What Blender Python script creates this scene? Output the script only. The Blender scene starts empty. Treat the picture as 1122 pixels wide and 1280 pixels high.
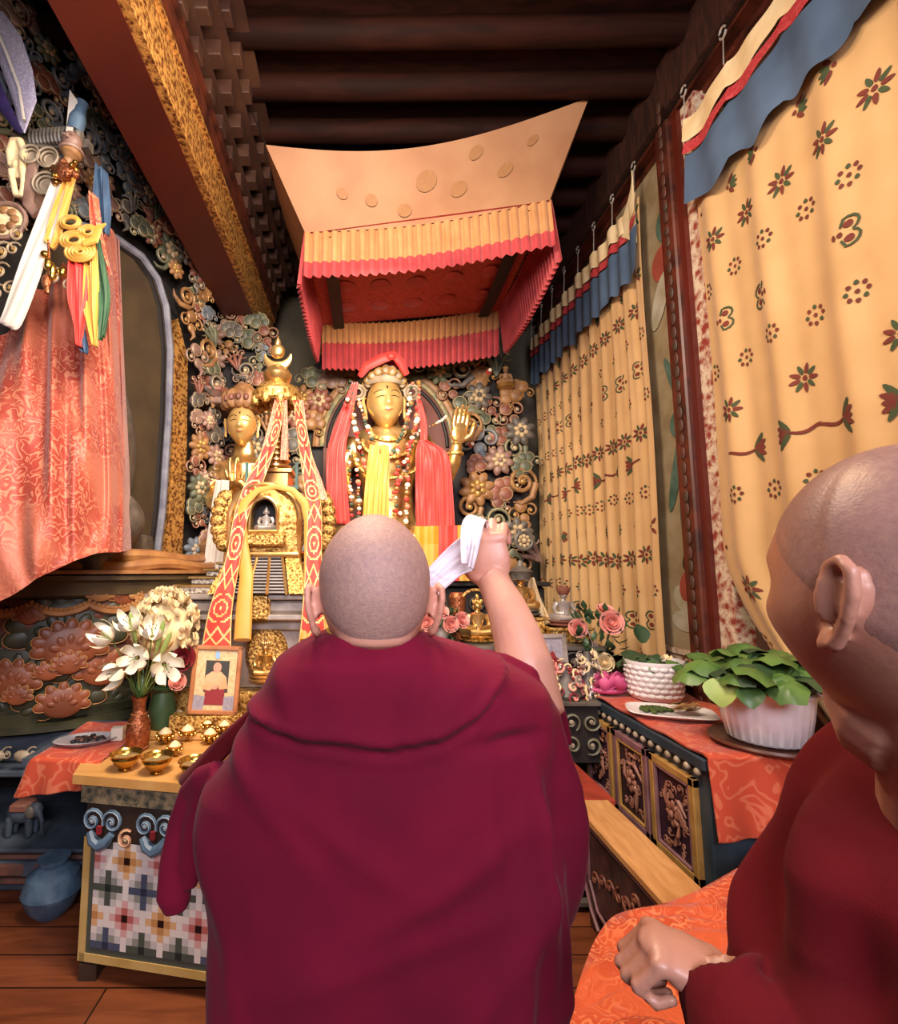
import bpy, math, random
from mathutils import Vector as V, Matrix, Euler, noise
PI = math.pi
sin, cos, exp = math.sin, math.cos, math.exp
RNG = random.Random(7)
col = bpy.context.scene.collection
# ---------------------------------------------------------------- camera maths (horizon, focal length measured on the photograph)
F, CX, CY, PIT, H = 640.0, 455.0, 640.0, math.radians(6.5), 1.6
def ray(x, y):
    u = (x - CX) / F; v = (CY - y) / F
    f = cos(PIT) - v * sin(PIT); s = sin(PIT) + v * cos(PIT)
    return u / f, s / f
def P(x, y, Y):
    a, b = ray(x, y); return V((a * Y, Y, H + b * Y))
def PX(x, y, X):
    a, b = ray(x, y); Y = X / a; return V((X, Y, H + b * Y))
def zat(y, Y): return P(CX, y, Y).z
def xat(x, Y, y=700): return P(x, y, Y).x
# ---------------------------------------------------------------- mesh builder
def T(loc=(0, 0, 0), rz=0, rx=0, ry=0, s=1):
    m = Matrix.Translation(loc) @ Euler((rx, ry, rz)).to_matrix().to_4x4()
    if s != 1: m = m @ Matrix.Diagonal((*(s if hasattr(s, '__len__') else (s, s, s)), 1))
    return m
def frame(o, x, z):
    """local frame at o with x axis x and z axis near z"""
    x = V(x).normalized(); z = V(z); z = (z - x * z.dot(x)).normalized(); y = z.cross(x)
    m = Matrix((x, y, z)).transposed().to_4x4(); m.translation = V(o); return m
class MB:
    def __init__(s): s.v = []; s.f = []; s.m = []; s.i = 0
    def add(s, vs, fs, mi=None, M=None):
        b = len(s.v)
        if M is not None: vs = [M @ V(p) for p in vs]
        s.v += [tuple(p) for p in vs]
        s.f += [tuple(b + k for k in f) for f in fs]
        s.m += [s.i if mi is None else mi] * len(fs); return s
    def box(s, c, d, M=None, mi=None, b=0.0, taper=1.0):
        x, y, z = d[0] / 2, d[1] / 2, d[2] / 2
        if b <= 0:
            vs = [(c[0] + i * x * (taper if k > 0 else 1), c[1] + j * y * (taper if k > 0 else 1), c[2] + k * z) for k in (-1, 1) for j in (-1, 1) for i in (-1, 1)]
            return s.add(vs, [(0, 2, 3, 1), (4, 5, 7, 6), (0, 1, 5, 4), (2, 6, 7, 3), (0, 4, 6, 2), (1, 3, 7, 5)], mi, M)
        b = min(b, x * .9, y * .9, z * .9)
        def ring(ax, ay, zz): return [(c[0] + ax, c[1] + ay - (b if 0 else 0), zz)]
        def rect(ix, iy, zz):
            p = []
            for sx, sy in ((1, 1), (-1, 1), (-1, -1), (1, -1)):
                a = [(sx * (ix), sy * (iy - b)), (sx * (ix - b), sy * iy)]
                if sx * sy < 0: a.reverse()
                p += [(c[0] + q[0], c[1] + q[1], zz) for q in a]
            return p
        vs = rect(x - b, y - b, c[2] - z) + rect(x, y, c[2] - z + b) + rect(x, y, c[2] + z - b) + rect(x - b, y - b, c[2] + z)
        fs = [tuple(range(7, -1, -1)), tuple(range(24, 32))]
        for r in range(3):
            for k in range(8): fs.append((r * 8 + k, r * 8 + (k + 1) % 8, r * 8 + 8 + (k + 1) % 8, r * 8 + 8 + k))
        return s.add(vs, fs, mi, M)
    def rings(s, rs, cap=True, M=None, mi=None, close=True):
        n = len(rs[0]); vs = [p for r in rs for p in r]; fs = []
        for i in range(len(rs) - 1):
            for k in range(n if close else n - 1):
                fs.append((i * n + k, i * n + (k + 1) % n, (i + 1) * n + (k + 1) % n, (i + 1) * n + k))
        if cap and close:
            fs.append(tuple(range(n - 1, -1, -1))); fs.append(tuple((len(rs) - 1) * n + k for k in range(n)))
        return s.add(vs, fs, mi, M)
    def lathe(s, prof, c=(0, 0, 0), n=24, M=None, mi=None, sq=None, a0=0, cap=True):
        rs = []
        for r, z in prof:
            ring = []
            for k in range(n):
                a = a0 + 2 * PI * k / n; q = sq(a, r, z) if sq else 1.0
                ring.append((c[0] + r * q * cos(a), c[1] + r * q * sin(a), c[2] + z))
            rs.append(ring)
        return s.rings(rs, cap, M, mi)
    def ell(s, c, r, M=None, mi=None, n=12, m=8, R=None):
        if not hasattr(r, '__len__'): r = (r, r, r)
        rs = []
        for i in range(1, m):
            t = PI * i / m - PI / 2
            ring = [V((r[0] * cos(t) * cos(2 * PI * k / n), r[1] * cos(t) * sin(2 * PI * k / n), r[2] * sin(t))) for k in range(n)]
            if R: ring = [R @ p for p in ring]
            rs.append([p + V(c) for p in ring])
        b = V((0, 0, -r[2])); t = V((0, 0, r[2]))
        if R: b = R @ b; t = R @ t
        vs = [p for q in rs for p in q] + [b + V(c), t + V(c)]; N = len(vs); fs = []
        for i in range(m - 2):
            for k in range(n): fs.append((i * n + k, i * n + (k + 1) % n, (i + 1) * n + (k + 1) % n, (i + 1) * n + k))
        for k in range(n):
            fs.append((N - 2, (k + 1) % n, k)); fs.append((N - 1, (m - 2) * n + k, (m - 2) * n + (k + 1) % n))
        return s.add(vs, fs, mi, M)
    def tube(s, pts, r, n=8, M=None, mi=None, flat=None, up=(0, 0, 1), closed=False, cap=True):
        """flat: (normal, factor) squashes the section along normal"""
        pts = [V(p) for p in pts]; N = len(pts)
        if not hasattr(r, '__len__'): r = [r] * N
        rs = []; nrm = None
        for i in range(N):
            a = pts[(i - 1) % N] if (closed or i) else pts[i]; b = pts[(i + 1) % N] if (closed or i < N - 1) else pts[i]
            t = (b - a)
            if t.length < 1e-9: t = V((0, 0, 1))
            t.normalize()
            if nrm is None:
                nrm = V(up) - t * t.dot(V(up))
                if nrm.length < 1e-3: nrm = t.orthogonal()
            nrm = (nrm - t * t.dot(nrm)).normalized() if (nrm - t * t.dot(nrm)).length > 1e-6 else t.orthogonal().normalized()
            bi = t.cross(nrm); ring = []
            for k in range(n):
                d = nrm * (cos(2 * PI * k / n) * r[i]) + bi * (sin(2 * PI * k / n) * r[i])
                if flat: fn = V(flat[0]); d = d - fn * (d.dot(fn) * (1 - flat[1]))
                ring.append(pts[i] + d)
            rs.append(ring)
        if closed: rs.append(rs[0])
        return s.rings(rs, cap and not closed, M, mi)
    def prism(s, poly, y0, y1, M=None, mi=None):
        """poly in xz, extruded along y"""
        n = len(poly)
        vs = [(p[0], y0, p[1]) for p in poly] + [(p[0], y1, p[1]) for p in poly]
        fs = [tuple(range(n)), tuple(range(2 * n - 1, n - 1, -1))] + [(k, k + n, (k + 1) % n + n, (k + 1) % n) for k in range(n)]
        return s.add(vs, fs, mi, M)
    def grid(s, fn, nu, nv, M=None, mi=None, cu=False, thick=0, mf=None):
        vs = [fn(i / nu, j / nv) for j in range(nv + 1) for i in range(nu + (0 if cu else 1))]
        w = nu + (0 if cu else 1); fs = []; mm = []
        for j in range(nv):
            for i in range(nu):
                fs.append((j * w + i, j * w + (i + 1) % w, (j + 1) * w + (i + 1) % w, (j + 1) * w + i))
                mm.append(mf((i + .5) / nu, (j + .5) / nv) if mf else (s.i if mi is None else mi))
        s.add(vs, fs, mi, M)
        s.m[-len(mm):] = mm; return s
    def join(s, o, M=None):
        b = len(s.v); s.v += [tuple(M @ V(p)) if M is not None else p for p in o.v]
        s.f += [tuple(b + k for k in f) for f in o.f]; s.m += o.m; return s
def petal_grid(L, W, curl=.3, cup=.3, tip=1.0):
    def fn(u, v):
        w = W * (sin(PI * min(1, v * .93 + .05)) ** .75) * (u - .5) * 2 * .5
        a = curl * v * v * tip
        return (w, L * v * cos(a * .6), L * v * sin(a) * .8 + cup * abs(u - .5) ** 2 * W * 2 * sin(PI * v))
    return fn
# ---------------------------------------------------------------- objects
WM = {}
def _mesh(name, mb, mats, M=None, sharp=35):
    me = bpy.data.meshes.new(name)
    vs = [M @ V(p) for p in mb.v] if M is not None else mb.v
    me.from_pydata([tuple(p) for p in vs], [], mb.f)
    if not isinstance(mats, (list, tuple)): mats = [mats]
    for m in mats: me.materials.append(MAT[m] if isinstance(m, str) else m)
    if len(mats) > 1: me.polygons.foreach_set('material_index', mb.m)
    me.shade_smooth()
    if sharp < 180: me.set_sharp_from_angle(angle=math.radians(sharp))
    me.validate(); me.update(); return me
def tag(o, label=None, cat=None, group=None, kind=None):
    if label: o['label'] = label
    if cat: o['category'] = cat
    if group: o['group'] = group
    if kind: o['kind'] = kind
    return o
def thing(name, label, cat, loc=(0, 0, 0), rz=0, group=None, kind=None):
    o = bpy.data.objects.new(name, None); col.objects.link(o); o.empty_display_size = .05
    o.location = loc; o.rotation_euler = (0, 0, rz); WM[o.name] = T(loc, rz); return tag(o, label, cat, group, kind)
def obj(name, mb, mats, parent=None, label=None, local=False, sharp=35, kind=None):
    """part: geometry in world space unless local"""
    M = None; b = None
    if parent is not None:
        W = WM[parent.name]
        if not local: M = W.inverted()
    else:
        xs = [p[0] for p in mb.v]; ys = [p[1] for p in mb.v]; zs = [p[2] for p in mb.v]
        b = V(((min(xs) + max(xs)) / 2, (min(ys) + max(ys)) / 2, min(zs))); M = Matrix.Translation(-b)
    o = bpy.data.objects.new(name, _mesh(name, mb, mats, M, sharp)); col.objects.link(o)
    if parent is not None: o.parent = parent; WM[o.name] = WM[parent.name]
    else: o.location = b; WM[o.name] = T(b)
    if label: o['label'] = label
    if kind: o['kind'] = kind
    return o
def one(name, mb, mats, label, cat, group=None, sharp=35, kind=None):
    return tag(obj(name, mb, mats, None, sharp=sharp), label, cat, group, kind)
def struct(name, mb, mats, parent=None, sharp=35):
    return tag(obj(name, mb, mats, parent, sharp=sharp), kind='structure')
def dup(root, loc, rz=0, label=None, group=None, s=1):
    r = root.copy(); col.objects.link(r); r.location = loc; r.rotation_euler = (0, 0, rz); r.scale = (s, s, s)
    WM[r.name] = T(loc, rz, s=s)
    if label: r['label'] = label
    if group: r['group'] = group
    for ch in list(root.children):
        c = ch.copy(); col.objects.link(c); c.parent = r
        for g in ch.children:
            d = g.copy(); col.objects.link(d); d.parent = c
    return r
def melt(mb, voxel, it=4, f=.5, tris=None):
    """union of overlapping closed shapes into one smooth skin"""
    me = bpy.data.meshes.new('tmp'); me.from_pydata(mb.v, [], mb.f); o = bpy.data.objects.new('tmp', me); col.objects.link(o)
    m = o.modifiers.new('r', 'REMESH'); m.mode = 'VOXEL'; m.voxel_size = voxel
    if it: q = o.modifiers.new('s', 'SMOOTH'); q.iterations = it; q.factor = f
    dg = bpy.context.evaluated_depsgraph_get(); dg.update()
    e = bpy.data.meshes.new_from_object(o.evaluated_get(dg))
    r = MB(); r.v = [tuple(v.co) for v in e.vertices]; r.f = [tuple(p.vertices) for p in e.polygons]; r.m = [0] * len(r.f)
    bpy.data.objects.remove(o); bpy.data.meshes.remove(me); bpy.data.meshes.remove(e); return r
# ---------------------------------------------------------------- materials
MAT = {}
def lin(h):
    c = [int(h[i:i + 2], 16) / 255 for i in (0, 2, 4)]
    return tuple(x / 12.92 if x <= .04045 else ((x + .055) / 1.055) ** 2.4 for x in c) + (1,)
def mat(name, c1, c2=None, rough=.6, metal=0, scale=8, bump=0, kind='noise', c3=None, bs=None, sheen=0, spec=.5, sss=0, trans=0, stretch=None, coat=0, lo=.35, hi=.65):
    m = bpy.data.materials.new(name); m.use_nodes = True; nt = m.node_tree; N = nt.nodes; L = nt.links
    b = N['Principled BSDF']; b.inputs['Roughness'].default_value = rough; b.inputs['Metallic'].default_value = metal
    b.inputs['Specular IOR Level'].default_value = spec
    if sheen: b.inputs['Sheen Weight'].default_value = sheen; b.inputs['Sheen Roughness'].default_value = .4
    if coat: b.inputs['Coat Weight'].default_value = coat
    if sss: b.inputs['Subsurface Weight'].default_value = sss; b.inputs['Subsurface Radius'].default_value = (.02, .008, .004); b.inputs['Subsurface Scale'].default_value = .5
    if trans: b.inputs['Transmission Weight'].default_value = trans
    tc = N.new('ShaderNodeTexCoord'); mp = N.new('ShaderNodeMapping'); L.new(tc.outputs['Object'], mp.inputs[0])
    if stretch: mp.inputs['Scale'].default_value = stretch
    src = mp.outputs[0]
    def node(t, **k):
        n = N.new(t)
        for a, v in k.items(): n.inputs[a].default_value = v
        L.new(src, n.inputs['Vector']); return n
    def ramp(s, stops, interp='LINEAR'):
        r = N.new('ShaderNodeValToRGB'); r.color_ramp.interpolation = interp
        e = r.color_ramp.elements
        while len(e) < len(stops): e.new(.5)
        for k, (p, c) in enumerate(stops): e[k].position = p; e[k].color = c
        L.new(s, r.inputs[0]); return r.outputs[0]
    hgt = None; C1 = lin(c1); C2 = lin(c2 or c1)
    if kind == 'noise':
        n = node('ShaderNodeTexNoise', Scale=scale, Detail=4.0); fac = n.outputs[0]
        out = ramp(fac, [(lo, C1), (hi, C2)]); hgt = fac
    elif kind == 'brocade':
        n3 = node('ShaderNodeTexNoise', Scale=scale, Detail=1.0, Distortion=.6)
        mul = N.new('ShaderNodeMath'); mul.operation = 'MULTIPLY'; L.new(n3.outputs[0], mul.inputs[0]); mul.inputs[1].default_value = 34.0
        sn = N.new('ShaderNodeMath'); sn.operation = 'SINE'; L.new(mul.outputs[0], sn.inputs[0])
        out = ramp(sn.outputs[0], [(.35, C1), (.85, C2)]); hgt = sn.outputs[0]
        if c3:
            n4 = node('ShaderNodeTexNoise', Scale=scale * .18, Detail=2.0)
            mx = N.new('ShaderNodeMixRGB'); L.new(ramp(n4.outputs[0], [(.42, (0, 0, 0, 1)), (.62, (1, 1, 1, 1))]), mx.inputs[0]); L.new(out, mx.inputs[1]); mx.inputs[2].default_value = lin(c3)
            out = mx.outputs[0]
    elif kind == 'carved':
        n = node('ShaderNodeTexVoronoi', Scale=scale); n.feature = 'SMOOTH_F1'
        n2 = node('ShaderNodeTexNoise', Scale=scale * .8, Detail=3.0, Distortion=3.0)
        ad = N.new('ShaderNodeMath'); ad.operation = 'MULTIPLY'; L.new(n.outputs['Distance'], ad.inputs[0]); L.new(n2.outputs[0], ad.inputs[1])
        out = ramp(ad.outputs[0], [(.1, C2), (.3, C1)]); hgt = ad.outputs[0]
    elif kind == 'planks':
        n = node('ShaderNodeTexBrick', Scale=1.0); n.inputs['Color1'].default_value = C1; n.inputs['Color2'].default_value = C2; n.inputs['Mortar'].default_value = lin(c3)
        n.inputs['Mortar Size'].default_value = .004; n.inputs['Brick Width'].default_value = 1.6; n.inputs['Row Height'].default_value = .17; n.offset = .37
        mp2 = N.new('ShaderNodeMapping'); mp2.inputs['Scale'].default_value = (1, 9, 1); L.new(src, mp2.inputs[0])
        w = N.new('ShaderNodeTexNoise'); w.inputs['Scale'].default_value = 3; w.inputs['Detail'].default_value = 6; w.inputs['Distortion'].default_value = .6; L.new(mp2.outputs[0], w.inputs['Vector'])
        mx = N.new('ShaderNodeMixRGB'); mx.blend_type = 'MULTIPLY'; mx.inputs[0].default_value = .8
        L.new(n.outputs[0], mx.inputs[1]); L.new(ramp(w.outputs[0], [(.3, (.45, .4, .38, 1)), (.6, (1, 1, 1, 1))]), mx.inputs[2]); out = mx.outputs[0]; hgt = w.outputs[0]
    elif kind == 'wood':
        n = node('ShaderNodeTexNoise', Scale=scale, Detail=6.0, Distortion=.8)
        out = ramp(n.outputs[0], [(.35, C1), (.65, C2)]); hgt = n.outputs[0]
    L.new(out, b.inputs['Base Color'])
    if bump:
        bp = N.new('ShaderNodeBump'); bp.inputs['Strength'].default_value = bump; bp.inputs['Distance'].default_value = .01
        if bs: q = node('ShaderNodeTexNoise', Scale=bs, Detail=3.0); hgt = q.outputs[0]
        L.new(hgt, bp.inputs['Height']); L.new(bp.outputs[0], b.inputs['Normal'])
    MAT[name] = m; return m
mat('floor', '86482a', '663218', rough=.42, kind='planks', c3='2a0f06', bump=.1)
mat('dark_wood', '2a1610', '45261a', rough=.6, kind='wood', scale=5, stretch=(1, 6, 1), bump=.15)
mat('ceiling_wood', '1c0c08', '2c1410', rough=.8, spec=.08, kind='wood', scale=4, stretch=(1, 4, 1), bump=.15)
mat('joist', '1e0e0a', '2c140d', rough=.7, kind='wood', scale=3, stretch=(.5, 4, 4), bump=.1, spec=.08)
mat('soffit', '5a1a0c', '4a140a', rough=.45, scale=2)
mat('corbel', '4e3020', '32190f', rough=.6, scale=3)
mat('beam_gold', 'c8924a', '5c2e14', rough=.45, metal=.35, kind='carved', scale=42, bump=.9)
mat('wall_grey', '6c6450', '544c3e', rough=.85, scale=2.5, bump=.05)
mat('wall_dark', '3c322a', '2a221c', rough=.85, scale=3)
mat('wall_brown', '5a4030', '40291e', rough=.75, scale=1.6, bump=.1)
mat('post_red', '5e2a1a', '34160e', rough=.45, scale=9, bump=.1)
mat('painted', '54281c', '3c3226', rough=.55, scale=14)
mat('trim_paint', 'd0bca0', '8a3428', rough=.6, kind='carved', scale=22)
mat('mural', 'a08c6c', '86704e', rough=.8, scale=5)
mat('mural_green', '5c7060', '3c5648', rough=.8, scale=7)
mat('mural_white', 'b8b09c', 'a09478', rough=.8, scale=7)
mat('mural_red', 'a44a38', '8a3a2a', rough=.8, scale=7)
mat('mural_dark', '4a3024', '3a241c', rough=.8, scale=7)
mat('curtain', 'c49c68', 'b8905c', rough=.85, scale=3, sheen=.2, bump=.06, bs=260)
mat('print_red', '5e2418', '702c1c', rough=.85); mat('print_green', '34401f', '40492a', rough=.85)
mat('cream_cloth', 'e6cfa2', 'd8ba88', rough=.85, scale=8); mat('red_band', 'aa2c30', 'c2484a', rough=.8, scale=22, kind='brocade')
mat('navy', '4c6078', '3c4e64', rough=.8, scale=3, bump=.1, bs=60)
mat('canopy', 'a07450', '946644', rough=.7, scale=3); mat('canopy_spot', '8c6038', '94683e', rough=.7, scale=30, kind='brocade')
mat('valance_gold', 'b88250', 'a87444', rough=.7, scale=6, sheen=.2); mat('valance_red', 'ae3a3a', '962e32', rough=.7, scale=6, sheen=.2)
mat('canopy_red', 'b04038', '962c28', rough=.65, scale=14, kind='brocade')
mat('iron', '3a302a', '241c18', rough=.4, metal=.8); mat('ring', 'd4ccc0', 'b0a494', rough=.35, metal=.5)
mat('gold', 'ecc888', 'c09450', rough=.3, metal=.85, scale=9, bump=.05)
mat('gold_face', 'e8c480', 'd4a860', rough=.38, metal=.6, scale=6)
mat('gold_relief', 'e8bc6a', '8a5a22', rough=.38, metal=.7, kind='carved', scale=38, bump=.9)
mat('gold_fine', 'e8bc6a', '7a4c1c', rough=.38, metal=.7, kind='carved', scale=75, bump=.8)
mat('silver', 'c8bcb4', '9c9288', rough=.32, metal=.45, scale=8, bump=.08)
mat('silver_relief', 'd0c4b0', '7c6c5c', rough=.38, metal=.45, kind='carved', scale=45, bump=.9)
mat('brass', 'd8b05c', 'b8883c', rough=.2, metal=.95, scale=9)
mat('copper', 'b06a44', '8a4c30', rough=.35, metal=.75, kind='carved', scale=70, bump=.6)
mat('black', '120c0a', '1c1412', rough=.6); mat('ink', '1c120e', rough=.5); mat('lip', 'b0482e', rough=.5)
mat('deep', '160e0c', '221612', rough=.8)
mat('turquoise', '3f6c62', '2c5048', rough=.5, scale=18)
mat('red_silk', 'd83a30', 'c22a28', rough=.55, scale=4, sheen=.3); mat('pink_silk', 'd87a6a', 'c86058', rough=.6, scale=8)
mat('yellow_silk', 'd09c44', 'c08a34', rough=.55, scale=4, sheen=.2); mat('orange_silk', 'e8902c', 'e0801c', rough=.55, scale=5)
mat('brocade_red', 'c84438', 'd8906a', rough=.6, scale=14, kind='brocade', c3='cc7850', sheen=.15)
mat('brocade_cloak', '98382a', 'bc7458', rough=.55, scale=16, kind='brocade', c3='b0624a', sheen=.2, bump=.1)
mat('brocade_orange', 'bc4420', 'e8885a', rough=.5, scale=20, kind='brocade', c3='d65e34', sheen=.3, bump=.15)
mat('satin_orange', 'bc4a30', 'cc6c4c', rough=.5, scale=9, kind='brocade', sheen=.2)
mat('streamer', 'c04030', 'b43026', rough=.6, scale=10); mat('streamer_gold', 'e8c888', 'd8a858', rough=.55, scale=20)
mat('streamer_pink', 'cf7460', 'e0b08c', rough=.65, scale=45, kind='brocade')
mat('white_silk', 'd8cec2', 'c8bcae', rough=.55, scale=4, sheen=.3, bump=.05)
mat('khata', 'f4eef4', 'e4dce6', rough=.5, scale=14, sheen=.3, kind='brocade')
mat('lavender', 'a8a0b4', 'c4bccc', rough=.6, scale=25, kind='brocade'); mat('purple', '3c2c60', '2c2048', rough=.6)
mat('blue_cloth', '35506c', '2a3e58', rough=.7); mat('green_cloth', '3c6040', '2c4a34', rough=.7)
for nm, a, b in (('cgreen', '6a6c50', '484c3e'), ('cred', '8e5844', '6a3c2e'), ('cblue', '6c7680', '4c545e'), ('cochre', 'a0754a', '785232'),
                 ('cpale', 'a89880', '8a7862'), ('cgrey', '6a6258', '4a443e'), ('cpink', '98786a', '745648')):
    mat(nm, a, b, rough=.5, scale=12, bump=.1)
mat('cedge', 'c4ac84', 'a08a68', rough=.5, scale=12); mat('cedge_gold', 'c49c58', '96703a', rough=.42, metal=.4, scale=12)
mat('halo_dark', '14100e', '201814', rough=.7, scale=6); mat('halo_in', '6e3424', '5a2a1e', rough=.6, scale=4); mat('halo_ring', 'a08a58', '5c6450', rough=.5, scale=20)
mat('halo_olive', '4c3c24', '3c2e1c', rough=.7, scale=3); mat('halo_edge', '8c8c96', '6a6a78', rough=.5)
mat('lotus_green', '45432c', '2e2e20', rough=.45, scale=7); mat('lotus_terra', '94502e', '703c24', rough=.45, scale=7); mat('lotus_rose', '8c5a50', '6e443c', rough=.5, scale=7)
mat('lotus_gold', 'b4804a', '94623a', rough=.45, scale=9); mat('lotus_brown', '6e3a26', '4e2a1e', rough=.5, scale=7); mat('lotus_rim', '645032', '4a3c26', rough=.45, scale=5)
mat('stone_blue', '4c5662', '363e48', rough=.6, scale=6); mat('stone_red', '8a5444', '5c463c', rough=.65, scale=10, bump=.2)
mat('table_wood', 'd0a060', 'c08c4c', rough=.4, kind='wood', scale=4, stretch=(1, 5, 1)); mat('table_dark', '3c2c22', '2c2018', rough=.5)
mat('table_band', '8c7a5c', '3e4238', rough=.5, kind='carved', scale=30, bump=.7); mat('ochre_line', 'caa868', 'b8944f', rough=.5)
mat('swirl_blue', '5c7488', '40566c', rough=.5, scale=15); mat('swirl_white', 'a8b4b8', '8898a0', rough=.5); mat('swirl_pink', 'c08c70', 'a87058', rough=.5); mat('swirl_purple', '3c3a6c', '2c2c54', rough=.5)
CK = {'w': 'e0d4cc', 'l': 'c4bcb8', 'g': '8e8e84', 'd': '4a5148', 'D': '20282a', 'n': '2c3448', 'N': '4a5268', 'o': 'd8a878', 'O': 'bc8450', 'p': 'd8a4a0', 'r': 'b8645c', 'k': '200c0c'}
for k, v in CK.items(): mat('ck_' + k + ('u' if k.isupper() else ''), v, rough=.45)
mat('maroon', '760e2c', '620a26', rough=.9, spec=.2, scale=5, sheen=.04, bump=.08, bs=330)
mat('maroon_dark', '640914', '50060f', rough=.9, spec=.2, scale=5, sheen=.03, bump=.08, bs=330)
mat('collar', 'd8b850', 'c8a440', rough=.7)
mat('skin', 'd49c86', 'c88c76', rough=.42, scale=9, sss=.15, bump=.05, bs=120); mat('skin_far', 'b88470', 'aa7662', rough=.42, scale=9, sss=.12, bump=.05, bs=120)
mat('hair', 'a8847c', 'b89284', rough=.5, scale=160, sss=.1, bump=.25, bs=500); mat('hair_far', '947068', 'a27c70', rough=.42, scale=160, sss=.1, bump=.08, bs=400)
mat('ceramic', 'e4dedc', 'd8d0d0', rough=.22, scale=3, coat=.3); mat('saucer', '5a3426', '4a2a1e', rough=.35)
mat('leaf', '5c7c3a', '3e5e2c', rough=.4, scale=9); mat('leaf_dark', '3a5434', '2a4028', rough=.45, scale=9); mat('leaf_pale', 'a8b868', '88a050', rough=.5, scale=6); mat('stem', '6a7c3c', rough=.5); mat('soil', '2a1c14', rough=.9)
mat('petal_white', 'f2ead8', 'e6dcc0', rough=.6, scale=9); mat('petal_cream', 'ecd8ac', 'd8bc88', rough=.7, scale=16, bump=.3); mat('petal_pink', 'e8a090', 'd88478', rough=.6, scale=9); mat('petal_red', '8a2028', '6a141c', rough=.6); mat('petal_magenta', 'd8608c', 'b84878', rough=.6, scale=6)
mat('white_paper', 'e8e0cc', 'd8ccb4', rough=.7); mat('tray', 'c0bcc0', '9c989c', rough=.3, metal=.3); mat('frame_wood', 'b8784c', '9c6038', rough=.4, scale=12)
mat('ph_paper', 'd8c090', 'c8a878', rough=.4, kind='carved', scale=60); mat('ph_dark', '3c3a34', rough=.4); mat('ph_skin', 'd8987c', rough=.4); mat('ph_saffron', 'e8b084', 'd89868', rough=.4); mat('ph_blue', '8cb4d8', rough=.4); mat('ph_maroon', '8c2c30', rough=.4); mat('ph_grey', 'a098a0', '8c8490', rough=.4, scale=50)
mat('chest_blue', '344450', '26343e', rough=.45, scale=9); mat('chest_frame', 'b48a4c', '9c743c', rough=.45, scale=12); mat('chest_mauve', '8c6468', '745054', rough=.45, scale=12); mat('chest_panel', '3c2030', '2c1824', rough=.5); mat('chest_carve', 'a0705c', '84523e', rough=.45, scale=20)
mat('bench_top', 'd09c64', 'b8824c', rough=.5, kind='wood', scale=5, stretch=(6, 1, 1)); mat('bench_panel', '34181c', '5c3a34', rough=.35, scale=9, bump=.2); mat('red_paint', 'a8402c', '8c3424', rough=.5)
mat('strap', 'c4b4b0', rough=.6); mat('bead_red', 'b83a34', rough=.35); mat('bead_white', 'dccab0', rough=.4); mat('bead_green', '3c4c3c', rough=.4); mat('bead_coral', 'cc7458', rough=.4)
mat('dried', 'a88454', '7c5c34', rough=.7, scale=20); mat('moss', '4a5c24', '38481c', rough=.9, scale=30, bump=.5)
# ================================================================ THE SETTING
XR = 2.08; YB = 5.95; ZC = 5.0
mb = MB(); mb.box((-.4, 2.0, -.05), (7.0, 8.4, .1)); struct('floor', mb, 'floor')
mb = MB(); mb.box((-.4, YB + .1, 2.6), (7.0, .2, 5.4)); struct('wall_back', mb, 'wall_grey')
mb = MB(); mb.box((XR + .1, 2.0, 2.6), (.2, 8.2, 5.4)); wr = struct('wall_right', mb, 'wall_brown')
mb = MB(); mb.box((-3.75, 2.0, 2.6), (.2, 8.2, 5.4)); struct('wall_left', mb, 'wall_dark')
mb = MB(); mb.box((-.8, 2.0, ZC + .1), (6.4, 8.2, .16)); ceil = struct('ceiling', mb, 'ceiling_wood')
y = .3
while y < 5.8:                                     # round joists across the room
    mb = MB(); mb.tube([(-3.6, y, ZC - .06), (0, y + .02, ZC - .07), (XR, y, ZC - .06)], .085, 12, up=(0, 0, 1)); obj('joist', mb, 'joist', ceil); y += .36
# carved beam on the left
tr = thing('trim_1', None, None, (-1.17, 2.6, 3.98), kind='structure')
mb = MB(); mb.box((-1.185, 2.3, 4.35), (.29, 6.2, .74)); obj('beam_core', mb, 'soffit', tr)
mb = MB(); mb.box((-1.025, 2.3, 4.17), (.035, 6.2, .3)); mb.box((-1.02, 2.3, 4.0), (.06, 6.2, .03)); mb.box((-1.02, 2.3, 4.335), (.07, 6.2, .03)); obj('gold_band', mb, 'beam_gold', tr)
mb = MB(); mb.box((-1.01, 2.3, 4.40), (.08, 6.2, .09)); mb.box((-1.0, 2.3, 4.475), (.1, 6.2, .035)); obj('moulding', mb, 'post_red', tr, sharp=20)
for r in range(3):
    yy = -.5
    while yy < 5.3:
        mb = MB(); mb.box((-.985 + r * .075, yy + (.0 if r % 2 else .12), 4.555 + r * .13), (.10 + .02 * r, .10, .10), b=.005); obj('corbel', mb, 'corbel', tr); yy += .25 if r else .25
    mb = MB(); mb.box((-1.0 + r * .06, 2.3, 4.622 + r * .13), (.16 + r * .1, 6.2, .022)); obj('corbel_board', mb, 'corbel', tr)
mb = MB(); mb.box((-.93, 2.3, 4.955), (.3, 6.2, .09)); obj('top_board', mb, 'soffit', tr)
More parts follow.
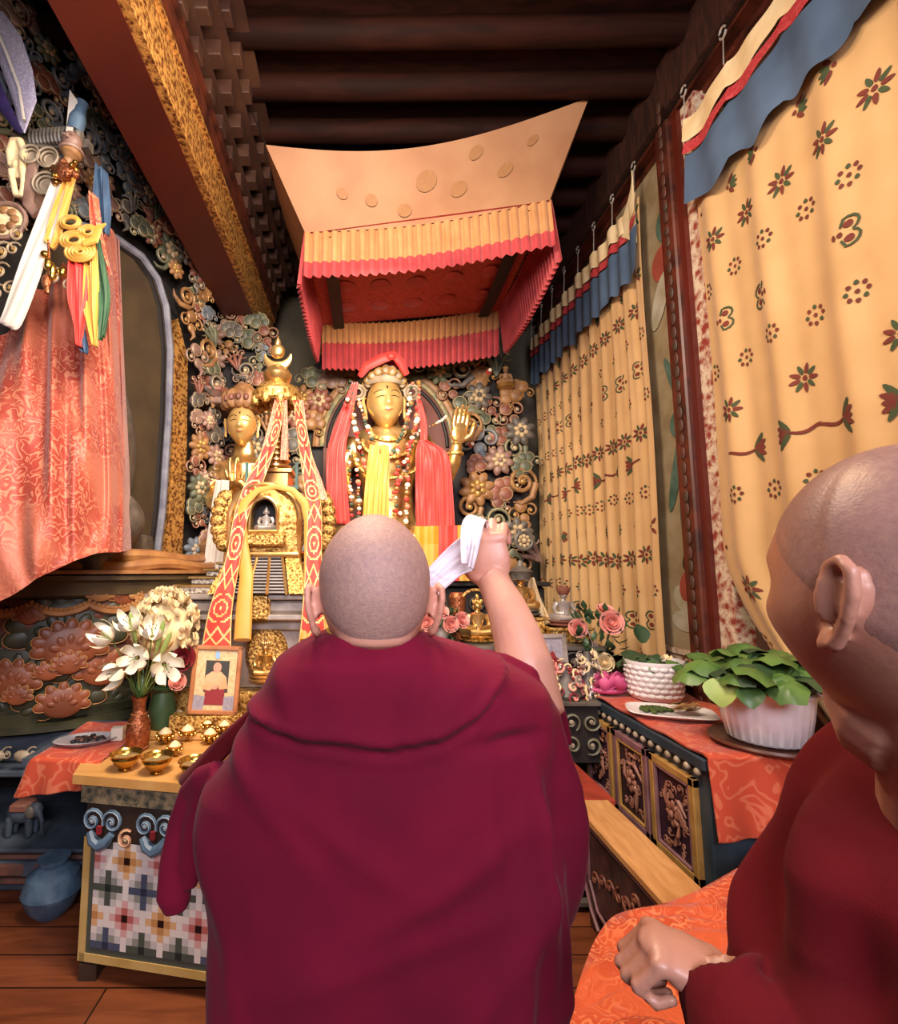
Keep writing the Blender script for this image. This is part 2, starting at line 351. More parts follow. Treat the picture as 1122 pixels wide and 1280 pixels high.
# right hand wall: lintel, rails, post, painted panels
tr = thing('trim_2', None, None, (XR, 2.4, 4.5), kind='structure')
mb = MB(); mb.box((XR - .05, 2.3, 4.78), (.12, 7.0, .36)); obj('lintel', mb, 'dark_wood', tr)
mb = MB(); mb.box((XR - .04, 2.3, 4.56), (.09, 7.0, .05)); mb.box((XR - .02, 2.3, 4.47), (.05, 7.0, .04)); obj('rail', mb, 'post_red', tr)
tr = thing('trim_3', None, None, (1.97, 3.02, 0), kind='structure')
mb = MB(); mb.box((2.0, 3.02, 2.24), (.16, .13, 4.46), b=.01); obj('post', mb, 'post_red', tr)
mb = MB(); mb.box((2.0, 2.93, 2.24), (.1, .05, 4.46)); mb.box((2.0, 3.11, 2.24), (.1, .05, 4.46)); obj('edge_strip', mb, 'soffit', tr)
mb = MB()
for z in range(26):
    for s in (-1, 1): mb.ell((1.915, 3.02, .3 + z * .17 + .04 * s), (.007, .022, .04))
obj('carved_ornament', mb, 'painted', tr)
mb = MB(); mb.box((2.03, 2.84, 2.24), (.1, .13, 4.46)); obj('scroll_border', mb, 'trim_paint', tr)
# painted wall beside the post (the part of the mural that the curtains leave free)
mu = thing('trim_4', None, None, (2.06, 3.33, .9), kind='structure')
mb = MB(); mb.box((2.065, 3.5, 2.75), (.03, .75, 3.4)); obj('mural_ground', mb, 'mural', mu)
mb = MB(); mb.box((2.06, 3.5, .98), (.04, .75, .18)); mb.box((2.05, 3.5, 1.08), (.05, .75, .03)); mb.box((2.05, 3.5, .9), (.05, .75, .03)); obj('mural_border', mb, 'trim_paint', mu)
def blob(mb, pts, m): mb.add([(2.046, p[0], p[1]) for p in pts], [tuple(range(len(pts)))], m)
mb = MB()
def oval(y, z, a, b, n=14, r=0): return [(y + a * cos(2 * PI * k / n) * cos(r) - b * sin(2 * PI * k / n) * sin(r), z + a * cos(2 * PI * k / n) * sin(r) + b * sin(2 * PI * k / n) * cos(r)) for k in range(n)]
for y, z, a, b, r, m in ((3.3, 1.28, .16, .07, 0, 1), (3.3, 1.42, .13, .09, .2, 1), (3.28, 1.5, .07, .1, .4, 2), (3.22, 1.75, .05, .3, -.2, 0), (3.3, 2.25, .05, .28, .35, 0),
                         (3.22, 2.55, .12, .1, 0, 0), (3.27, 2.85, .04, .2, -.4, 0), (3.3, 3.7, .12, .12, 0, 2), (3.35, 3.45, .08, .2, .5, 1), (3.24, 3.95, .1, .12, 0, 0), (3.26, 1.66, .035, .06, .5, 3)):
    b0 = len(mb.v); blob(mb, oval(y, z, a, b, 18, r), m); 
    for k in range(b0, len(mb.v)): v = mb.v[k]; mb.v[k] = (v[0] - .0006 * (b0 // 18), v[1], v[2])
obj('painted_figures', mb, ['mural_green', 'mural_white', 'mural_red', 'mural_dark'], mu)
# ================================================================ CURTAINS
def petal_poly(cx, cz, r0, r1, a, w, n=10):
    L = (r1 - r0) / 2; m = (r0 + r1) / 2; ca, sa = cos(a), sin(a); out = []
    for k in range(n):
        t = 2 * PI * k / n; u = m + L * cos(t); v = w * sin(t) * (1 - .25 * cos(t)); out.append((cx + u * ca - v * sa, cz + u * sa + v * ca))
    return out
def stroke(pts, w):
    L = []; R = []
    for i, p in enumerate(pts):
        a = pts[max(0, i - 1)]; b = pts[min(len(pts) - 1, i + 1)]; d = math.hypot(b[0] - a[0], b[1] - a[1]) or 1; n = (-(b[1] - a[1]) / d, (b[0] - a[0]) / d)
        ww = w * (.5 + .5 * sin(PI * (i + .5) / len(pts))); L.append((p[0] + n[0] * ww, p[1] + n[1] * ww)); R.append((p[0] - n[0] * ww, p[1] - n[1] * ww))
    return [(L[i], L[i + 1], R[i + 1], R[i]) for i in range(len(pts) - 1)]
def motif(kind, s, t, k, fl=1):
    """list of (polygon, ink)"""
    o = []
    if kind == 0:
        for j in range(9): o.append((petal_poly(s, t, .022 * k, .075 * k, 2 * PI * j / 9 + .2, .011 * k), j % 2 + 1))
        o.append((petal_poly(s, t, -.013 * k, .013 * k, 0, .013 * k), 1))
    elif kind == 1:
        for j in range(8): o.append((petal_poly(s, t, .032 * k, .053 * k, 2 * PI * j / 8, .010 * k), 1 if j % 3 else 2))
        o.append((petal_poly(s, t, -.010 * k, .010 * k, 0, .010 * k), 1))
    elif kind == 2:
        for a, l, c in ((.9, .085, 2), (-.9, .085, 2), (.45, .075, 1), (-.45, .075, 1), (0, .065, 1)):
            o.append((petal_poly(s, t, .0, l * k, PI / 2 - PI / 2 * fl + a * fl, .014 * k), c))
        for q in stroke([(s - fl * i * .02 * k, t + .01 * sin(i * .8) * k) for i in range(7)], .007 * k): o.append((q, 1))
    elif kind == 3:
        for e in (-1, 1):
            o.append((petal_poly(s, t + e * .033 * k, -.02 * k, .02 * k, 0, .016 * k), 1))
            for q in stroke([(s + .042 * k * cos(a * .55 - 1.2) * fl, t + e * (.033 + .034 * sin(a * .55 - 1.2)) * k) for a in range(7)], .006 * k): o.append((q, 2))
            for q in stroke([(s - .03 * k * fl - .006 * i * k, t + e * (.03 + .012 * i) * k) for i in range(4)], .006 * k): o.append((q, 2))
        o.append((petal_poly(s - .034 * k * fl, t, -.012 * k, .012 * k, 0, .012 * k), 1)); o.append((petal_poly(s - .06 * k * fl, t, -.008 * k, .008 * k, 0, .015 * k), 1))
    else:
        for a in (-.9, -.45, 0, .45, .9):
            o.append((petal_poly(s, t, .02 * k, .075 * k, a + (0 if fl > 0 else PI), .012 * k), 1 if int(a * 10) % 2 else 2))
        o.append((petal_poly(s, t, -.01 * k, .012 * k, 0, .012 * k), 1))
    return o
def curtain(ya, yb, z0, z1, per, amp, label, hang, rings, gap=.22, wob=0.0, flare=0, peak=False, side=None, seed=1, mot=1.0, pull=0):
    """cloth hung along the right wall between ya (near) and yb (far)"""
    R = random.Random(seed); W = yb - ya; x0 = 1.955
    root = thing('curtain', label, 'curtain', (x0, (ya + yb) / 2, z0))
    def S(s, t):
        zz = z1 + (z0 - z1) * t; q = max(0., t - .72) / .28
        y = ya + s * W - (1 - s) * flare * t ** 1.4 + .012 * sin(t * 9 + s * 7)
        y -= pull * (max(0, t - .76) / .24) ** 1.5 * s
        ph = s * W / per * 2 * PI + .5 * sin(t * 2.4 + s * 5) + wob * sin(s * 17)
        x = x0 - amp * (sin(ph) + .35 * sin(ph * 2.1 + 1 + t * 2)) * (.55 + .6 * t) - .015 * t
        return V((x, y, zz))
    body = MB(); body.i = 0; body.grid(lambda u, v: S(u, v), int(W * 90), 46)
    tz = z1 - z0; row = 0; t = .13
    while t < tz - .04:
        k0 = [2, 1, 4, 0, 1, 3, 1, 0][row % 8]; s = .06 + (row % 2) * .1
        while s < W:
            if R.random() > .04:
                for poly, c in motif(k0, s + R.uniform(-.015, .015), t + R.uniform(-.02, .02), mot * (.9 if k0 != 2 else 1.1), 1 if (row + int(s * 5)) % 2 else -1):
                    n = len(poly); cx = sum(p[0] for p in poly) / n; cy = sum(p[1] for p in poly) / n; ok = all(.0 < p[0] < W and 0 < p[1] < tz for p in poly)
                    if not ok: continue
                    pts = [(cx, cy)] + [((p[0] + cx) / 2, (p[1] + cy) / 2) for p in poly] + list(poly)
                    vs = []
                    for p in pts: q = S(p[0] / W, p[1] / tz); vs.append((q.x - .005, q.y - .002, q.z))
                    fs = [(0, 1 + i, 1 + (i + 1) % n) for i in range(n)] + [(1 + i, 1 + n + i, 1 + n + (i + 1) % n, 1 + (i + 1) % n) for i in range(n)]
                    body.add(vs, fs, c)
            s += .215 + (.03 if k0 in (2, 3) else 0)
        t += gap; row += 1
    obj('printed_cloth', body, ['curtain', 'print_red', 'print_green'], root, sharp=180)
    # valance in three bands in front of the cloth
    def B(za, zb, off, ragged=0):
        def fn(u, v):
            p = S(u * .998 + .001, 0); dip = -.05 * abs(sin(u * PI * rings)) ** .7
            zb2 = zb - (ragged * (.5 + .5 * sin(u * W * 21 + 2 * sin(u * 9))) if v > .5 else 0)
            return V((x0 - .035 - off * (.4 + v) - .012 * sin(u * W * 2 * PI / (per * .8) + v), p.y - (.02 if u < .01 else 0), z1 + dip + (za + (zb2 - za) * v)))
        return fn
    va = MB(); n = int(W * 70)
    va.grid(B(.02, -.13, .01), n, 3, mi=0); va.grid(B(-.13, -.21, .014), n, 2, mi=1); va.grid(B(-.21, -.52, .02, .045), n, 5, mi=2)
    obj('valance', va, ['cream_cloth', 'red_band', 'navy'], root, sharp=180)
    hk = MB()
    ym = 1.2
    for k in range(rings + 1):
        yk = ya + W * k / rings; zt = z1 + .02; zr = hang
        if yk < ym: continue
        rg = MB(); rg.tube([(x0 - .03, yk + .024 * cos(a), zr + .032 * sin(a)) for a in [2 * PI * i / 14 for i in range(14)]], .006, 6, closed=True, up=(1, 0, 0)); obj('ring', rg, 'ring', root)
        hk = MB(); hk.tube([(x0 - .03, yk, zr - .03), (x0 - .04, yk, zt - .01)], .0035, 5); obj('cord', hk, 'ring', root)
    if peak:
        pk = MB(); yk = ya
        def fn(u, v): return V((x0 - .045 - .004 * sin(PI * u), yk - .012 + (u * .26 * v ** 2.2 + .014 * u), hang - .04 - v * (.30 + .25 * (1 - u))))
        pk.grid(fn, 6, 14); obj('gathered_corner', pk, 'cream_cloth', root, sharp=180)
    if side:
        ed = MB(); ed.grid(lambda u, v: S(0, v) + V((-.012 + .004 * v, -.05 * (1 - u), 0)), 2, 30); obj('hem_edge', ed, 'curtain', root, sharp=180)
    return root
curtain(3.36, 5.6, .96, 4.24, .2, .022, 'yellow printed curtain behind the basket-pattern pot, its valance ending in a pulled-up peak', 4.47, 7, peak=True, seed=3)
curtain(.75, 2.78, .895, 4.27, .36, .02, 'yellow printed curtain at the right edge, behind the head of the nearer person', 4.47, 6, gap=.24, flare=.0, side=1, seed=9, mot=1.0, pull=.56)
wire = MB(); wire.tube([(1.925, 1.0, 4.47), (1.925, 3.3, 4.465), (1.925, 5.9, 4.47)], .008, 6); one('curtain_wire', wire, 'iron', 'thin dark wire the curtain rings slide on along the right wall', 'wire')
# ================================================================ CANOPY
ca = thing('canopy', 'pleated orange and red cloth canopy hanging under the ceiling before the central statue', 'canopy', (.3, 4.2, 3.6))
c4 = [P(375, 225, 3.55), P(692, 180, 3.35), P(640, 330, 4.75), P(398, 342, 4.85)]       # top frame corners: near left, near right, far right, far left
zt = 3.92
def flat(p, z): return p
NL = V((-.43, 3.45, 4.03)); NR = V((1.30, 3.3, 4.17)); FR = V((1.32, 4.75, 4.13)); FL = V((-.42, 4.85, 4.03))
def valance(name, A, B, h1, h2, n, out, ms):
    d = (B - A); L = d.length
    m = MB()
    def fn0(za, zb, o):
        def fn(u, v):
            sag = -.06 * sin(PI * u) * 1.0
            k = sin(u * n * 2 * PI) * .012 + .004 * sin(u * n * 4 * PI + 1); q = za + (zb - za) * v
            return A + d * u + V(out) * (o + k * (1 + .5 * v) + .10 * (-q)) + V((0, 0, sag + q + (.008 * sin(u * n * 2 * PI + 2) if zb == -(h1 + h2) and v == 1 else 0)))
        return fn
    m.grid(fn0(.0, -h1, 0), n * 8, 3, mi=0); m.grid(fn0(-h1, -h1 - h2, .004), n * 8, 3, mi=1)
    return obj(name, m, ms, ca, sharp=60)
valance('front_valance', NL, NR, .25, .12, 26, (0, -1, 0), ['valance_gold', 'valance_red'])
valance('back_valance', FL + V((0, 0, .02)), FR + V((0, 0, .02)), .20, .26, 30, (0, 1, 0), ['valance_gold', 'valance_red'])
valance('left_valance', FL, NL, .1, .3, 26, (-1, 0, 0), ['valance_red', 'valance_red'])
valance('right_valance', NR, FR, .1, .34, 26, (1, 0, 0), ['valance_red', 'valance_red'])
m = MB(); m.grid(lambda u, v: (NL * (1 - u) + NR * u) * (1 - v) + (FL * (1 - u) + FR * u) * v + V((0, 0, -.01 - .05 * sin(PI * u) * sin(PI * v))), 16, 16)
for k in range(5):
    for j in range(3):
        u = .15 + .175 * k; v = .25 + .25 * j; c = (NL * (1 - u) + NR * u) * (1 - v) + (FL * (1 - u) + FR * u) * v + V((0, 0, -.016 - .05 * sin(PI * u) * sin(PI * v)))
        m.lathe([(.001, -.004), (.08, -.002), (.085, 0)], c, 16, mi=1)
obj('inner_cloth', m, ['canopy_red', 'valance_red'], ca, sharp=180)
for nm in ('side_band',):
    for s in (0, 1):
        m = MB()
        def fn(u, v, s=s):
            uu = (.07 + .06 * v) if s == 0 else (.94 - .06 * v); p = (NL * (1 - uu) + NR * uu) * (1 - u) + (FL * (1 - uu) + FR * uu) * u; return p + V((0, 0, -.06 - .03 * sin(PI * u)))
        m.grid(fn, 12, 2); obj(nm, m, 'black', ca, sharp=180)
# stretched upper sheet rising to the ceiling at its near corners
UL = P(332, 181, 3.25); UR = P(736, 122, 3.25)
def sheet(u, v):
    top = UL * (1 - u) + UR * u + V((0, .05 * sin(PI * u), -.16 * sin(PI * u) * (1 - .2 * u)))
    bot = NL * (1 - u) + NR * u + V((0, .015, .01 - .06 * sin(PI * u)))
    return top * (1 - v) + bot * v + V((0, .03 * sin(PI * v), 0))
m = MB(); m.grid(sheet, 40, 10, mi=0)
for k, (u, v, r) in enumerate(((.5, .42, .075), (.42, .78, .05), (.3, .6, .045), (.62, .6, .06), (.66, .2, .05), (.78, .5, .055), (.2, .5, .04), (.85, .25, .04))):
    c = sheet(u, v); a = (sheet(u + .02, v) - c).normalized(); b = (sheet(u, v + .05) - c).normalized(); n = a.cross(b); n = n if n.y < 0 else -n
    pts = [c + n * .012] + [c + n * .012 + a * r * q * cos(t) + b * r * q * sin(t) for q in (.6, 1) for t in [2 * PI * i / 16 for i in range(16)]]
    m.add(pts, [(0, 1 + i, 1 + (i + 1) % 16) for i in range(16)] + [(1 + i, 17 + i, 17 + (i + 1) % 16, 1 + (i + 1) % 16) for i in range(16)], 1)
m.grid(lambda u, v: (UL * (1 - v) + NL * v) * (1 - u) + ((UL + V((.02, .9, .0))) * (1 - v) + FL * v) * u + V((0, 0, -.03 * sin(PI * u))), 12, 8, mi=0)
m.grid(lambda u, v: (UR * (1 - v) + NR * v) * (1 - u) + ((UR + V((-.05, 1.2, .0))) * (1 - v) + FR * v) * u + V((0, 0, -.03 * sin(PI * u))), 12, 8, mi=0)
obj('upper_sheet', m, ['canopy', 'canopy_spot'], ca, sharp=180)
for a, b in ((UL, V((UL.x - .2, UL.y - .1, ZC))), (UR, V((UR.x + .12, UR.y, ZC))), (FL, V((FL.x, FL.y, ZC - .1))), (FR, V((FR.x, FR.y, ZC - .1)))): m = MB(); m.tube([a, b], .004, 5); obj('hanging_cord', m, 'iron', ca)
# ================================================================ CARVING HELPERS (local plane xz, carved towards -y)
def spiral(mb, c, s, a0, hand, turns=1.25, M=None, d=.55, r=.17, n=18, e=True):
    pts = []; rr = []
    for k in range(n + 1):
        t = k / n; a = a0 + hand * turns * 2 * PI * t; R = s * (1 - .80 * t)
        pts.append((c[0] + R * cos(a), -s * d * (.15 + .35 * t), c[1] + R * sin(a))); rr.append(s * r * (1 - .35 * t) * (.55 + .45 * min(1, 4 * t)))
    mb.tube(pts, rr, 7, M=M, up=(0, -1, 0), mi=0)
    if e:
        mb.tube([(p[0], p[1] - q * .85, p[2]) for p, q in zip(pts, rr)], [q * .26 for q in rr], 4, M=M, up=(0, -1, 0), mi=1)
    mb.ell((c[0], -s * d * .35, c[1]), (s * .26, s * .2, s * .26), M=M, n=8, m=5, mi=1 if e else 0)
def lobe(mb, c, s, M=None, e=True, sq=1.0):
    mb.ell((c[0], -s * .1, c[1]), (s, s * .45, s * sq), M=M, n=12, m=7, mi=0)
    if e: mb.tube([(c[0] + s * .8 * cos(a), -s * .33, c[1] + s * sq * .8 * sin(a)) for a in [2 * PI * i / 14 for i in range(14)]], s * .075, 4, M=M, closed=True, up=(0, -1, 0), mi=1)
def cloud(mb, M, s, kind, rg):
    if kind == 0:                                   # ruyi head
        spiral(mb, (-.42 * s, .1 * s), .4 * s, PI * .1, 1, M=M); spiral(mb, (.42 * s, .1 * s), .4 * s, PI * .9, -1, M=M)
        lobe(mb, (0, .42 * s), .34 * s, M); lobe(mb, (0, -.2 * s), .26 * s, M)
        mb.tube([(0, -.05 * s, -.3 * s), (.12 * s, -.06 * s, -.6 * s), (-.1 * s, -.03 * s, -.85 * s)], [.15 * s, .11 * s, .03 * s], 7, M=M, mi=0)
    elif kind == 1:                                 # big spiral with tail
        spiral(mb, (0, 0), .62 * s, -PI * .3, 1, 1.6, M=M, n=24, r=.2)
        mb.tube([(.3 * s, -.08 * s, -.5 * s), (-.3 * s, -.08 * s, -.72 * s), (-.8 * s, -.05 * s, -.5 * s), (-.95 * s, -.05 * s, -.2 * s)], [.17 * s, .15 * s, .1 * s, .03 * s], 7, M=M, mi=0)
        spiral(mb, (.55 * s, .5 * s), .27 * s, PI, -1, M=M)
    elif kind == 2:                                 # cluster of rimmed lobes with curls
        for k in range(5): a = PI * (.1 + .2 * k); lobe(mb, (.5 * s * cos(a), .45 * s * sin(a)), .3 * s, M)
        lobe(mb, (0, 0), .34 * s, M); spiral(mb, (-.55 * s, -.3 * s), .3 * s, 0, 1, M=M); spiral(mb, (.55 * s, -.3 * s), .3 * s, PI, -1, M=M)
    elif kind == 3:                                 # lotus rosette
        for k in range(8): a = 2 * PI * k / 8; mb.ell((.42 * s * cos(a), -.08 * s, .42 * s * sin(a)), (.3 * s, .16 * s, .19 * s), M=M, n=9, m=6, R=Euler((0, -a, 0)).to_matrix(), mi=0)
        for k in range(6): a = 2 * PI * k / 6 + .3; mb.ell((.2 * s * cos(a), -.2 * s, .2 * s * sin(a)), (.17 * s, .12 * s, .12 * s), M=M, n=8, m=5, R=Euler((0, -a, 0)).to_matrix(), mi=1)
        mb.ell((0, -.28 * s, 0), .13 * s, M=M, n=8, m=6, mi=0)
    else:                                           # leaf-like triple curl
        for k, a in enumerate((-.9, 0, .9)):
            h = 1 if k != 2 else -1
            spiral(mb, (.55 * s * sin(a), .5 * s * cos(a) - .1 * s), .3 * s, PI / 2 - a + PI * .5 * h, h, 1.1, M=M)
            mb.tube([(0, -.04 * s, -.7 * s), (.25 * s * sin(a), -.1 * s, -.2 * s), (.5 * s * sin(a), -.08 * s, .25 * s * cos(a))], [.05 * s, .12 * s, .08 * s], 6, M=M, mi=0)
def deity(mb, M, s, crown=True, mi=0, mc=1, halo=False):
    """small carved seated figure, height about s, facing -y"""
    mb.lathe([(.28, 0), (.34, .04), (.27, .07), (.33, .11), (.26, .13)], M=M @ T(s=s), n=18, mi=mc, sq=lambda a, r, z: 1 + .05 * cos(9 * a))
    m = M @ T((0, 0, .13 * s), s=s)
    for e in (-1, 1):
        mb.tube([(.08 * e, .02, .07), (.26 * e, -.06, .06), (.16 * e, -.2, .06), (-.1 * e, -.22, .05)], [.09, .085, .065, .035], 9, M=m, mi=mi)
        mb.tube([(.15 * e, 0, .36), (.21 * e, -.01, .24), (.19 * e, -.08, .15), (.06 * e, -.18, .14)], [.06, .05, .042, .03], 8, M=m, mi=mi)
    mb.lathe([(.12, .02), (.13, .1), (.105, .2), (.14, .32), (.15, .37), (.06, .41), (.045, .45)], M=m @ T(s=(1, .72, 1)), n=14, mi=mi)
    mb.ell((0, -.01, .52), (.075, .085, .095), M=m, n=12, m=8, mi=mi); mb.ell((0, -.09, .515), (.014, .02, .02), M=m, n=6, m=4, mi=mi)
    for e in (-1, 1): mb.ell((.078 * e, 0, .5), (.012, .02, .045), M=m, n=6, m=5, mi=mi)
    if crown:
        for k in range(5):
            a = -PI / 2 + (k - 2) * .55; mb.ell((.085 * cos(a), .085 * sin(a), .6), (.028, .018, .05), M=m, n=7, m=5, mi=mc)
        mb.lathe([(.08, .56), (.085, .58), (.075, .6)], M=m, n=14, mi=mc); mb.ell((0, 0, .68), (.04, .04, .07), M=m, n=8, m=6, mi=mc)
    else:
        mb.ell((0, .01, .6), (.05, .05, .05), M=m, n=8, m=6, mi=mc); mb.ell((0, .01, .655), (.016, .016, .03), M=m, n=6, m=5, mi=mc)
    if halo:
        mb.tube([(.34 * cos(a), .12, .42 + .40 * sin(a)) for a in [-.75 + (PI + 1.5) * i / 20 for i in range(21)]], .028, 6, M=m, mi=mc)
PAL = [('cgreen', 'cedge'), ('cred', 'cedge'), ('cblue', 'cpale'), ('cochre', 'cedge_gold'), ('cgrey', 'cedge'), ('cpink', 'cedge')]
def scatter(root, pick, inside, n, smin, smax, rg, palw, y0, M, sep=.72, fixed=(), szf=None):
    """carved clouds spread over a region of the local plane"""
    done = [(f[0], f[1], f[2]) for f in fixed]; tries = 0; k = 0
    while k < n and tries < 6000:
        tries += 1; x, z = pick(); s = rg.uniform(smin, smax) * (szf(x, z) if szf else 1)
        if not inside(x, z): continue
        if any(math.hypot(x - a, z - b) < (s + c) * sep * (1 if tries < 3000 else .86) for a, b, c in done): continue
        done.append((x, z, s)); k += 1; m = MB()
        cloud(m, M @ T((x, y0 - rg.uniform(0, .06), z), ry=rg.uniform(-.5, .5) + (-math.atan2(x, max(.3, z)) * .6)), s, rg.choice((0, 0, 1, 2, 2, 4, 3)), rg)
        obj('cloud_scroll', m, list(PAL[rg.choices(range(6), palw)[0]]), root, sharp=60)
    return done
# ================================================================ CENTRAL AUREOLE AND STATUE
YA = 5.42
AC = P(510, 560, YA)
au = thing('carved_halo', 'huge carved wooden halo of painted cloud scrolls framing the central gilded statue', 'halo', (AC.x, YA, 0))
mb = MB(); W, HH = 1.33, 1.62
def half(x, z):   # inside test in local coordinates
    return (x / W) ** 2 + (max(z, 0) / HH) ** 2 + (0 if z > -1.9 else 9) < 1.0 and z > -1.9
pr = [(W * .97 * cos(a), HH * .97 * sin(a)) for a in [PI * i / 30 for i in range(31)]] + [(-W * .97, -1.6), (-W * .8, -1.95), (W * .8, -1.95), (W * .97, -1.6)]
mb.prism(pr, .02, .14, M=T(AC)); obj('backing_panel', mb, 'halo_dark', au)
IC = P(484, 560, YA); ix, iz = IC.x - AC.x, IC.z - AC.z; IW, IH = .69, .80
def arch(w, h, n=28, low=-.95): return [(ix + w * cos(a), iz + h * sin(a)) for a in [PI * i / n for i in range(n + 1)]] + [(ix - w, iz + low), (ix + w, iz + low)]
mb = MB(); mb.prism(arch(IW, IH), -.03, .03, M=T(AC)); obj('inner_arch', mb, 'halo_in', au)
mb = MB()
for w, q, r in ((IW + .015, 0, .03), (IW - .05, 1, .02)): mb.tube([(AC.x + p[0], YA - .05, AC.z + p[1]) for p in arch(w, w * IH / IW)[:29]], r, 8, up=(0, -1, 0), mi=q)
mb.tube([(AC.x + p[0], YA - .03, AC.z + p[1]) for p in arch(IW + .08, IH + .08)[:29]], .045, 8, up=(0, -1, 0), mi=2)
obj('arch_rim', mb, ['halo_ring', 'black', 'cochre'], au)
rg = random.Random(11)
def ins(x, z): return half(x * 1.07, z * 1.03) and not (((x - ix) / (IW + .16)) ** 2 + ((max(z - iz, 0)) / (IH + .17)) ** 2 < 1.0)
fx = []
for px, py, s in ((478, 378, .42), (630, 470, .3), (418, 420, .26), (545, 410, .25), (590, 690, .2)):
    q = P(px, py, YA - .12); m = MB(); deity(m, T((q.x, q.y - .05, q.z - s * .5), s=1), s, True, 0, 1); obj('carved_figure', m, ['cochre', 'cedge_gold'], au); fx.append((q.x - AC.x, q.z - AC.z, s * .42))
scatter(au, lambda: (rg.uniform(-W, W), rg.uniform(-1.85, HH)), ins, 95, .19, .29, rg, (4, 3.4, 1.4, 5.5, 3.4, 1.2), -.06, T(AC), .43, fx)
# wheel emblem low on the right of the halo
q = P(655, 676, YA - .3); m = MB(); m.tube([(q.x + .085 * cos(a), q.y, q.z + .085 * sin(a)) for a in [2 * PI * i / 20 for i in range(20)]], .02, 6, closed=True, up=(0, -1, 0)); m.ell(q, (.03, .03, .03), mi=1)
for k in range(8): a = 2 * PI * k / 8; m.ell((q.x + .05 * cos(a), q.y, q.z + .05 * sin(a)), (.02, .015, .02), n=7, m=5, mi=1)
m.box((q.x, q.y + .12, q.z), (.03, .24, .03), mi=0); obj('wheel_emblem', m, ['cgrey', 'cedge'], au)
def face_head(M, s=1.0, serene=True):
    """gilded head, facing -y, unit head height about 1*s; returns skin mesh and painted features"""
    m = MB(); N = 56
    def fn(u, v):
        a = 2 * PI * u; p = PI * (v - .5); dx, dy, dz = sin(a) * cos(p), -cos(a) * cos(p), sin(p)
        x, y, z = .36 * dx, .40 * dy, .5 * dz
        t = max(0, -z / .5); x *= 1 - .30 * t ** 1.5
        if dy < 0:
            g = lambda cx, cz, sx, sz: exp(-((abs(x) - cx) / sx) ** 2 - ((z - cz) / sz) ** 2)
            y -= .075 * exp(-(x / .05) ** 2) * max(0, min(1, (.13 - z) / .2)) * (1 if z > -.12 else exp(-((z + .12) / .035) ** 2))
            y -= .03 * g(.05, -.11, .035, .03) + .028 * exp(-(x / .1) ** 2 - ((z + .225) / .035) ** 2) + .03 * exp(-(x / .09) ** 2 - ((z + .40) / .06) ** 2)
            y += .035 * g(.14, .06, .075, .045); y -= .02 * g(.14, .045, .06, .025) + .012 * g(.14, .14, .1, .025) + .012 * g(.19, -.12, .09, .1)
        return V((x, y, z))
    m.grid(lambda u, v: fn(u, v * .999 + .0005), N, 44, M=M @ T(s=s), cu=True)
    f = MB()
    def dec(pts, w, mi):
        q = [fn(math.atan2(x, -(-1) * .9) / (2 * PI) % 1, .5) for x, z in pts]
        out = []
        for x, z in pts:
            p = math.asin(max(-1, min(1, z / .5))); tt = max(0, -z / .5); dx = x / (.36 * (1 - .3 * tt ** 1.5) * cos(p)); a = math.asin(max(-.99, min(.99, dx))); c = fn((a / (2 * PI)) % 1, p / PI + .5); out.append((c.x, c.y - .006, c.z))
        f.tube(out, [w * (.35 + .65 * sin(PI * (i + .5) / len(out))) for i in range(len(out))], 5, M=M @ T(s=s), mi=mi, flat=((0, 1, 0), .5))
    for e in (-1, 1):
        dec([(e * (.07 + .02 * k), .035 + .018 * sin(PI * k / 8) - .004 * k / 2) for k in range(9)], .010, 0)
        dec([(e * (.06 + .022 * k), .125 + .035 * sin(PI * k / 9)) for k in range(10)], .009, 0)
    dec([(-.075 + .019 * k, -.225 + .01 * cos(PI * k / 4)) for k in range(9)], .017, 1)
    dec([(0, .19), (0, .22), (0, .25)], .018, 0)
    ears = MB()
    for e in (-1, 1):
        ears.tube([(e * .37, .02, .12), (e * .41, .04, .16), (e * .42, .08, .06), (e * .39, .05, -.1), (e * .39, .03, -.26), (e * .37, .02, -.3)], [.02, .035, .035, .03, .035, .02], 7, M=M @ T(s=s))
    return m, f, ears
SC = P(484, 575, 5.05)                         # chest of the statue
st = thing('gilded_statue', 'gilded smiling statue in the arch of the central halo, draped in scarves and beads', 'statue', (SC.x, 5.05, 1.75))
hc = P(481, 505, 4.92)
mh = T(hc, rz=.12, ry=-.06); head, feat, ears = face_head(mh, .50)
_h = obj('head', head, 'gold_face', st, sharp=180); obj('painted_features', feat, ['ink', 'lip'], _h); obj('ear', ears, 'gold_face', _h)
b = MB(); z0 = 1.75
b.lathe([(.42, 0), (.40, .15), (.27, .4), (.25, .62), (.33, .95), (.36, 1.12), (.30, 1.24), (.13, 1.3), (.11, 1.45)], M=T((SC.x, 5.08, z0), s=(1, .7, 1)), n=24)
for e in (-1, 1): b.tube([(SC.x + e * .1, 5.0, z0 + .1), (SC.x + e * .55, 4.85, z0 + .12), (SC.x + e * .3, 4.6, z0 + .1), (SC.x - e * .2, 4.6, z0 + .08)], [.2, .19, .14, .08], 12)
sl = V((SC.x - .32, 5.08, z0 + 1.15)); sr = V((SC.x + .33, 5.08, z0 + 1.15))
b.tube([sl, sl + V((-.14, -.05, -.3)), sl + V((-.1, -.2, -.6)), P(450, 630, 4.75)], [.12, .1, .08, .06], 10)
el = P(560, 602, 4.9); wr_ = P(572, 553, 4.82)
b.tube([sr, sr * .5 + el * .5 + V((0, 0, .02)), el, el + (wr_ - el) * .5, wr_], [.12, .1, .085, .08, .055], 10)
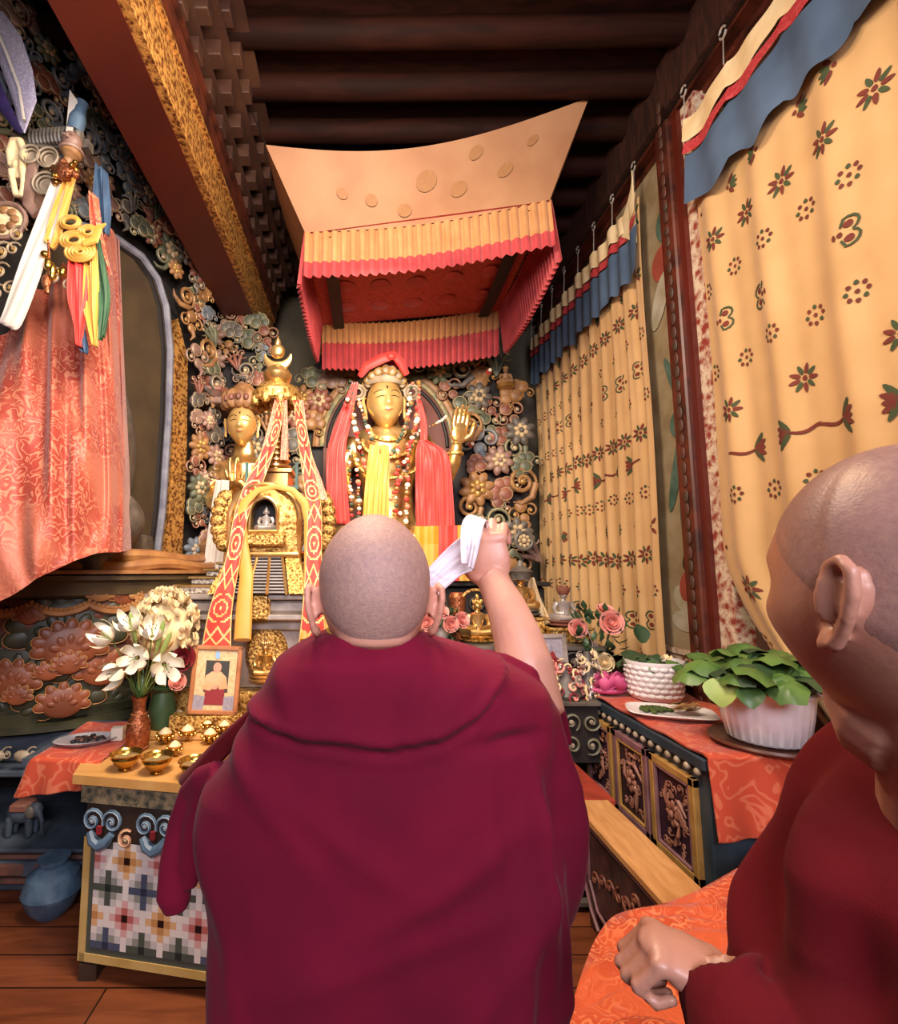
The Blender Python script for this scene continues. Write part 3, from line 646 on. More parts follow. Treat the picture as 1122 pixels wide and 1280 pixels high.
body = melt(b, .02, 6); obj('body', body, 'gold', st, sharp=180)
def simple_hand(M, s, curl=.3):
    """open hand along +z, palm facing -y"""
    m = MB(); m.ell((0, 0, .045), (.042, .018, .055), n=12, m=8)
    for k in range(4):
        x = (k - 1.5) * .021; L = (.036, .042, .04, .03)[k]; p = V((x, 0, .085)); pts = [V((x * .8, 0, .05)), p]; a = .06
        for j in range(3): a += curl * (.5 + j * .4); p = p + V((x * .25, -sin(a), cos(a))) * L * (1, .7, .6)[j]; pts.append(p.copy())
        m.tube(pts, [.011, .011, .0105, .009, .006], 7)
    m.tube([(.03, 0, .02), (.055, -.01, .045), (.06, -.02, .08), (.055, -.03, .1)], [.014, .013, .011, .007], 7)
    r = MB(); r.join(m, M @ T(s=s)); return r
hd = simple_hand(T(wr_ + V((0, 0, .0)), rz=.2, ry=.15), 2.1); obj('hand', melt(hd, .008, 3), 'gold', st, sharp=180)
cr = MB()
for k in range(9):
    a = -PI / 2 + (k - 4) * .36; c = V((hc.x + .19 * cos(a), hc.y + .2 * sin(a) + .05, hc.z + .24 + .04 * cos(2 * (a + PI / 2))))
    cr.ell(c, (.04, .03, .07), n=8, m=6, mi=0); cr.tube([(c.x + .035 * cos(t), c.y - .03, c.z + .035 * sin(t)) for t in [2 * PI * i / 10 for i in range(10)]], .010, 5, closed=True, up=(0, -1, 0), mi=1)
cr.lathe([(.19, .17), (.205, .19), (.2, .23), (.185, .24)], M=T((hc.x, hc.y + .03, hc.z)), n=24, mi=0)
for e in (-1, 1):
    for r_ in (.075, .045): cr.tube([(hc.x + e * .27 + r_ * cos(t), hc.y, hc.z + .12 + r_ * sin(t)) for t in [2 * PI * i / 14 for i in range(14)]], .014, 6, closed=True, up=(0, -1, 0), mi=0)
cr.lathe([(.13, .3), (.14, .36), (.09, .42), (.06, .5)], M=T((hc.x, hc.y + .05, hc.z)), n=16, mi=0); obj('crown', cr, ['cpale', 'cedge_gold'], st)
nk = MB()
for w, zz in ((.17, 0), (.25, -.11), (.33, -.25)):
    nk.tube([(SC.x + w * cos(a), 4.80 + .05 * abs(cos(a)) - .0, z0 + 1.22 + zz + w * .75 * sin(a)) for a in [PI + PI * i / 16 for i in range(17)]], .02, 6)
nk.tube([(el * .3 + wr_ * .7) + V((.07 * cos(a), .07 * sin(a), 0)) for a in [2 * PI * i / 12 for i in range(12)]], .02, 6, closed=True); obj('jewellery', nk, 'gold_relief', st)
ba = MB(); ba.lathe([(.75, -.25), (.8, -.2), (.66, -.08), (.7, -.02), (.6, 0)], M=T((SC.x, 4.95, z0), s=(1, .65, 1)), n=36, sq=lambda a, r, z: 1 + .04 * abs(sin(9 * a))); obj('lotus_base', ba, 'gold_relief', st)
# pedestal below the statue
mb = MB(); mb.box((.35, 5.08, .73), (2.5, 1.0, 1.46), b=.02); mb.box((.35, 5.05, 1.48), (2.56, 1.1, .04), b=.01)
for k in range(14):
    for j in range(4): spiral(mb, (0, 0), .085, k + j, (-1) ** (k + j), 1.2, M=T((-.8 + k * .178, 4.57, .75 + .19 * j)))
one('altar_plinth', mb, ['deep', 'cgrey'], 'tall carved plinth behind the altars that carries the central gilded statue', 'plinth')
# ---------------------------------------------------------------- scarves: hanging strips
def drape(name, rows, folds, mats, label, cat, group=None, depth=.02, thick=.006, n=40, nv=24, mf=None, sway=0, one_=True, parent=None, sharp=180):
    """rows: (left point, right point) pairs from top to bottom, in world space"""
    rows = [(V(a), V(b)) for a, b in rows]; K = len(rows) - 1
    def cr_(p0, p1, p2, p3, t): return .5 * ((2 * p1) + (p2 - p0) * t + (2 * p0 - 5 * p1 + 4 * p2 - p3) * t * t + (3 * p1 - p0 - 3 * p2 + p3) * t ** 3)
    def at(v):
        q = min(v * K, K - 1e-6); i = int(q); t = q - i; g = lambda j: rows[max(0, min(K, j))]
        return [cr_(g(i - 1)[s], g(i)[s], g(i + 1)[s], g(i + 2)[s], t) for s in (0, 1)]
    def fn(u, v, o=0):
        a, b = at(v); w = b - a; nn = V((w.y, -w.x, 0)); nn = nn.normalized() if nn.length > 1e-6 else V((0, -1, 0))
        k = sin(u * folds * 2 * PI + 1.5 * sin(v * 3 + u * 4)) * depth + .4 * depth * sin(u * folds * 4.3 * PI + v * 5)
        return a + w * u + nn * (k + o)
    m = MB(); m.grid(fn, n, nv, mf=mf)
    if thick:
        m2 = MB(); m2.grid(lambda u, v: fn(u, v, -thick), n, nv, mf=mf); m2.f = [tuple(reversed(f)) for f in m2.f]; m.join(m2)
        c = (n + 1) * (nv + 1); rim = []; 
        ed = [j for j in range(n + 1)] + [(j + 1) * (n + 1) + n for j in range(nv)] + [nv * (n + 1) + n - 1 - j for j in range(n)] + [(nv - 1 - j) * (n + 1) for j in range(nv - 1)]
        for a_, b_ in zip(ed, ed[1:] + ed[:1]): rim.append((b_, a_, a_ + c, b_ + c))
        m.f += rim; m.m += [0] * len(rim)
    if parent is not None: return obj(name, m, mats, parent, sharp=sharp)
    return one(name, m, mats, label, cat, group, sharp=sharp)
def rows_px(L, Y): return [(P(a, y, Y + (d if len(r) > 3 else 0)), P(b, y + (r[4] if len(r) > 4 else 0), Y + (d if len(r) > 3 else 0))) for r in L for (y, a, b, d) in [(r[0], r[1], r[2], r[3] if len(r) > 3 else 0)]]
drape('scarf', rows_px([(556, 462, 486), (580, 459, 487), (610, 456, 486), (660, 452, 486)], 4.52), 3, 'yellow_silk', 'wide yellow scarf hanging down the middle of the central statue', 'scarf', 'silk scarves on the central statue')
drape('scarf', rows_px([(478, 440, 448), (520, 424, 440), (560, 410, 432), (610, 408, 434), (655, 410, 438)], 4.66), 3, 'red_silk', 'red scarf on the left side of the central statue', 'scarf', 'silk scarves on the central statue')
drape('scarf', rows_px([(550, 524, 532, 0), (562, 520, 556, -.03), (580, 519, 563, -.03), (620, 519, 566), (662, 520, 568)], 4.62), 4, 'red_silk', 'broad red scarf on the right side of the central statue, below its raised arm', 'scarf', 'silk scarves on the central statue')
drape('scarf', rows_px([(500, 520, 526, 0), (525, 524, 533, 0), (556, 526, 534, -.0)], 4.68), 1, 'red_silk', 'narrow red scarf end knotted at the right shoulder of the central statue', 'scarf', 'silk scarves on the central statue')
m = MB(); q = [P(450, 470, 4.75), P(458, 458, 4.7), P(478, 448, 4.68), P(492, 444, 4.68), P(500, 452, 4.7), P(508, 468, 4.75)]
m.tube(q, [.03, .045, .05, .045, .045, .03], 8, flat=((0, 1, 0), .5)); m.ell(P(489, 445, 4.66), (.05, .03, .04)); one('head_ribbon', m, 'red_silk', 'red cloth band tied over the crown of the central statue', 'ribbon')
def garland(pts, r, mats, label, rg, jitter=.01):
    m = MB(); pts = [V(p) for p in pts]
    for i in range(len(pts) - 1):
        a, b = pts[i], pts[i + 1]; n = max(1, int((b - a).length / (r * 1.4)))
        for k in range(n):
            p = a + (b - a) * (k / n) + V((rg.uniform(-1, 1), rg.uniform(-1, 1), rg.uniform(-1, 1))) * jitter; s = r * rg.choice((.7, 1, 1, 1.35)); m.ell(p, (s, s, s * rg.uniform(.7, 1)), n=8, m=6, mi=rg.randrange(len(mats)))
    return one('bead_garland', m, mats, label, 'garland', 'bead garlands on the central statue')
rg = random.Random(5); BM = ['bead_red', 'bead_white', 'bead_green', 'bead_coral', 'gold']
def cat_(x0, y0, x1, y1, sag, Y, n=10): return [P(x0 + (x1 - x0) * i / n, y0 + (y1 - y0) * i / n + sag * sin(PI * i / n), Y) for i in range(n + 1)]
for args, lb in (((448, 500, 516, 500, 70, 4.56), 'inner bead garland around the neck of the central statue'),
                 ((440, 520, 522, 520, 110, 4.6), 'long bead garland looping over the chest of the central statue'),
                 ((436, 560, 440, 650, 8, 4.6), 'strand of red and white beads beside the left red scarf of the central statue'),
                 ((498, 560, 494, 655, -6, 4.56), 'strand of flowers and beads right of the yellow scarf'),
                 ((510, 555, 508, 655, 6, 4.6), 'dark and coral bead strand beside the broad red scarf'),
                 ((446, 575, 449, 655, -5, 4.58), 'dark bead strand left of the yellow scarf'),
                 ((515, 540, 560, 520, 3, 4.72), 'pale string of beads stretched from the chest to the raised arm'),
                 ((437, 478, 446, 545, 0, 4.68), 'bead tassel hanging beside the left cheek of the central statue'),
                 ((515, 478, 505, 548, 0, 4.68), 'bead tassel hanging beside the right cheek of the central statue'),
                 ((524, 478, 518, 560, 4, 4.7), 'outer bead tassel hanging right of the statue face')):
    garland(cat_(*args), .02 if 'pale' not in lb else .014, BM if 'pale' not in lb else ['bead_white', 'gold'], lb, rg, .008)
for i, (x, y) in enumerate(((505, 578), (434, 500), (575, 537), (612, 463), (500, 642), (590, 555), (449, 560))):
    m = MB(); q = P(x, y, 4.5 if x < 520 else 4.98)
    for k in range(7): a = 2 * PI * k / 7; m.grid(petal_grid(.07, .06, .8), 4, 4, M=T(q, rx=-.3, ry=a) @ T((0, -.01, 0)))
    m.ell(q + V((0, -.01, 0)), .02, n=8, m=6, mi=1)
    one('cloth_flower', m, ['red_silk' if i != 1 else 'bead_coral', 'bead_white'], ('red cloth flower pinned right of the yellow scarf', 'coral cloth flower by the left ear of the central statue', 'red cloth flower in the raised hand of the central statue', 'red cloth flower in the carved clouds above the raised hand',
        'red cloth flower low on the robe of the central statue', 'red cloth flower below the raised hand, on the halo rim', 'red cloth flower on the left chest of the central statue')[i], 'flower', 'cloth flowers on the central statue')
# small altar front under the statue: coloured cloth panels
m = MB(); a, b, c, d = P(518, 658, 4.46), P(604, 656, 4.46), P(604, 726, 4.46), P(518, 726, 4.46)
m.grid(lambda u, v: (a * (1 - u) + b * u) * (1 - v) + (d * (1 - u) + c * u) * v + V((0, -.015 * sin(u * 30), 0)), 40, 6, mf=lambda u, v: (0 if u < .34 else 1 if u < .62 else 2) if v < .35 else (3 if u < .34 else 1 if u < .66 else 3))
one('altar_cloth', m, ['orange_silk', 'red_silk', 'orange_silk', 'yellow_silk'], 'orange, red and yellow panelled cloth hanging beneath the central statue', 'cloth', sharp=180)
# ================================================================ SECOND GILDED STATUE
g2 = thing('gilded_statue', 'smaller gilded statue with joined palms and a tall dark crown, left of the stupa spire', 'statue', (-1.05, 4.35, 1.9))
hc2 = P(302, 532, 4.2); hd2, ft2, er2 = face_head(T(hc2, rz=.1), .34); _h = obj('head', hd2, 'gold_face', g2, sharp=180); obj('painted_features', ft2, ['ink', 'lip'], _h); obj('ear', er2, 'gold_face', _h)
b = MB(); bx = hc2.x; zc = hc2.z
b.lathe([(.3, -1.15), (.22, -.85), (.19, -.6), (.24, -.42), (.25, -.33), (.1, -.25), (.075, -.1)], M=T((bx, 4.3, zc), s=(1, .7, 1)), n=22)
for e in (-1, 1): b.tube([(bx + e * .22, 4.3, zc - .34), (bx + e * .27, 4.22, zc - .55), (bx + e * .2, 4.08, zc - .68), (bx + e * .03, 4.0, zc - .5)], [.075, .065, .05, .035], 10)
obj('body', melt(b, .014, 5), 'gold', g2, sharp=180)
b = MB()
for e in (-1, 1): b.join(simple_hand(T((bx + e * .022, 3.99, zc - .55), rz=e * 1.5), 1.3, .02))
obj('joined_hands', melt(b, .006, 3), 'gold', g2, sharp=180)
cr = MB()
for k in range(7):
    a = -PI / 2 + (k - 3) * .42; c = V((hc2.x + .15 * cos(a), hc2.y + .15 * sin(a) + .04, hc2.z + .21)); cr.ell(c, (.05, .03, .085), n=8, m=6); cr.ell(c + V((0, -.03, 0)), (.025, .02, .03), n=7, m=5, mi=1)
cr.lathe([(.13, .13), (.145, .15), (.14, .2), (.12, .3), (.07, .36)], M=T((hc2.x, hc2.y + .04, hc2.z)), n=20); obj('crown', cr, ['cochre', 'cred'], g2)
mb = MB(); mb.lathe([(.42, 1.58), (.46, 1.64), (.38, 1.74), (.4, 1.8), (.34, 1.86)], M=T((bx, 4.35, 0)), n=24); mb.box((bx, 4.45, .79), (.8, .8, 1.58)); obj('lotus_base', mb, 'cochre', g2)
drape('scarf', rows_px([(600, 270, 286), (640, 264, 284), (700, 256, 278), (765, 252, 274)], 3.75), 2, 'white_silk', 'long white silk scarf hanging beside the left streamers of the stupa', 'scarf', depth=.012)
# ================================================================ STUPA
YS = 3.25; SX = P(342, 700, YS).x
zy = lambda y: zat(y, YS - .4)
su = thing('reliquary_stupa', 'silver and gilt reliquary stupa with a ringed spire and steps', 'stupa', (SX, YS, .80))
def tierbox(mb, w, d, za, zb, b=.006, mi=0, dx=0): mb.box((SX + dx, YS + .05, (za + zb) / 2), (w, d, zb - za), b=b, mi=mi)
m = MB(); tierbox(m, 1.16, .9, .801, .95, mi=1); tierbox(m, .98, .72, .95, 1.30); tierbox(m, 1.06, .8, 1.27, 1.33); obj('lower_body', m, ['silver', 'gold_relief'], su)
yf = YS + .05 - .36
m = MB(); c = V((P(333, 845, yf).x, yf - .01, 1.14)); m.lathe([(.001, .03), (.12, .03), (.15, .0), (.15, -.02)], M=T(c, rx=PI / 2, s=(.8, 1.05, 1)), n=24)
_h = obj('oval_plaque', m, 'gold_fine', su); m = MB(); deity(m, T(c + V((0, -.03, -.14))), .27, True); obj('plaque_figure', m, ['gold', 'gold'], _h)
m = MB(); tierbox(m, 1.26, .95, 1.33, 1.36); tierbox(m, 1.2, .9, 1.36, 1.44, b=.02); tierbox(m, 1.26, .95, 1.44, 1.47); obj('silver_cornice', m, 'silver', su)
yc = YS + .05 - .46
for x_, w_, h_ in ((-.02, .16, .15), (-.53, .1, .13), (.53, .1, .13)): m = MB(); m.box((SX + x_, yc, 1.40), (w_, .04, h_), b=.015); obj('gilt_mount', m, 'gold_fine', su)
zz = 1.47
for k, (w, h) in enumerate(((1.0, .05), (.86, .045), (.72, .045), (.60, .04))):
    m = MB(); tierbox(m, w, w * .72, zz, zz + h, b=.004); tierbox(m, w + .03, w * .72 + .03, zz + h - .015, zz + h, b=.003, mi=1); obj('step', m, ['silver_relief', 'gold'], su); zz += h
zs = zz                                             # about 1.79
m = MB(); m.lathe([(.2, 0), (.24, .015), (.25, .03), (.21, .04), (.24, .055), (.2, .07)], M=T((SX, YS + .02, zs)), n=36, sq=lambda a, r, z: 1 + .03 * cos(18 * a)); obj('lotus_ring', m, 'gold', su)
m = MB(); zd = zs + .07; m.lathe([(.17, 0), (.2, .1), (.225, .22), (.225, .32), (.17, .38), (.1, .4)], M=T((SX, YS + .03, zd)), n=36); obj('dome', m, 'silver_relief', su)
# ladder down the steps
m = MB(); yl = YS - .50
A_, B_ = V((SX, YS - .33, zs + .03)), V((SX, yl + .02, 1.475))
for i in range(4):
    f_ = (i - 1.5) / 1.5; m.tube([A_ + V((f_ * .105, 0, 0)), B_ + V((f_ * .155, 0, 0))], .009, 6)
for i in range(12):
    p = A_ + (B_ - A_) * (i + .5) / 12; w = .105 + .05 * (i + .5) / 12; m.box(p + V((0, .01, 0)), (2 * w, .014, .008), mi=1)
m.add([A_ + V((-.11, .03, 0)), A_ + V((.11, .03, 0)), B_ + V((.16, .03, 0)), B_ + V((-.16, .03, 0))], [(3, 2, 1, 0)], 2)
obj('ladder', m, ['gold', 'silver', 'table_dark'], su)
for e in (-1, 1):
    m = MB(); m.add([A_ + V((e * .12, 0, 0)), A_ + V((e * .2, 0, 0)), B_ + V((e * .27, 0, 0)), B_ + V((e * .17, 0, 0)), A_ + V((e * .12, .1, 0)), A_ + V((e * .2, .1, 0)), B_ + V((e * .27, .1, 0)), B_ + V((e * .17, .1, 0))],
                    [(0, 1, 2, 3), (7, 6, 5, 4), (0, 4, 5, 1), (1, 5, 6, 2), (2, 6, 7, 3), (3, 7, 4, 0)]); obj('ladder_side', m, 'gold_fine', su)
# gilt niche front
def nich(w, h, n=22): return [(w * cos(a), h * .5 + w * sin(a)) for a in [PI * i / n for i in range(n + 1)]] + [(-w, 0), (w, 0)]
m = MB(); yn = YS - .33
outer = nich(.19, .40); inner = [(x * .42, .13 + z * .50) for x, z in nich(.19, .40)]
n = len(outer); vs = [(SX + p[0], yn, zd - .03 + p[1]) for p in outer] + [(SX + p[0], yn - .03, zd - .03 + p[1]) for p in inner] + [(SX + p[0], yn + .1, zd - .03 + p[1]) for p in inner] + [(SX + p[0], yn + .1, zd - .03 + p[1]) for p in outer]
fs = []
for k in range(n):
    j = (k + 1) % n
    fs += [(k, n + k, n + j, j), (n + k, 2 * n + k, 2 * n + j, n + j), (3 * n + k, k, j, 3 * n + j)]
m.add(vs, fs); nf_ = obj('niche_front', m, 'gold_relief', su)
m = MB(); m.tube([(SX + p[0] * 1.0, yn - .005, zd - .03 + p[1]) for p in nich(.2, .40)], .018, 8, closed=True, up=(0, -1, 0)); m.tube([(SX + p[0], yn - .03, zd - .03 + p[1]) for p in inner], .012, 8, closed=True, up=(0, -1, 0)); obj('niche_rim', m, 'gold', nf_)
m = MB(); m.box((SX, yn + .11, zd + .23), (.2, .02, .28)); m.box((SX, yn - .01, zd + .05), (.26, .1, .07), b=.01, mi=1); obj('niche_back', m, ['black', 'gold_fine'], nf_)
m = MB(); deity(m, T((SX + .005, yn + .03, zd + .085)), .2, False); one('seated_figurine', m, ['silver', 'silver'], 'tiny silver seated buddha inside the niche of the stupa', 'figurine')
m = MB(); zh = zd + .39; m.box((SX, YS, zh + .05), (.2, .2, .1), b=.006); m.box((SX, YS, zh + .11), (.24, .24, .02)); obj('square_harmika', m, 'gold', su)
m = MB(); m.box((SX, YS, zh - .005), (.34, .3, .02)); 
for e in (-1, 1): m.box((SX + e * .155, YS - .13, zh + .07), (.016, .016, .17))
obj('green_frame', m, 'turquoise', su)
zr = zh + .10
for k in range(13):
    r = .105 - .0048 * k; m = MB(); m.lathe([(r * .8, 0), (r, .008), (r, .02), (r * .8, .03)], M=T((SX, YS, zr + k * .0375)), n=22); m.lathe([(r * .66, -.004), (r * .66, .036)], M=T((SX, YS, zr + k * .0375)), n=14, cap=False); obj('spire_ring', m, 'gold', su)
zt = zr + 13 * .0375
m = MB(); m.lathe([(.02, .10), (.10, .085), (.15, .03), (.155, -.03), (.14, -.045), (.12, 0), (.02, .04)], M=T((SX, YS, zt + .02)), n=32, sq=lambda a, r, z: 1 + .07 * abs(sin(6 * a)))
for k in range(10): a = 2 * PI * k / 10; m.ell((SX + .15 * cos(a), YS + .15 * sin(a), zt - .02), (.03, .03, .035), n=7, m=5)
obj('parasol', m, 'gold_relief', su)
m = MB(); m.lathe([(.04, .08), (.085, .12), (.095, .16), (.07, .2), (.04, .22)], M=T((SX, YS, zt + .02)), n=20)
cz = zt + .02 + .285; pts = []; rr = []
for k in range(15): a = PI + PI * k / 14; pts.append((SX + .085 * cos(a), YS, cz + .085 * sin(a) + .02)); rr.append(.006 + .03 * sin(PI * k / 14))
m.tube(pts, rr, 8, flat=((0, 1, 0), .5), up=(0, 1, 0)); m.ell((SX, YS - .005, cz + .035), (.05, .03, .05), n=14, m=10); m.lathe([(.018, .08), (.022, .1), (.008, .13), (.0005, .15)], M=T((SX, YS, cz)), n=10); obj('moon_and_sun', m, 'gold', su)
for e in (-1, 1):       # gilt side wings
    m = MB()
    for k in range(7): a = -1.1 + 2.2 * k / 6; m.ell((SX + e * (.27 + .08 * cos(a)), YS - .05, zd + .19 + .17 * sin(a)), (.05, .03, .045), n=8, m=6)
    m.box((SX + e * .27, YS - .05, zd + .19), (.02, .03, .38)); m.ell((SX + e * .30, YS - .04, zd + .19), (.05, .02, .13)); obj('side_wing', m, 'gold_fine', su)
# streamers
def ribbon(name, L, mats, label, pat, folds=.6, depth=.008, group='brocade streamers on the stupa'):
    rws = [(P(a, y, Y), P(b, y, Y)) for (y, a, b, Y) in L]
    return drape(name, rws, folds, mats, label, 'streamer', group, depth=depth, thick=.003, n=24, nv=150, mf=pat)
def pat_bands(u, v):
    k = int(v * 9); q = (v * 9) % 1; x = abs(u - .5) * 2
    if x > .93: return 1
    if k % 2: return 1 if  ((x - .0) ** 2 + ((q - .5) * 2.2) ** 2) ** .5 % .5 < .14 else 0
    return 1 if abs((q * 2 - 1) - (x * 1.4 - .7)) < .13 or abs((1 - q * 2) - (x * 1.4 - .7)) < .10 else 0
rb = ['streamer', 'streamer_gold']
ribbon('streamer', [(500, 346, 354, 3.1), (540, 338, 350, 3.0), (600, 309, 330, 2.92), (640, 294, 312, 2.86), (700, 282, 300, 2.78), (760, 262, 290, 2.72), (808, 252, 288, 2.70)], rb, 'red brocade streamer with gold pattern down the left front of the stupa', pat_bands)
ribbon('streamer', [(500, 366, 374, 3.1), (540, 371, 384, 3.0), (600, 379, 396, 2.92), (640, 384, 402, 2.86), (700, 382, 402, 2.78), (760, 378, 404, 2.72), (812, 372, 410, 2.70)], rb, 'red brocade streamer with gold pattern down the right front of the stupa', pat_bands)
ribbon('streamer', [(500, 343, 349, 3.12), (560, 328, 342, 3.02), (600, 312, 328, 2.98), (625, 297, 316, 2.94)], ['streamer_pink', 'streamer_pink'], 'faded pink streamer falling left from the spire of the stupa', None)
ribbon('streamer', [(500, 354, 359, 3.13), (545, 352, 360, 3.12), (575, 350, 360, 3.1)], ['streamer_pink', 'streamer_pink'], 'short pink streamer over the spire rings of the stupa', None)
ribbon('streamer', [(500, 372, 379, 3.12), (560, 376, 388, 3.02), (600, 384, 402, 2.98), (625, 392, 410, 2.94)], ['streamer_pink', 'streamer_pink'], 'faded pink streamer falling right from the spire of the stupa', None)
# yellow scarf arched over the niche
ap = [P(303, 800, 2.70), P(305, 760, 2.74), P(308, 720, 2.80), P(301, 680, 2.85), P(300, 650, 2.86), P(306, 628, 2.86), P(322, 613, 2.86), P(344, 608, 2.86), P(366, 613, 2.86), P(380, 628, 2.86), P(385, 650, 2.86), P(385, 690, 2.84), P(384, 740, 2.78), P(380, 800, 2.70)]
m = MB(); m.tube(ap, [.045, .043, .038, .04, .035, .026, .018, .016, .018, .024, .024, .022, .022, .024], 10, flat=((0, 1, 0), .35), up=(1, 0, 0)); one('yellow_scarf', m, 'yellow_silk', 'yellow silk scarf arched over the niche and down both sides of the stupa steps', 'scarf')
m = MB(); m.tube([P(411, 806, 2.69), P(414, 800, 2.7), P(402, 740, 2.74)], [.02, .02, .01], 8, flat=((0, 1, 0), .4)); one('yellow_scarf', m, 'yellow_silk', 'end of a second yellow scarf just left of the standing person\'s ear', 'scarf')
# stand of the stupa
m = MB(); m.box((-.55, 3.25, .385), (1.3, 1.1, .77)); m.box((-.56, 3.20, .785), (1.38, 1.16, .03), b=.006); one('stupa_stand', m, 'table_wood', 'wooden stand under the silver stupa, crowded with brass offerings', 'stand')
# ================================================================ LEFT SIDE: great statue on its lotus throne
LA, LB = V((-1.3, 4.4, 0)), V((-2.2, 2.6, 0)); LD = (LA - LB).normalized(); LN = V((LD.y, -LD.x, 0))   # plane of the left halo; LN points into the room
def onL(px, py, off=0):
    a, b = ray(px, py); o = LB + LN * off; d = V((a, 1, 0)); den = d.x * LD.y - d.y * LD.x
    Y = (o.x * LD.y - o.y * LD.x) / den; return V((a * Y, Y, H + b * Y))
ML = Matrix.Translation((LB.x, LB.y, 0)) @ Matrix(((LD.x, -LN.x, 0, 0), (LD.y, -LN.y, 0, 0), (0, 0, 1, 0), (0, 0, 0, 1)))   # local x along the plane, -y into the room
MLi = ML.inverted()
def loc(px, py): q = MLi @ onL(px, py); return q.x, q.z
def inpoly(x, y, P_):
    c = False; n = len(P_)
    for i in range(n):
        a, b = P_[i], P_[(i + 1) % n]
        if (a[1] > y) != (b[1] > y) and x < (b[0] - a[0]) * (y - a[1]) / (b[1] - a[1]) + a[0]: c = not c
    return c
lh = thing('carved_halo', 'carved wooden halo of the great left statue with a plain arched panel under cloud scrolls', 'halo', (-1.75, 3.5, .9))
out = [loc(*p) for p in ((-60, 4), (40, 4), (92, 60), (125, 130), (165, 215), (215, 290), (262, 372), (262, 500), (255, 640), (248, 745), (190, 745), (100, 745), (-60, 745))]
m = MB(); m.prism([(x, min(z, 4.9)) for x, z in out], .03, .12, M=ML); obj('backing_panel', m, 'halo_dark', lh)
arc = [loc(*p) for p in ((186, 735), (198, 640), (206, 520), (208, 440), (203, 385), (192, 350), (172, 322), (140, 300), (100, 285), (40, 280))]
m = MB(); m.prism(arc + [loc(40, 735)], -.02, .03, M=ML); obj('arched_panel', m, 'halo_olive', lh)
m = MB(); p3 = [ML @ V((x, -.04, z)) for x, z in arc]; m.tube(p3, .028, 8, mi=0); m.tube([ML @ V((x - .05, -.025, z - .03)) for x, z in arc], .018, 6, mi=1)
obj('arch_rim', m, ['halo_edge', 'black'], lh)
strip = [loc(*p) for p in ((212, 735), (240, 735), (238, 600), (230, 470), (216, 400), (214, 480), (216, 600))]
m = MB(); m.prism([loc(*p) for p in ((190, 740), (218, 740), (226, 590), (228, 450), (216, 400), (210, 450), (209, 560), (203, 650))], -.06, .03, M=ML); obj('fretwork_border', m, 'beam_gold', lh)
rg = random.Random(23)
RGN = [loc(*p) for p in ((-20, 6), (36, 6), (80, 60), (115, 130), (160, 215), (205, 290), (250, 372), (262, 500), (258, 640), (250, 720), (226, 720), (232, 600), (232, 450), (220, 390), (205, 345), (180, 310), (140, 285), (80, 275), (-20, 275))]
xs = [p[0] for p in RGN]; zs_ = [p[1] for p in RGN]
scatter(lh, lambda: (rg.uniform(min(xs), max(xs)), rg.uniform(min(zs_), max(zs_))), lambda x, z: inpoly(x, z, RGN), 97, .11, .185, rg, (3, 3.4, 3.5, 2.5, 3, 3.2), -.08, ML, .46)
# carved clouds and small figures between the two halos (a second, smaller halo behind the praying statue)
h2 = thing('carved_halo', 'carved cloud halo behind the smaller praying statue, with a red figure on a bracket', 'halo', (-1.1, 4.6, 0))
Y2 = 4.62
R2 = [(P(px, py, Y2).x, P(px, py, Y2).z) for px, py in ((232, 430), (255, 405), (300, 395), (335, 408), (338, 470), (330, 640), (290, 700), (255, 745), (225, 735), (218, 600), (212, 520))]
m = MB(); m.prism(R2, .06, .16, M=T((0, Y2, 0))); obj('backing_panel', m, 'halo_dark', h2)
xs = [p[0] for p in R2]; zs_ = [p[1] for p in R2]
scatter(h2, lambda: (rg.uniform(min(xs), max(xs)), rg.uniform(min(zs_), max(zs_))), lambda x, z: inpoly(x, z, R2), 80, .12, .2, rg, (3, 4, 3, 4, 2, 3), 0, T((0, Y2, 0)), .42)
q = P(263, 500, 4.25); m = MB(); deity(m, T((q.x, q.y, q.z), rz=.3), .42, True); obj('carved_figure', m, ['cred', 'cpink'], h2)
m = MB(); m.box((q.x, q.y + .15, q.z - .03), (.34, .5, .06), b=.01); obj('bracket', m, 'cpink', h2)
q = P(240, 560, 4.3); m = MB(); deity(m, T((q.x, q.y, q.z), rz=.3), .36, True, halo=True); m.box((q.x, q.y + .15, q.z - .03), (.25, .4, .05)); obj('carved_figure', m, ['cochre', 'cedge_gold'], h2)
# great statue: robe-covered body, ear and part of the head
gs = thing('great_statue', 'enormous draped seated statue at the left edge with a long pale ear', 'statue', (-2.3, 3.25, 1.55))
m = MB(); hc3 = P(-62, 190, 3.0); m.ell(hc3, (.36, .38, .52), n=28, m=20); m.lathe([(.2, -.7), (.2, -.35)], M=T(hc3), n=16); obj('head', melt(m, .03, 3), 'cgrey', gs, sharp=180)
m = MB(); m.ell((-2.3, 3.3, 2.35), (.78, .5, 1.0), n=24, m=16); m.ell((-2.3, 3.1, 1.9), (.95, .55, .4), n=24, m=14); m.box((-2.3, 3.3, 1.7), (1.6, .8, .3)); obj('body', melt(m, .04, 4), 'cgrey', gs, sharp=180)
m = MB(); e0 = P(20, 200, 2.75); k = 2.75 / F
def ep(x, y, d=0): return P(x, y, 2.48) + V((0, d, 0))
m.tube([ep(14, 208), ep(12, 190), ep(17, 176), ep(25, 176), ep(30, 190), ep(28, 208), ep(30, 228), ep(28, 246), ep(20, 244), ep(16, 226), ep(13, 212)], [.018, .02, .022, .022, .022, .02, .018, .018, .018, .017, .016], 8, up=(0, -1, 0))
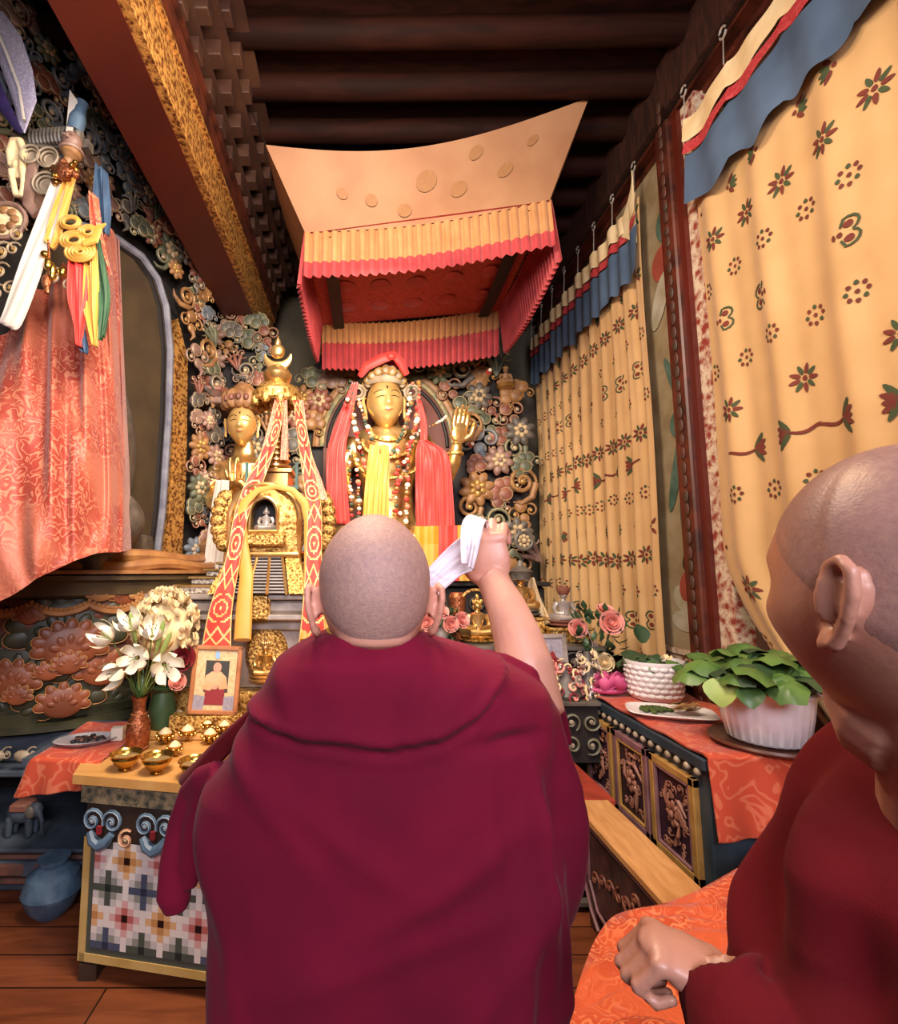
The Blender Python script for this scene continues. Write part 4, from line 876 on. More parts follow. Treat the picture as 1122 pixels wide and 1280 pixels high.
m.ell(ep(20, 200, .02), (.05, .02, .09), n=12, m=8); m.ell(ep(19, 205), (.02, .02, .025), n=8, m=6); obj('ear', melt(m, .006, 3), 'petal_cream', gs, sharp=180)
m = MB()     # carved crown band and earring discs
for k_ in range(14): q = ep(32 + k_ * 5.2, 163 + .18 * k_ * 2, .05 - .004 * k_); m.ell(q, (.02, .03, .05), n=8, m=6)
m.box(ep(64, 172, .06), (.36, .05, .05)); obj('crown_band', m, 'cgrey', gs)
for (x, y, r) in ((40, 196, .05), (62, 200, .055), (58, 232, .06)):
    m = MB()
    for j in range(4): m.tube([ep(x, y, -.02 + .01 * j) + V(((r - j * .014) * cos(t), 0, (r - j * .014) * sin(t))) for t in [2 * PI * i / 18 for i in range(18)]], .0065, 5, closed=True, up=(0, -1, 0))
    m.ell(ep(x, y, .01), (r, .012, r), n=14, m=6); obj('earring_disc', m, 'cpale', gs)
m = MB(); m.tube([ep(42, 205), ep(36, 230), ep(35, 255), ep(46, 268)], [.03, .032, .032, .03], 8, flat=((0, 1, 0), .5)); obj('hair_lock', m, 'cpink', gs)
m = MB(); c_ = ep(12, 282, -.03); m.ell(c_, (.10, .02, .085), n=18, m=8)
for j in range(8): a = 2 * PI * j / 8; m.ell(c_ + V((.06 * cos(a), -.02, .05 * sin(a))), (.026, .012, .022), n=8, m=6, mi=1)
m.tube([c_ + V((.11 * cos(t), -.01, .095 * sin(t))) for t in [2 * PI * i / 24 for i in range(24)]], .012, 6, closed=True, up=(0, -1, 0), mi=2); obj('flower_medallion', m, ['petal_cream', 'cochre', 'cpink'], gs)
for (x, y, s) in ((10, 322, .06), (8, 345, .05), (30, 300, .05), (24, 318, .04), (75, 352, .05), (92, 362, .035), (4, 372, .05), (20, 366, .04)): m = MB(); spiral(m, (0, 0), s, .5, 1, M=T(ep(x, y, -.04))); obj('scroll_jewel', m, ['cpale', 'cedge_gold'], gs)
# brocade cloak over the great statue
YC = 2.78
def cr4(p, t):
    K = len(p) - 1; q = min(t * K, K - 1e-6); i = int(q); f = q - i; g = lambda j: p[max(0, min(K, j))]
    return .5 * ((2 * g(i)) + (g(i + 1) - g(i - 1)) * f + (2 * g(i - 1) - 5 * g(i) + 4 * g(i + 1) - g(i + 2)) * f * f + (3 * g(i) - g(i - 1) - 3 * g(i + 1) + g(i + 2)) * f ** 3)
top = [P(x, y, YC + d) for x, y, d in ((-120, 470, .1), (-40, 440, 0), (20, 400, -.02), (60, 350, 0), (90, 330, .02), (118, 300, .05), (138, 285, .12), (150, 305, .3))]
mid = [P(x, y, YC + d) for x, y, d in ((-220, 600, .05), (-100, 600, -.28), (-20, 600, -.38), (50, 590, -.36), (90, 580, -.28), (128, 560, -.12), (150, 540, .08), (158, 520, .3))]
bot = [P(x, y, YC + d) for x, y, d in ((-260, 830, -.1), (-120, 800, -.42), (0, 751, -.5), (48, 722, -.46), (86, 704, -.40), (122, 692, -.26), (152, 690, -.08), (164, 686, .22))]
def cloak(u, v, o=0):
    a, b, c = cr4(top, u), cr4(mid, u), cr4(bot, u)
    p = a * (1 - v) * (1 - 2 * v) + b * 4 * v * (1 - v) + c * v * (2 * v - 1) if False else (a * (1 - v) ** 2 + (b * 2 - (a + c) / 2) * 2 * v * (1 - v) + c * v * v)
    fold = (.05 * sin(u * 40 + 3.5 * v) + .026 * sin(u * 71 - 5 * v + 1)) * (1 - .85 * v) ** .9 + .012 * sin(u * 17 + v * 8) + .02 * sin(v * 9 + u * 6) * v
    return p + V((.3, -.95, 0)) * (fold - o)
m = MB(); m.grid(cloak, 150, 70); m2 = MB(); m2.grid(lambda u, v: cloak(u, v, .01), 150, 70); m2.f = [tuple(reversed(f)) for f in m2.f]; m.join(m2)
one('brocade_cloak', m, 'brocade_cloak', 'huge coral red brocade cloak draped over the great statue at the left edge', 'cloak', sharp=180)
# scarves and ruffles bundled at the shoulder
Yb = 2.42
def rp(L): return [(P(a, y, Yb + (d if d else 0)), P(b, y2, Yb + (d if d else 0))) for (a, y, b, y2, d) in L]
drape('scarf', rp([(72, 206, 84, 210, 0), (52, 262, 72, 270, 0), (26, 330, 50, 340, 0), (4, 392, 26, 404, .02), (-4, 402, 16, 412, .03)]), 1, 'white_silk', 'long white scarf slung from the bundle down to the left edge of the picture', 'scarf', depth=.008)
for i, (L, mt, lb) in enumerate(((((86, 214, 95, 216, 0), (72, 250, 84, 256, 0), (60, 285, 72, 300, 0), (56, 302, 66, 312, 0)), 'yellow_silk', 'pleated yellow scarf beside the long white scarf at the statue\'s shoulder'),
        (((86, 325, 106, 327, 0), (86, 370, 108, 372, 0), (92, 400, 104, 402, 0), (96, 432, 101, 434, 0)), 'red_silk', 'short red scarf end hanging from the bundle over the cloak'),
        (((108, 300, 120, 303, .01), (106, 350, 122, 352, .01), (106, 390, 122, 396, .01), (116, 432, 121, 434, .01)), 'yellow_silk', 'long yellow pointed scarf end between the red and green ones'),
        (((118, 295, 124, 297, .03), (120, 330, 132, 340, .03), (124, 370, 136, 374, .03), (122, 428, 130, 420, .03)), 'green_cloth', 'dark green scarf end hanging beside the long yellow one'),
        (((112, 240, 122, 246, .06), (116, 290, 128, 300, .08), (130, 330, 140, 345, .1)), 'brocade_red', 'rust red brocade sash running from the bundle down to the cloak edge'),
        (((120, 205, 134, 215, .14), (118, 250, 137, 260, .14), (122, 285, 136, 295, .14)), 'blue_cloth', 'blue cloth hanging behind the scarf bundle by the carved halo'),
        (((98, 408, 104, 408, .02), (98, 430, 108, 432, .02), (102, 440, 108, 442, .02)), 'blue_cloth', 'small dark blue scarf tip below the red scarf end'))):
    drape('scarf', rp(L), 2, mt, lb, 'scarf', 'scarves bundled on the great statue', depth=.012)
m = MB()
for (x, y, r, n_) in ((92, 300, .055, 3), (100, 315, .06, 4), (110, 290, .04, 3), (88, 278, .04, 2)):
    for j in range(n_): rr_ = r * (1 - j * .24); m.tube([P(x, y, Yb - .02 - .006 * j) + V((rr_ * cos(t) * 1.2, 0, rr_ * sin(t) * .8)) for t in [2 * PI * i / 20 for i in range(20)]], .009, 6, closed=True, up=(0, -1, 0))
m.tube([P(104, 305, Yb - .04), P(118, 300, Yb - .04), P(124, 284, Yb - .04), P(132, 280, Yb - .05)], [.018, .024, .02, .006], 8, flat=((0, 1, 0), .5))
one('ruffled_scarf', m, 'yellow_silk', 'coiled ruffles of pale yellow silk in the middle of the scarf bundle', 'scarf')
m = MB(); m.ell(P(80, 214, Yb - .03), (.05, .03, .05), n=12, m=8)
for k_ in range(22): m.ell(P(80 + rg.uniform(-14, 16), 214 + rg.uniform(-12, 14), Yb - .03 + rg.uniform(-.03, .03)), rg.uniform(.010, .02), n=8, m=6, mi=k_ % 2)
one('bead_cluster', m, ['copper', 'brass'], 'cluster of dark metal beads tying the scarf bundle together', 'beads')
m = MB()
for x, y, rx_, rz_, mi in ((60, 330, .02, .035, 0), (58, 352, .022, .04, 1), (66, 340, .018, .05, 0), (78, 340, .02, .03, 0), (56, 318, .022, .02, 0)): m.ell(P(x, y, Yb), (rx_, .02, rz_), n=10, m=8, mi=mi)
m.tube([P(60, 300, Yb), P(62, 330, Yb), P(58, 366, Yb)], [.006, .006, .012], 6, mi=1); one('amulet_pendant', m, ['brass', 'copper'], 'dark metal amulet pendant hanging left of the red scarf end', 'pendant')
# painted vase-headed finial with upright strips, above the bundle
fi = thing('offering_arrow', 'pale blue and pink painted staff head standing above the scarf bundle', 'staff', P(84, 215, Yb + .05))
m = MB(); fm = frame(P(86, 200, Yb + .05), (1, 0, .25), (-.2, 0, 1)) @ T()
m.lathe([(.02, -.12), (.025, 0), (.05, .03), (.045, .06)], M=Matrix.Translation(P(86, 200, Yb + .05)) @ Matrix.Rotation(.3, 4, 'Y'), n=14); obj('staff', m, 'cochre', fi)
m = MB(); q = P(90, 178, Yb + .05); m.ell(q, (.05, .045, .055), n=16, m=12)
for e in (-1, 1): m.ell(q + V((e * .02, -.042, .01)), (.012, .008, .007), n=6, m=4)
m.ell(q + V((.004, -.05, -.004)), (.009, .012, .014), n=6, m=4); m.lathe([(.055, -.06), (.06, -.05), (.05, -.04)], M=T(q), n=16); obj('face_knob', m, 'cpink', fi)
m = MB(); q = P(97, 150, Yb + .05); Mr = Matrix.Translation(q) @ Matrix.Rotation(.18, 4, 'Y'); m.lathe([(.04, -.07), (.042, .0), (.032, .04), (.03, .08), (.034, .1), (.02, .11)], M=Mr, n=14); obj('collar', m, 'swirl_blue', fi)
m = MB(); m.add([P(82, 168, Yb + .02), P(90, 170, Yb + .02), P(97, 126, Yb + .02), P(87, 112, Yb + .02), P(82, 168, Yb + .04), P(90, 170, Yb + .04), P(97, 126, Yb + .04), P(87, 112, Yb + .04)], [(0, 1, 2, 3), (7, 6, 5, 4), (0, 4, 5, 1), (1, 5, 6, 2), (2, 6, 7, 3), (3, 7, 4, 0)]); obj('paper_strip', m, 'white_silk', fi)
m = MB(); m.tube([P(-10, 30, 2.5), P(12, 60, 2.45), P(26, 100, 2.42), P(32, 130, 2.42), P(27, 160, 2.45), P(14, 150, 2.45)], [.09, .09, .085, .075, .045, .02], 12, flat=((.3, 1, 0), .3), mi=0)
m.tube([P(-12, 20, 2.4), P(8, 66, 2.38), P(24, 110, 2.38), P(30, 150, 2.4)], [.008] * 4, 6, mi=1); m.tube([P(-14, 90, 2.44), P(4, 130, 2.42), P(22, 160, 2.42), P(28, 166, 2.42)], [.04, .035, .02, .008], 8, flat=((.3, 1, 0), .3), mi=2)
one('hat_flap', m, ['lavender', 'white_silk', 'purple'], 'lavender brocade hat flap with dark purple lining at the upper left edge', 'hat')
# ---------------------------------------------------------------- lotus throne
TC = V((-2.12, 3.78, 0)); TR = 1.0
lt = thing('lotus_throne', 'carved and painted lotus throne under the great red-cloaked statue', 'throne', (TC.x, TC.y, .8))
m = MB(); m.lathe([(.8, .80), (.92, .9), (.95, 1.1), (.93, 1.3), (1.0, 1.5), (.98, 1.56)], M=T(TC), n=64); obj('core', m, 'lotus_brown', lt)
m = MB(); m.lathe([(1.0, 1.44), (1.03, 1.46), (1.04, 1.53), (1.08, 1.545), (1.08, 1.57), (.9, 1.575), (.7, 1.58)], M=T(TC), n=64); obj('green_rim', m, 'lotus_rim', lt)
m = MB(); m.lathe([(1.0, 1.575), (1.10, 1.58), (1.10, 1.60), (.9, 1.605)], M=T(TC), n=64)
m.tube([TC + V((1.0 * cos(a), 1.0 * sin(a), 1.63 + .012 * sin(a * 9))) for a in [-2.4 + 2.6 * i / 40 for i in range(41)]], .035, 8); m.tube([TC + V((.93 * cos(a), .93 * sin(a), 1.68 + .012 * sin(a * 7))) for a in [-2.4 + 2.5 * i / 40 for i in range(41)]], .04, 8); obj('folded_cloth_edge', m, 'lotus_gold', lt)
m = MB()
for i in range(120):
    a = -2.6 + 2.7 * i / 120; z = 1.43 - .045 * abs(sin(i * PI / 12)) ** .8; m.ell(TC + V((1.03 * cos(a), 1.03 * sin(a), z)), .013, n=6, m=5)
m.tube([TC + V((1.02 * cos(a), 1.02 * sin(a), 1.41 - .045 * abs(sin(i * PI / 12)) ** .8)) for i, a in [(i, -2.6 + 2.7 * i / 120) for i in range(121)]], .02, 6); obj('bead_garland', m, 'lotus_gold', lt)
def wallpt(a, z, o=0): r = .985 + .04 * max(0, (z - 1.2)) / .3 - .16 * max(0, 1.15 - z) + o; return TC + V((r * cos(a), r * sin(a), z))
def lotus_fan(a0, z0, s, mat_, n=5, o=.03, spread=1.25):
    """open carved lotus: scalloped lobes around a centre low on the fan"""
    m = MB(); w = wallpt(a0, z0, o); tx = V((-sin(a0), cos(a0), 0)); nr = V((cos(a0), sin(a0), 0)); Rz = Euler((0, 0, a0)).to_matrix()
    n = n + 3; spread = 1.75
    for k in range(n):
        t = (k - (n - 1) / 2) * spread / max(1, (n - 1) / 2); c = w + tx * sin(t) * s * .90 + V((0, 0, (cos(t) * .66 + .2) * s)); q = s * .29
        Rk = Rz @ Euler((-t, 0, 0)).to_matrix()
        m.ell(c, (q * .34, q * .8, q * 1.25), n=14, m=8, R=Rk)
        m.tube([c + nr * q * .12 + tx * (q * .82 * cos(j) * cos(t) + q * 1.27 * sin(j) * sin(t)) + V((0, 0, -q * .82 * cos(j) * sin(t) + q * 1.27 * sin(j) * cos(t))) for j in [-.5 + (PI + 1) * i / 12 for i in range(13)]], .0032, 5, mi=1)
    m.ell(w + V((0, 0, s * .22)), (s * .17, s * .98, s * .76), n=24, m=12, R=Rz, mi=0)
    for k in range(5):
        t = (k - 2) * .62; c = w + nr * s * .12 + tx * sin(t) * s * .5 + V((0, 0, (cos(t) * .42 + .05) * s)); m.ell(c, (s * .07, s * .15, s * .22), n=10, m=7, R=Rz @ Euler((-t, 0, 0)).to_matrix())
    return obj('lotus_petal', m, [mat_, 'lotus_gold', {'lotus_green': 'lotus_rim', 'lotus_brown': 'lotus_terra'}.get(mat_, mat_)], lt, sharp=180)
def lot(px, py):   # pixel -> angle and height on the drum
    a_, b_ = ray(px, py); d = V((a_, 1)); A = d.dot(d); B = -2 * (d.x * TC.x + d.y * TC.y); C = TC.x ** 2 + TC.y ** 2 - 1.0; q = B * B - 4 * A * C
    Y = (-B - math.sqrt(q)) / 2 / A if q > 0 else -B / 2 / A; return math.atan2(Y - TC.y, a_ * Y - TC.x), H + b_ * Y
for px, py, s, mt, n_, o in ((85, 800, .20, 'lotus_green', 7, .0), (88, 815, .125, 'lotus_terra', 6, .055), (86, 832, .06, 'lotus_terra', 4, .09),
                             (10, 790, .15, 'lotus_rose', 5, .0), (38, 772, .05, 'lotus_terra', 3, .05), (20, 850, .17, 'lotus_green', 7, .02), (14, 858, .10, 'lotus_terra', 5, .07), (24, 872, .05, 'lotus_terra', 4, .1),
                             (140, 775, .12, 'lotus_brown', 4, 0), (150, 835, .13, 'lotus_brown', 5, .02), (128, 842, .10, 'lotus_terra', 4, .06), (60, 842, .05, 'lotus_terra', 3, .08),
                             (75, 880, .15, 'lotus_green', 6, .03), (78, 884, .09, 'lotus_terra', 4, .08), (135, 882, .12, 'lotus_green', 5, .03), (10, 900, .13, 'lotus_green', 6, .04), (180, 790, .1, 'lotus_brown', 4, 0), (175, 850, .1, 'lotus_green', 5, .02),
                             (-40, 800, .17, 'lotus_green', 6, 0), (-50, 870, .16, 'lotus_brown', 6, .02), (178, 745, .06, 'lotus_gold', 4, .02), (125, 745, .05, 'lotus_gold', 3, .02), (155, 748, .06, 'lotus_terra', 4, .01)):
    a, z = lot(px, py); lotus_fan(a, z, s * 1.22, mt, n_, o - .02)
m = MB(); m.lathe([(.85, .76), (.96, .79), (.98, .84), (.9, .87)], M=T(TC), n=64); m.lathe([(.9, .72), (1.02, .74), (1.02, .77), (.9, .79)], M=T(TC), n=64); obj('base_moulding', m, 'lotus_green', lt)
# stepped painted base of the throne with a dark niche
tb = thing('throne_base', 'tall painted base with a dark niche under the lotus throne', 'plinth', (-2.2, 3.4, 0))
YF = 2.80
m = MB(); m.box((-2.05, 3.55, .64), (1.75, 1.3, .16), b=.02); m.box((-2.05, 3.5, .545), (1.8, 1.4, .035), b=.008); obj('blue_step', m, 'stone_blue', tb)
m = MB(); m.box((-2.05, 3.9, .38), (1.7, .9, .36)); obj('niche_back', m, 'deep', tb)
m = MB(); m.box((-1.18, 3.3, .36), (.06, 1.0, .40), b=.01); obj('niche_side', m, 'stone_blue', tb)
m = MB()
prof = [(0, .0), (.03, .045), (-.01, .07), (.05, .09), (.03, .16), (.01, .18), (.05, .20), (.0, .22)]
for k_, (o, z) in enumerate(prof[:-1]): m.box((-2.05, 3.42, (z + prof[k_ + 1][1]) / 2), (1.76 + 2 * o * 0, 1.3 + 2 * o, prof[k_ + 1][1] - z), b=.006, mi=k_ % 3)
obj('moulded_plinth', m, ['stone_blue', 'stone_red', 'stone_blue'], tb)
m = MB()
for k_ in range(6): m.box((-1.3 - k_ * .24, YF - .075, .125), (.19, .03, .06), b=.01)
obj('brick_relief', m, 'stone_red', tb)
m = MB()
for k_ in range(9): x = -1.26 - .13 * k_; m.ell((x, YF - .01, .64), (.045, .02, .03), n=8, m=5); spiral(m, (0, 0), .035, 1, 1, M=T((x + .05, YF + .0, .65)))
obj('painted_scrolls', m, ['cpale', 'cpale'], tb)
el_ = thing('elephant_figurine', 'small dark elephant figurine standing in the niche of the throne base', 'figurine', P(27, 1042, 2.86))
g0 = V((P(27, 1040, 2.86).x, 2.86, .222)); s = .001 * 3 * 1000 / F; sc_ = .085; m = MB()
m.ell(g0 + V((0, 0, sc_ * 1.35)), (sc_ * .95, sc_ * .6, sc_ * .65), n=16, m=12); m.ell(g0 + V((sc_ * .95, -.02, sc_ * 1.55)), (sc_ * .42, sc_ * .38, sc_ * .45), n=12, m=8)
for e in (-1, 1):
    for f_ in (-1, 1): m.tube([g0 + V((e * sc_ * .6, f_ * sc_ * .3, sc_ * 1.1)), g0 + V((e * sc_ * .62, f_ * sc_ * .3, 0))], [sc_ * .25, sc_ * .2], 8)
m.tube([g0 + V((sc_ * 1.2, -.03, sc_ * 1.5)), g0 + V((sc_ * 1.5, -.04, sc_ * 1.0)), g0 + V((sc_ * 1.5, -.04, sc_ * .4)), g0 + V((sc_ * 1.65, -.04, sc_ * .2))], [sc_ * .2, sc_ * .14, sc_ * .1, sc_ * .06], 8)
obj('body', melt(m, .006, 3), 'stone_blue', el_, sharp=180)
m = MB(); m.ell(g0 + V((sc_ * .8, -.055, sc_ * 1.55)), (sc_ * .3, .012, sc_ * .38), n=10, m=6); obj('ear', m, 'cgrey', el_); m = MB(); m.box(g0 + V((0, 0, sc_ * 1.75)), (sc_ * 1.1, sc_ * 1.3, sc_ * .5), b=.01); obj('saddle_cloth', m, 'stone_red', el_)
m = MB(); q = V((-1.47, 2.60, 0)); m.lathe([(.06, 0), (.10, .04), (.13, .11), (.11, .18), (.06, .22), (.07, .25)], M=T(q), n=24); one('floor_jar', m, 'swirl_blue', 'squat blue-grey jar on the floor at the corner of the throne base', 'jar')
m = MB(); m.box((-1.12, 2.6, .012), (.16, .05, .02), b=.004); one('paper_slip', m, 'white_paper', 'small pale slip of paper on the floor beside the blue-grey jar', 'paper')
# ================================================================ ALTAR TABLE WITH PATCHWORK FRONT
FL_, FR_ = V((-1.19, 2.2, 0)), V((-.22, 2.02, 0)); BL_, BR_ = V((-1.33, 2.66, 0)), V((-.1, 2.58, 0))
at = thing('altar_table', 'altar table with a carved swirl frieze and small coloured squares on its front', 'table', (-.75, 2.4, 0))
def slab(mb, q, z0_, z1_, ins_=0, mi=0):
    c = sum((V(p) for p in q), V((0, 0, 0))) / 4; q = [p + (c - p).normalized() * ins_ for p in q]
    mb.add([(p.x, p.y, z) for z in (z0_, z1_) for p in q], [(3, 2, 1, 0), (4, 5, 6, 7), (0, 1, 5, 4), (1, 2, 6, 5), (2, 3, 7, 6), (3, 0, 4, 7)], mi)
Q = [FL_, FR_, BR_, BL_]
m = MB(); slab(m, Q, .735, .77); obj('tabletop', m, 'table_wood', at)
m = MB(); slab(m, Q, .66, .735, .035); obj('carved_moulding', m, 'table_band', at)
m = MB(); slab(m, Q, .06, .67, .06); obj('body', m, 'table_dark', at)
for (i, j) in ((0, 0), (1, 0), (2, 0), (3, 0)): m = MB(); c = Q[i] + (sum(Q, V((0, 0, 0))) / 4 - Q[i]).normalized() * .11; m.box((c.x, c.y, .03), (.07, .07, .06)); obj('leg', m, 'table_dark', at)
fa = Q[0] + (sum(Q, V((0, 0, 0))) / 4 - Q[0]).normalized() * .06; fb = Q[1] + (sum(Q, V((0, 0, 0))) / 4 - Q[1]).normalized() * .06
TF = frame(V((fa.x, fa.y, 0)), (fb - fa).normalized(), (0, 0, 1)); TF = TF @ Matrix.Scale(1, 4); TW = (fb - fa).length
if (TF @ V((0, 1, 0)) - TF @ V((0, 0, 0))).y < 0: TF = TF @ Matrix.Diagonal((1, -1, 1, 1))
for k_ in range(4):
    m = MB(); x = .09 + k_ * .235; spiral(m, (x - .045, .60), .047, -.4, 1, 1.5, M=TF @ T((0, -.015, 0)), r=.2); spiral(m, (x + .045, .60), .047, PI + .4, -1, 1.5, M=TF @ T((0, -.015, 0)), r=.2)
    m.tube([(x - .05, -.03, .56), (x - .03, -.035, .53), (x, -.035, .515), (x + .03, -.035, .53), (x + .05, -.03, .56)], [.014, .02, .022, .02, .014], 8, M=TF); m.box((x, -.04, .575), (.018, .012, .03), M=TF, mi=2); obj('swirl_frieze', m, ['swirl_blue', 'swirl_white', 'petal_red'], at)
for k_ in range(3): m = MB(); spiral(m, (.09 + k_ * .235 + .117, .548), .036, 1, 1, 1.3, M=TF @ T((0, -.03, 0)), r=.24); obj('swirl_boss', m, ['swirl_pink', 'petal_cream'], at)
px0, pz0 = .018, .105; m = MB()
for x, z, w, h in ((TW / 2, .085, TW - .02, .03), (px0 + .0, .30, .03, .46), (TW - px0, .30, .03, .46)): m.box((x, -.004, z), (w, .014, h), M=TF)
obj('ochre_border', m, 'ochre_line', at)
m = MB(); m.box((TW / 2, -.001, .305), (TW - .05, .012, .42), M=TF); obj('green_border', m, 'ck_d', at)
cw = .0262; x0 = .055; z0_ = .125; nx = int((TW - 2 * x0) / cw); nz = 15; keys = list(CK); m = MB()
for i in range(nx):
    for j in range(nz):
        best = 'w'
        for (cx_, cz_, col_) in [(a * 6 + (3 if b % 2 else 0) + 2, b * 4 + 0, (('g' if (a + b) % 3 else 'n') if b % 2 == 0 else ('o' if (a + b // 2) % 2 else 'p'))) for a in range(-1, 9) for b in range(0, 5)]:
            dx, dz = abs(i - cx_), abs(j - cz_ + 0); 
            pal = {'g': 'DdgdlL', 'n': 'nNgNlL', 'o': 'kOooOL', 'p': 'krpprL'}[col_]
            if dx == 0 and dz == 0: best = pal[0]
            elif dx + dz == 1: best = pal[1]
            elif dx == 1 and dz == 1: best = pal[2]
            elif dx + dz == 2: best = pal[3]
            elif dx + dz == 3 and max(dx, dz) == 2: best = 'l' if col_ in 'gn' else 'w' if best == 'w' else best
        m.box((x0 + (i + .5) * cw, -.0085, z0_ + (j + .5) * cw), (cw * .98, .003, cw * .98), M=TF, mi=keys.index(best))
obj('patchwork_panel', m, ['ck_' + k + ('u' if k.isupper() else '') for k in keys], at)
# offering things
def bowl(name, x, y, z, r, h, label, fill, mats=('brass', 'petal_cream')):
    o = thing(name, label, 'bowl', (x, y, z), group='brass water bowls on the altar table')
    m = MB(); m.lathe([(r * .42, 0), (r * .45, .004), (r * .40, h * .12), (r * .62, h * .35), (r * .88, h * .72), (r * .86, h * .86), (r, h), (r * .97, h), (r * .83, h * .86), (r * .8, h * .72), (r * .5, h * .3), (.001, h * .25)], n=32); obj('cup', m, mats[0], o, local=True)
    m = MB(); m.lathe([(r * .78, h * .74), (r * .4, h * .80), (.001, h * .82)], n=20, cap=False); obj('water', m, mats[1] if fill else 'silver', o, local=True); return o
mat('water', 'b8a070', 'a89060', rough=.05, metal=.4)
bp = [(157, 962), (196, 966), (243, 972), (290, 976)]; lbs = ['leftmost brass bowl at the front edge of the altar table', 'second brass bowl from the left, in front of the copper vase', 'third brass bowl from the left, half hidden by the maroon sleeve', 'rightmost brass bowl of the front row, behind the standing person']
b0 = None
for (px, py), lb in zip(bp, lbs):
    a_, b_ = ray(px, py); Y = (.77 - H) / b_; p = V((a_ * Y, Y, .771))
    if b0 is None: b0 = bowl('offering_bowl', p.x, p.y, .771, .068, .068, lb, True, ('brass', 'water'))
    else: dup(b0, p, label=lb)
def cup(mb, M, s, grains=True, mi=0):
    mb.lathe([(.5, 0), (.5, .06), (.2, .12), (.16, .4), (.3, .5), (.62, .7), (.75, .95), (.8, 1.05), (.74, 1.05), (.6, .9), (.001, .85)], M=M @ T(s=s), n=20, mi=mi)
    if grains:
        for k in range(9): a = 2 * PI * k / 9; mb.ell((.72 * cos(a), .72 * sin(a), .62 + .1 * (k % 2)), (.16, .16, .2), M=M @ T(s=s), n=7, m=5, mi=mi)
        mb.lathe([(.6, .95), (.45, 1.2), (.2, 1.4), (.001, 1.5)], M=M @ T(s=s), n=16, mi=1)
rg = random.Random(3)
spots = [(206, 930, .77, .052, 'tall lobed gilt cup beside the copper vase'), (234, 926, .77, .052, 'lobed gilt cup behind the third brass bowl'), (224, 900, .801, .042, 'small gilt cup at the left end of the riser'), (248, 908, .801, .046, 'gilt cup heaped with grain in front of the photograph'),
         (272, 905, .801, .044, 'gilt cup below the middle of the framed photograph'), (296, 908, .801, .046, 'gilt cup below the right corner of the framed photograph'), (262, 930, .77, .050, 'lobed gilt cup nearest the maroon cloth edge'), (288, 934, .77, .048, 'gilt cup against the maroon cloth edge'), (186, 905, .77, .034, 'tiny gilt cup just right of the copper vase'), (218, 945, .77, .045, 'gilt cup between the second and third brass bowls'), (212, 905, .801, .042, 'gilt cup touching the foot of the cream bouquet holder'), (236, 912, .801, .045, 'gilt cup left below the framed photograph'), (260, 915, .801, .045, 'gilt cup centred before the gilt block'), (280, 918, .801, .045, 'gilt cup before the right half of the gilt block'), (312, 905, .801, .03, 'gilt cup at the right end of the riser')]
for px, py, z, s, lb in spots:
    a_, b_ = ray(px, py); Y = (z - H) / b_; c = thing('offering_cup', lb, 'cup', (a_ * Y, Y, z + .001), group='gilt offering cups')
    m = MB(); cup(m, T(), s); obj('goblet', m, ['brass', 'petal_cream'], c, local=True)
m = MB(); rg = random.Random(8)
for k in range(26):      # small gilt lotus wheel on the riser
    a = 2 * PI * k / 13; r = .055 if k < 13 else .03; m.ell((r * cos(a), 0, .075 + r * sin(a)), (.013, .014, .013), M=T((-.55, 2.36, .772)), n=7, m=5)
one('wheel_ornament', m, 'brass', 'round openwork gilt ornament right of the framed photograph', 'ornament')
m = MB(); m.box((-.80, 2.68, .84), (.34, .08, .08), b=.004); one('gilt_block', m, 'gold_fine', 'small gilt block under the framed photograph', 'block')
# framed photograph of a seated figure
pf = thing('photo_frame', 'wood-framed photograph of a seated person in saffron and maroon robes holding folded hands', 'picture', (-.78, 2.66, .881), rz=.06)
Mf = T((P(265, 890, 2.66).x, 2.66, .882), rz=.08, rx=-.10, ry=.05); w, h = .245, .335; pf.location = Mf.translation; WM[pf.name] = T(Mf.translation, .06)
m = MB()
for x, z, a, b_ in ((0, .011, w, .022), (0, h - .011, w, .022), (-w / 2 + .011, h / 2, .022, h), (w / 2 - .011, h / 2, .022, h)): m.box((x, 0, z), (a, .022, b_), M=Mf, b=.004)
obj('frame', m, 'frame_wood', pf)
m = MB(); m.box((0, .004, h / 2), (w - .03, .006, h - .03), M=Mf, mi=0)
def pl(pts, mi, o): m.add([(x * w, -.0 - o, z * h) for x, z in pts], [tuple(range(len(pts)))], mi, Mf)
pl([(-.22, .32), (.26, .32), (.26, .78), (-.22, .78)], 1, .001)
pl([(-.2, .14), (.22, .14), (.2, .4), (-.18, .4)], 2, .002); pl([(-.26 + 0, .36), (-.2, .56), (-.08, .62), (.1, .62), (.22, .54), (.26, .38), (.1, .36), (.05, .42), (-.1, .34)], 3, .003)
pl([(.02 + .085 * cos(t), .68 + .075 * sin(t)) for t in [2 * PI * i / 16 for i in range(16)]], 4, .004); pl([(.0 + .06 * cos(t), .39 + .03 * sin(t)) for t in [2 * PI * i / 12 for i in range(12)]], 4, .0045)
pl([(.0 + .05 * cos(t), .86 + .06 * sin(t)) for t in [2 * PI * i / 12 for i in range(12)]], 5, .002); pl([(-.42, .06), (-.2, .06), (-.18, .26), (-.4, .28)], 6, .003); pl([(.2, .06), (.42, .06), (.4, .28), (.2, .26)], 6, .003)
obj('photograph', m, ['ph_paper', 'ph_dark', 'ph_maroon', 'ph_saffron', 'ph_skin', 'ph_blue', 'ph_grey'], pf)
m = MB(); m.box((0, .045, h * .35), (.03, .008, h * .62), M=Mf @ T((0, .02, 0), rx=-.25)); obj('easel_strut', m, 'frame_wood', pf)
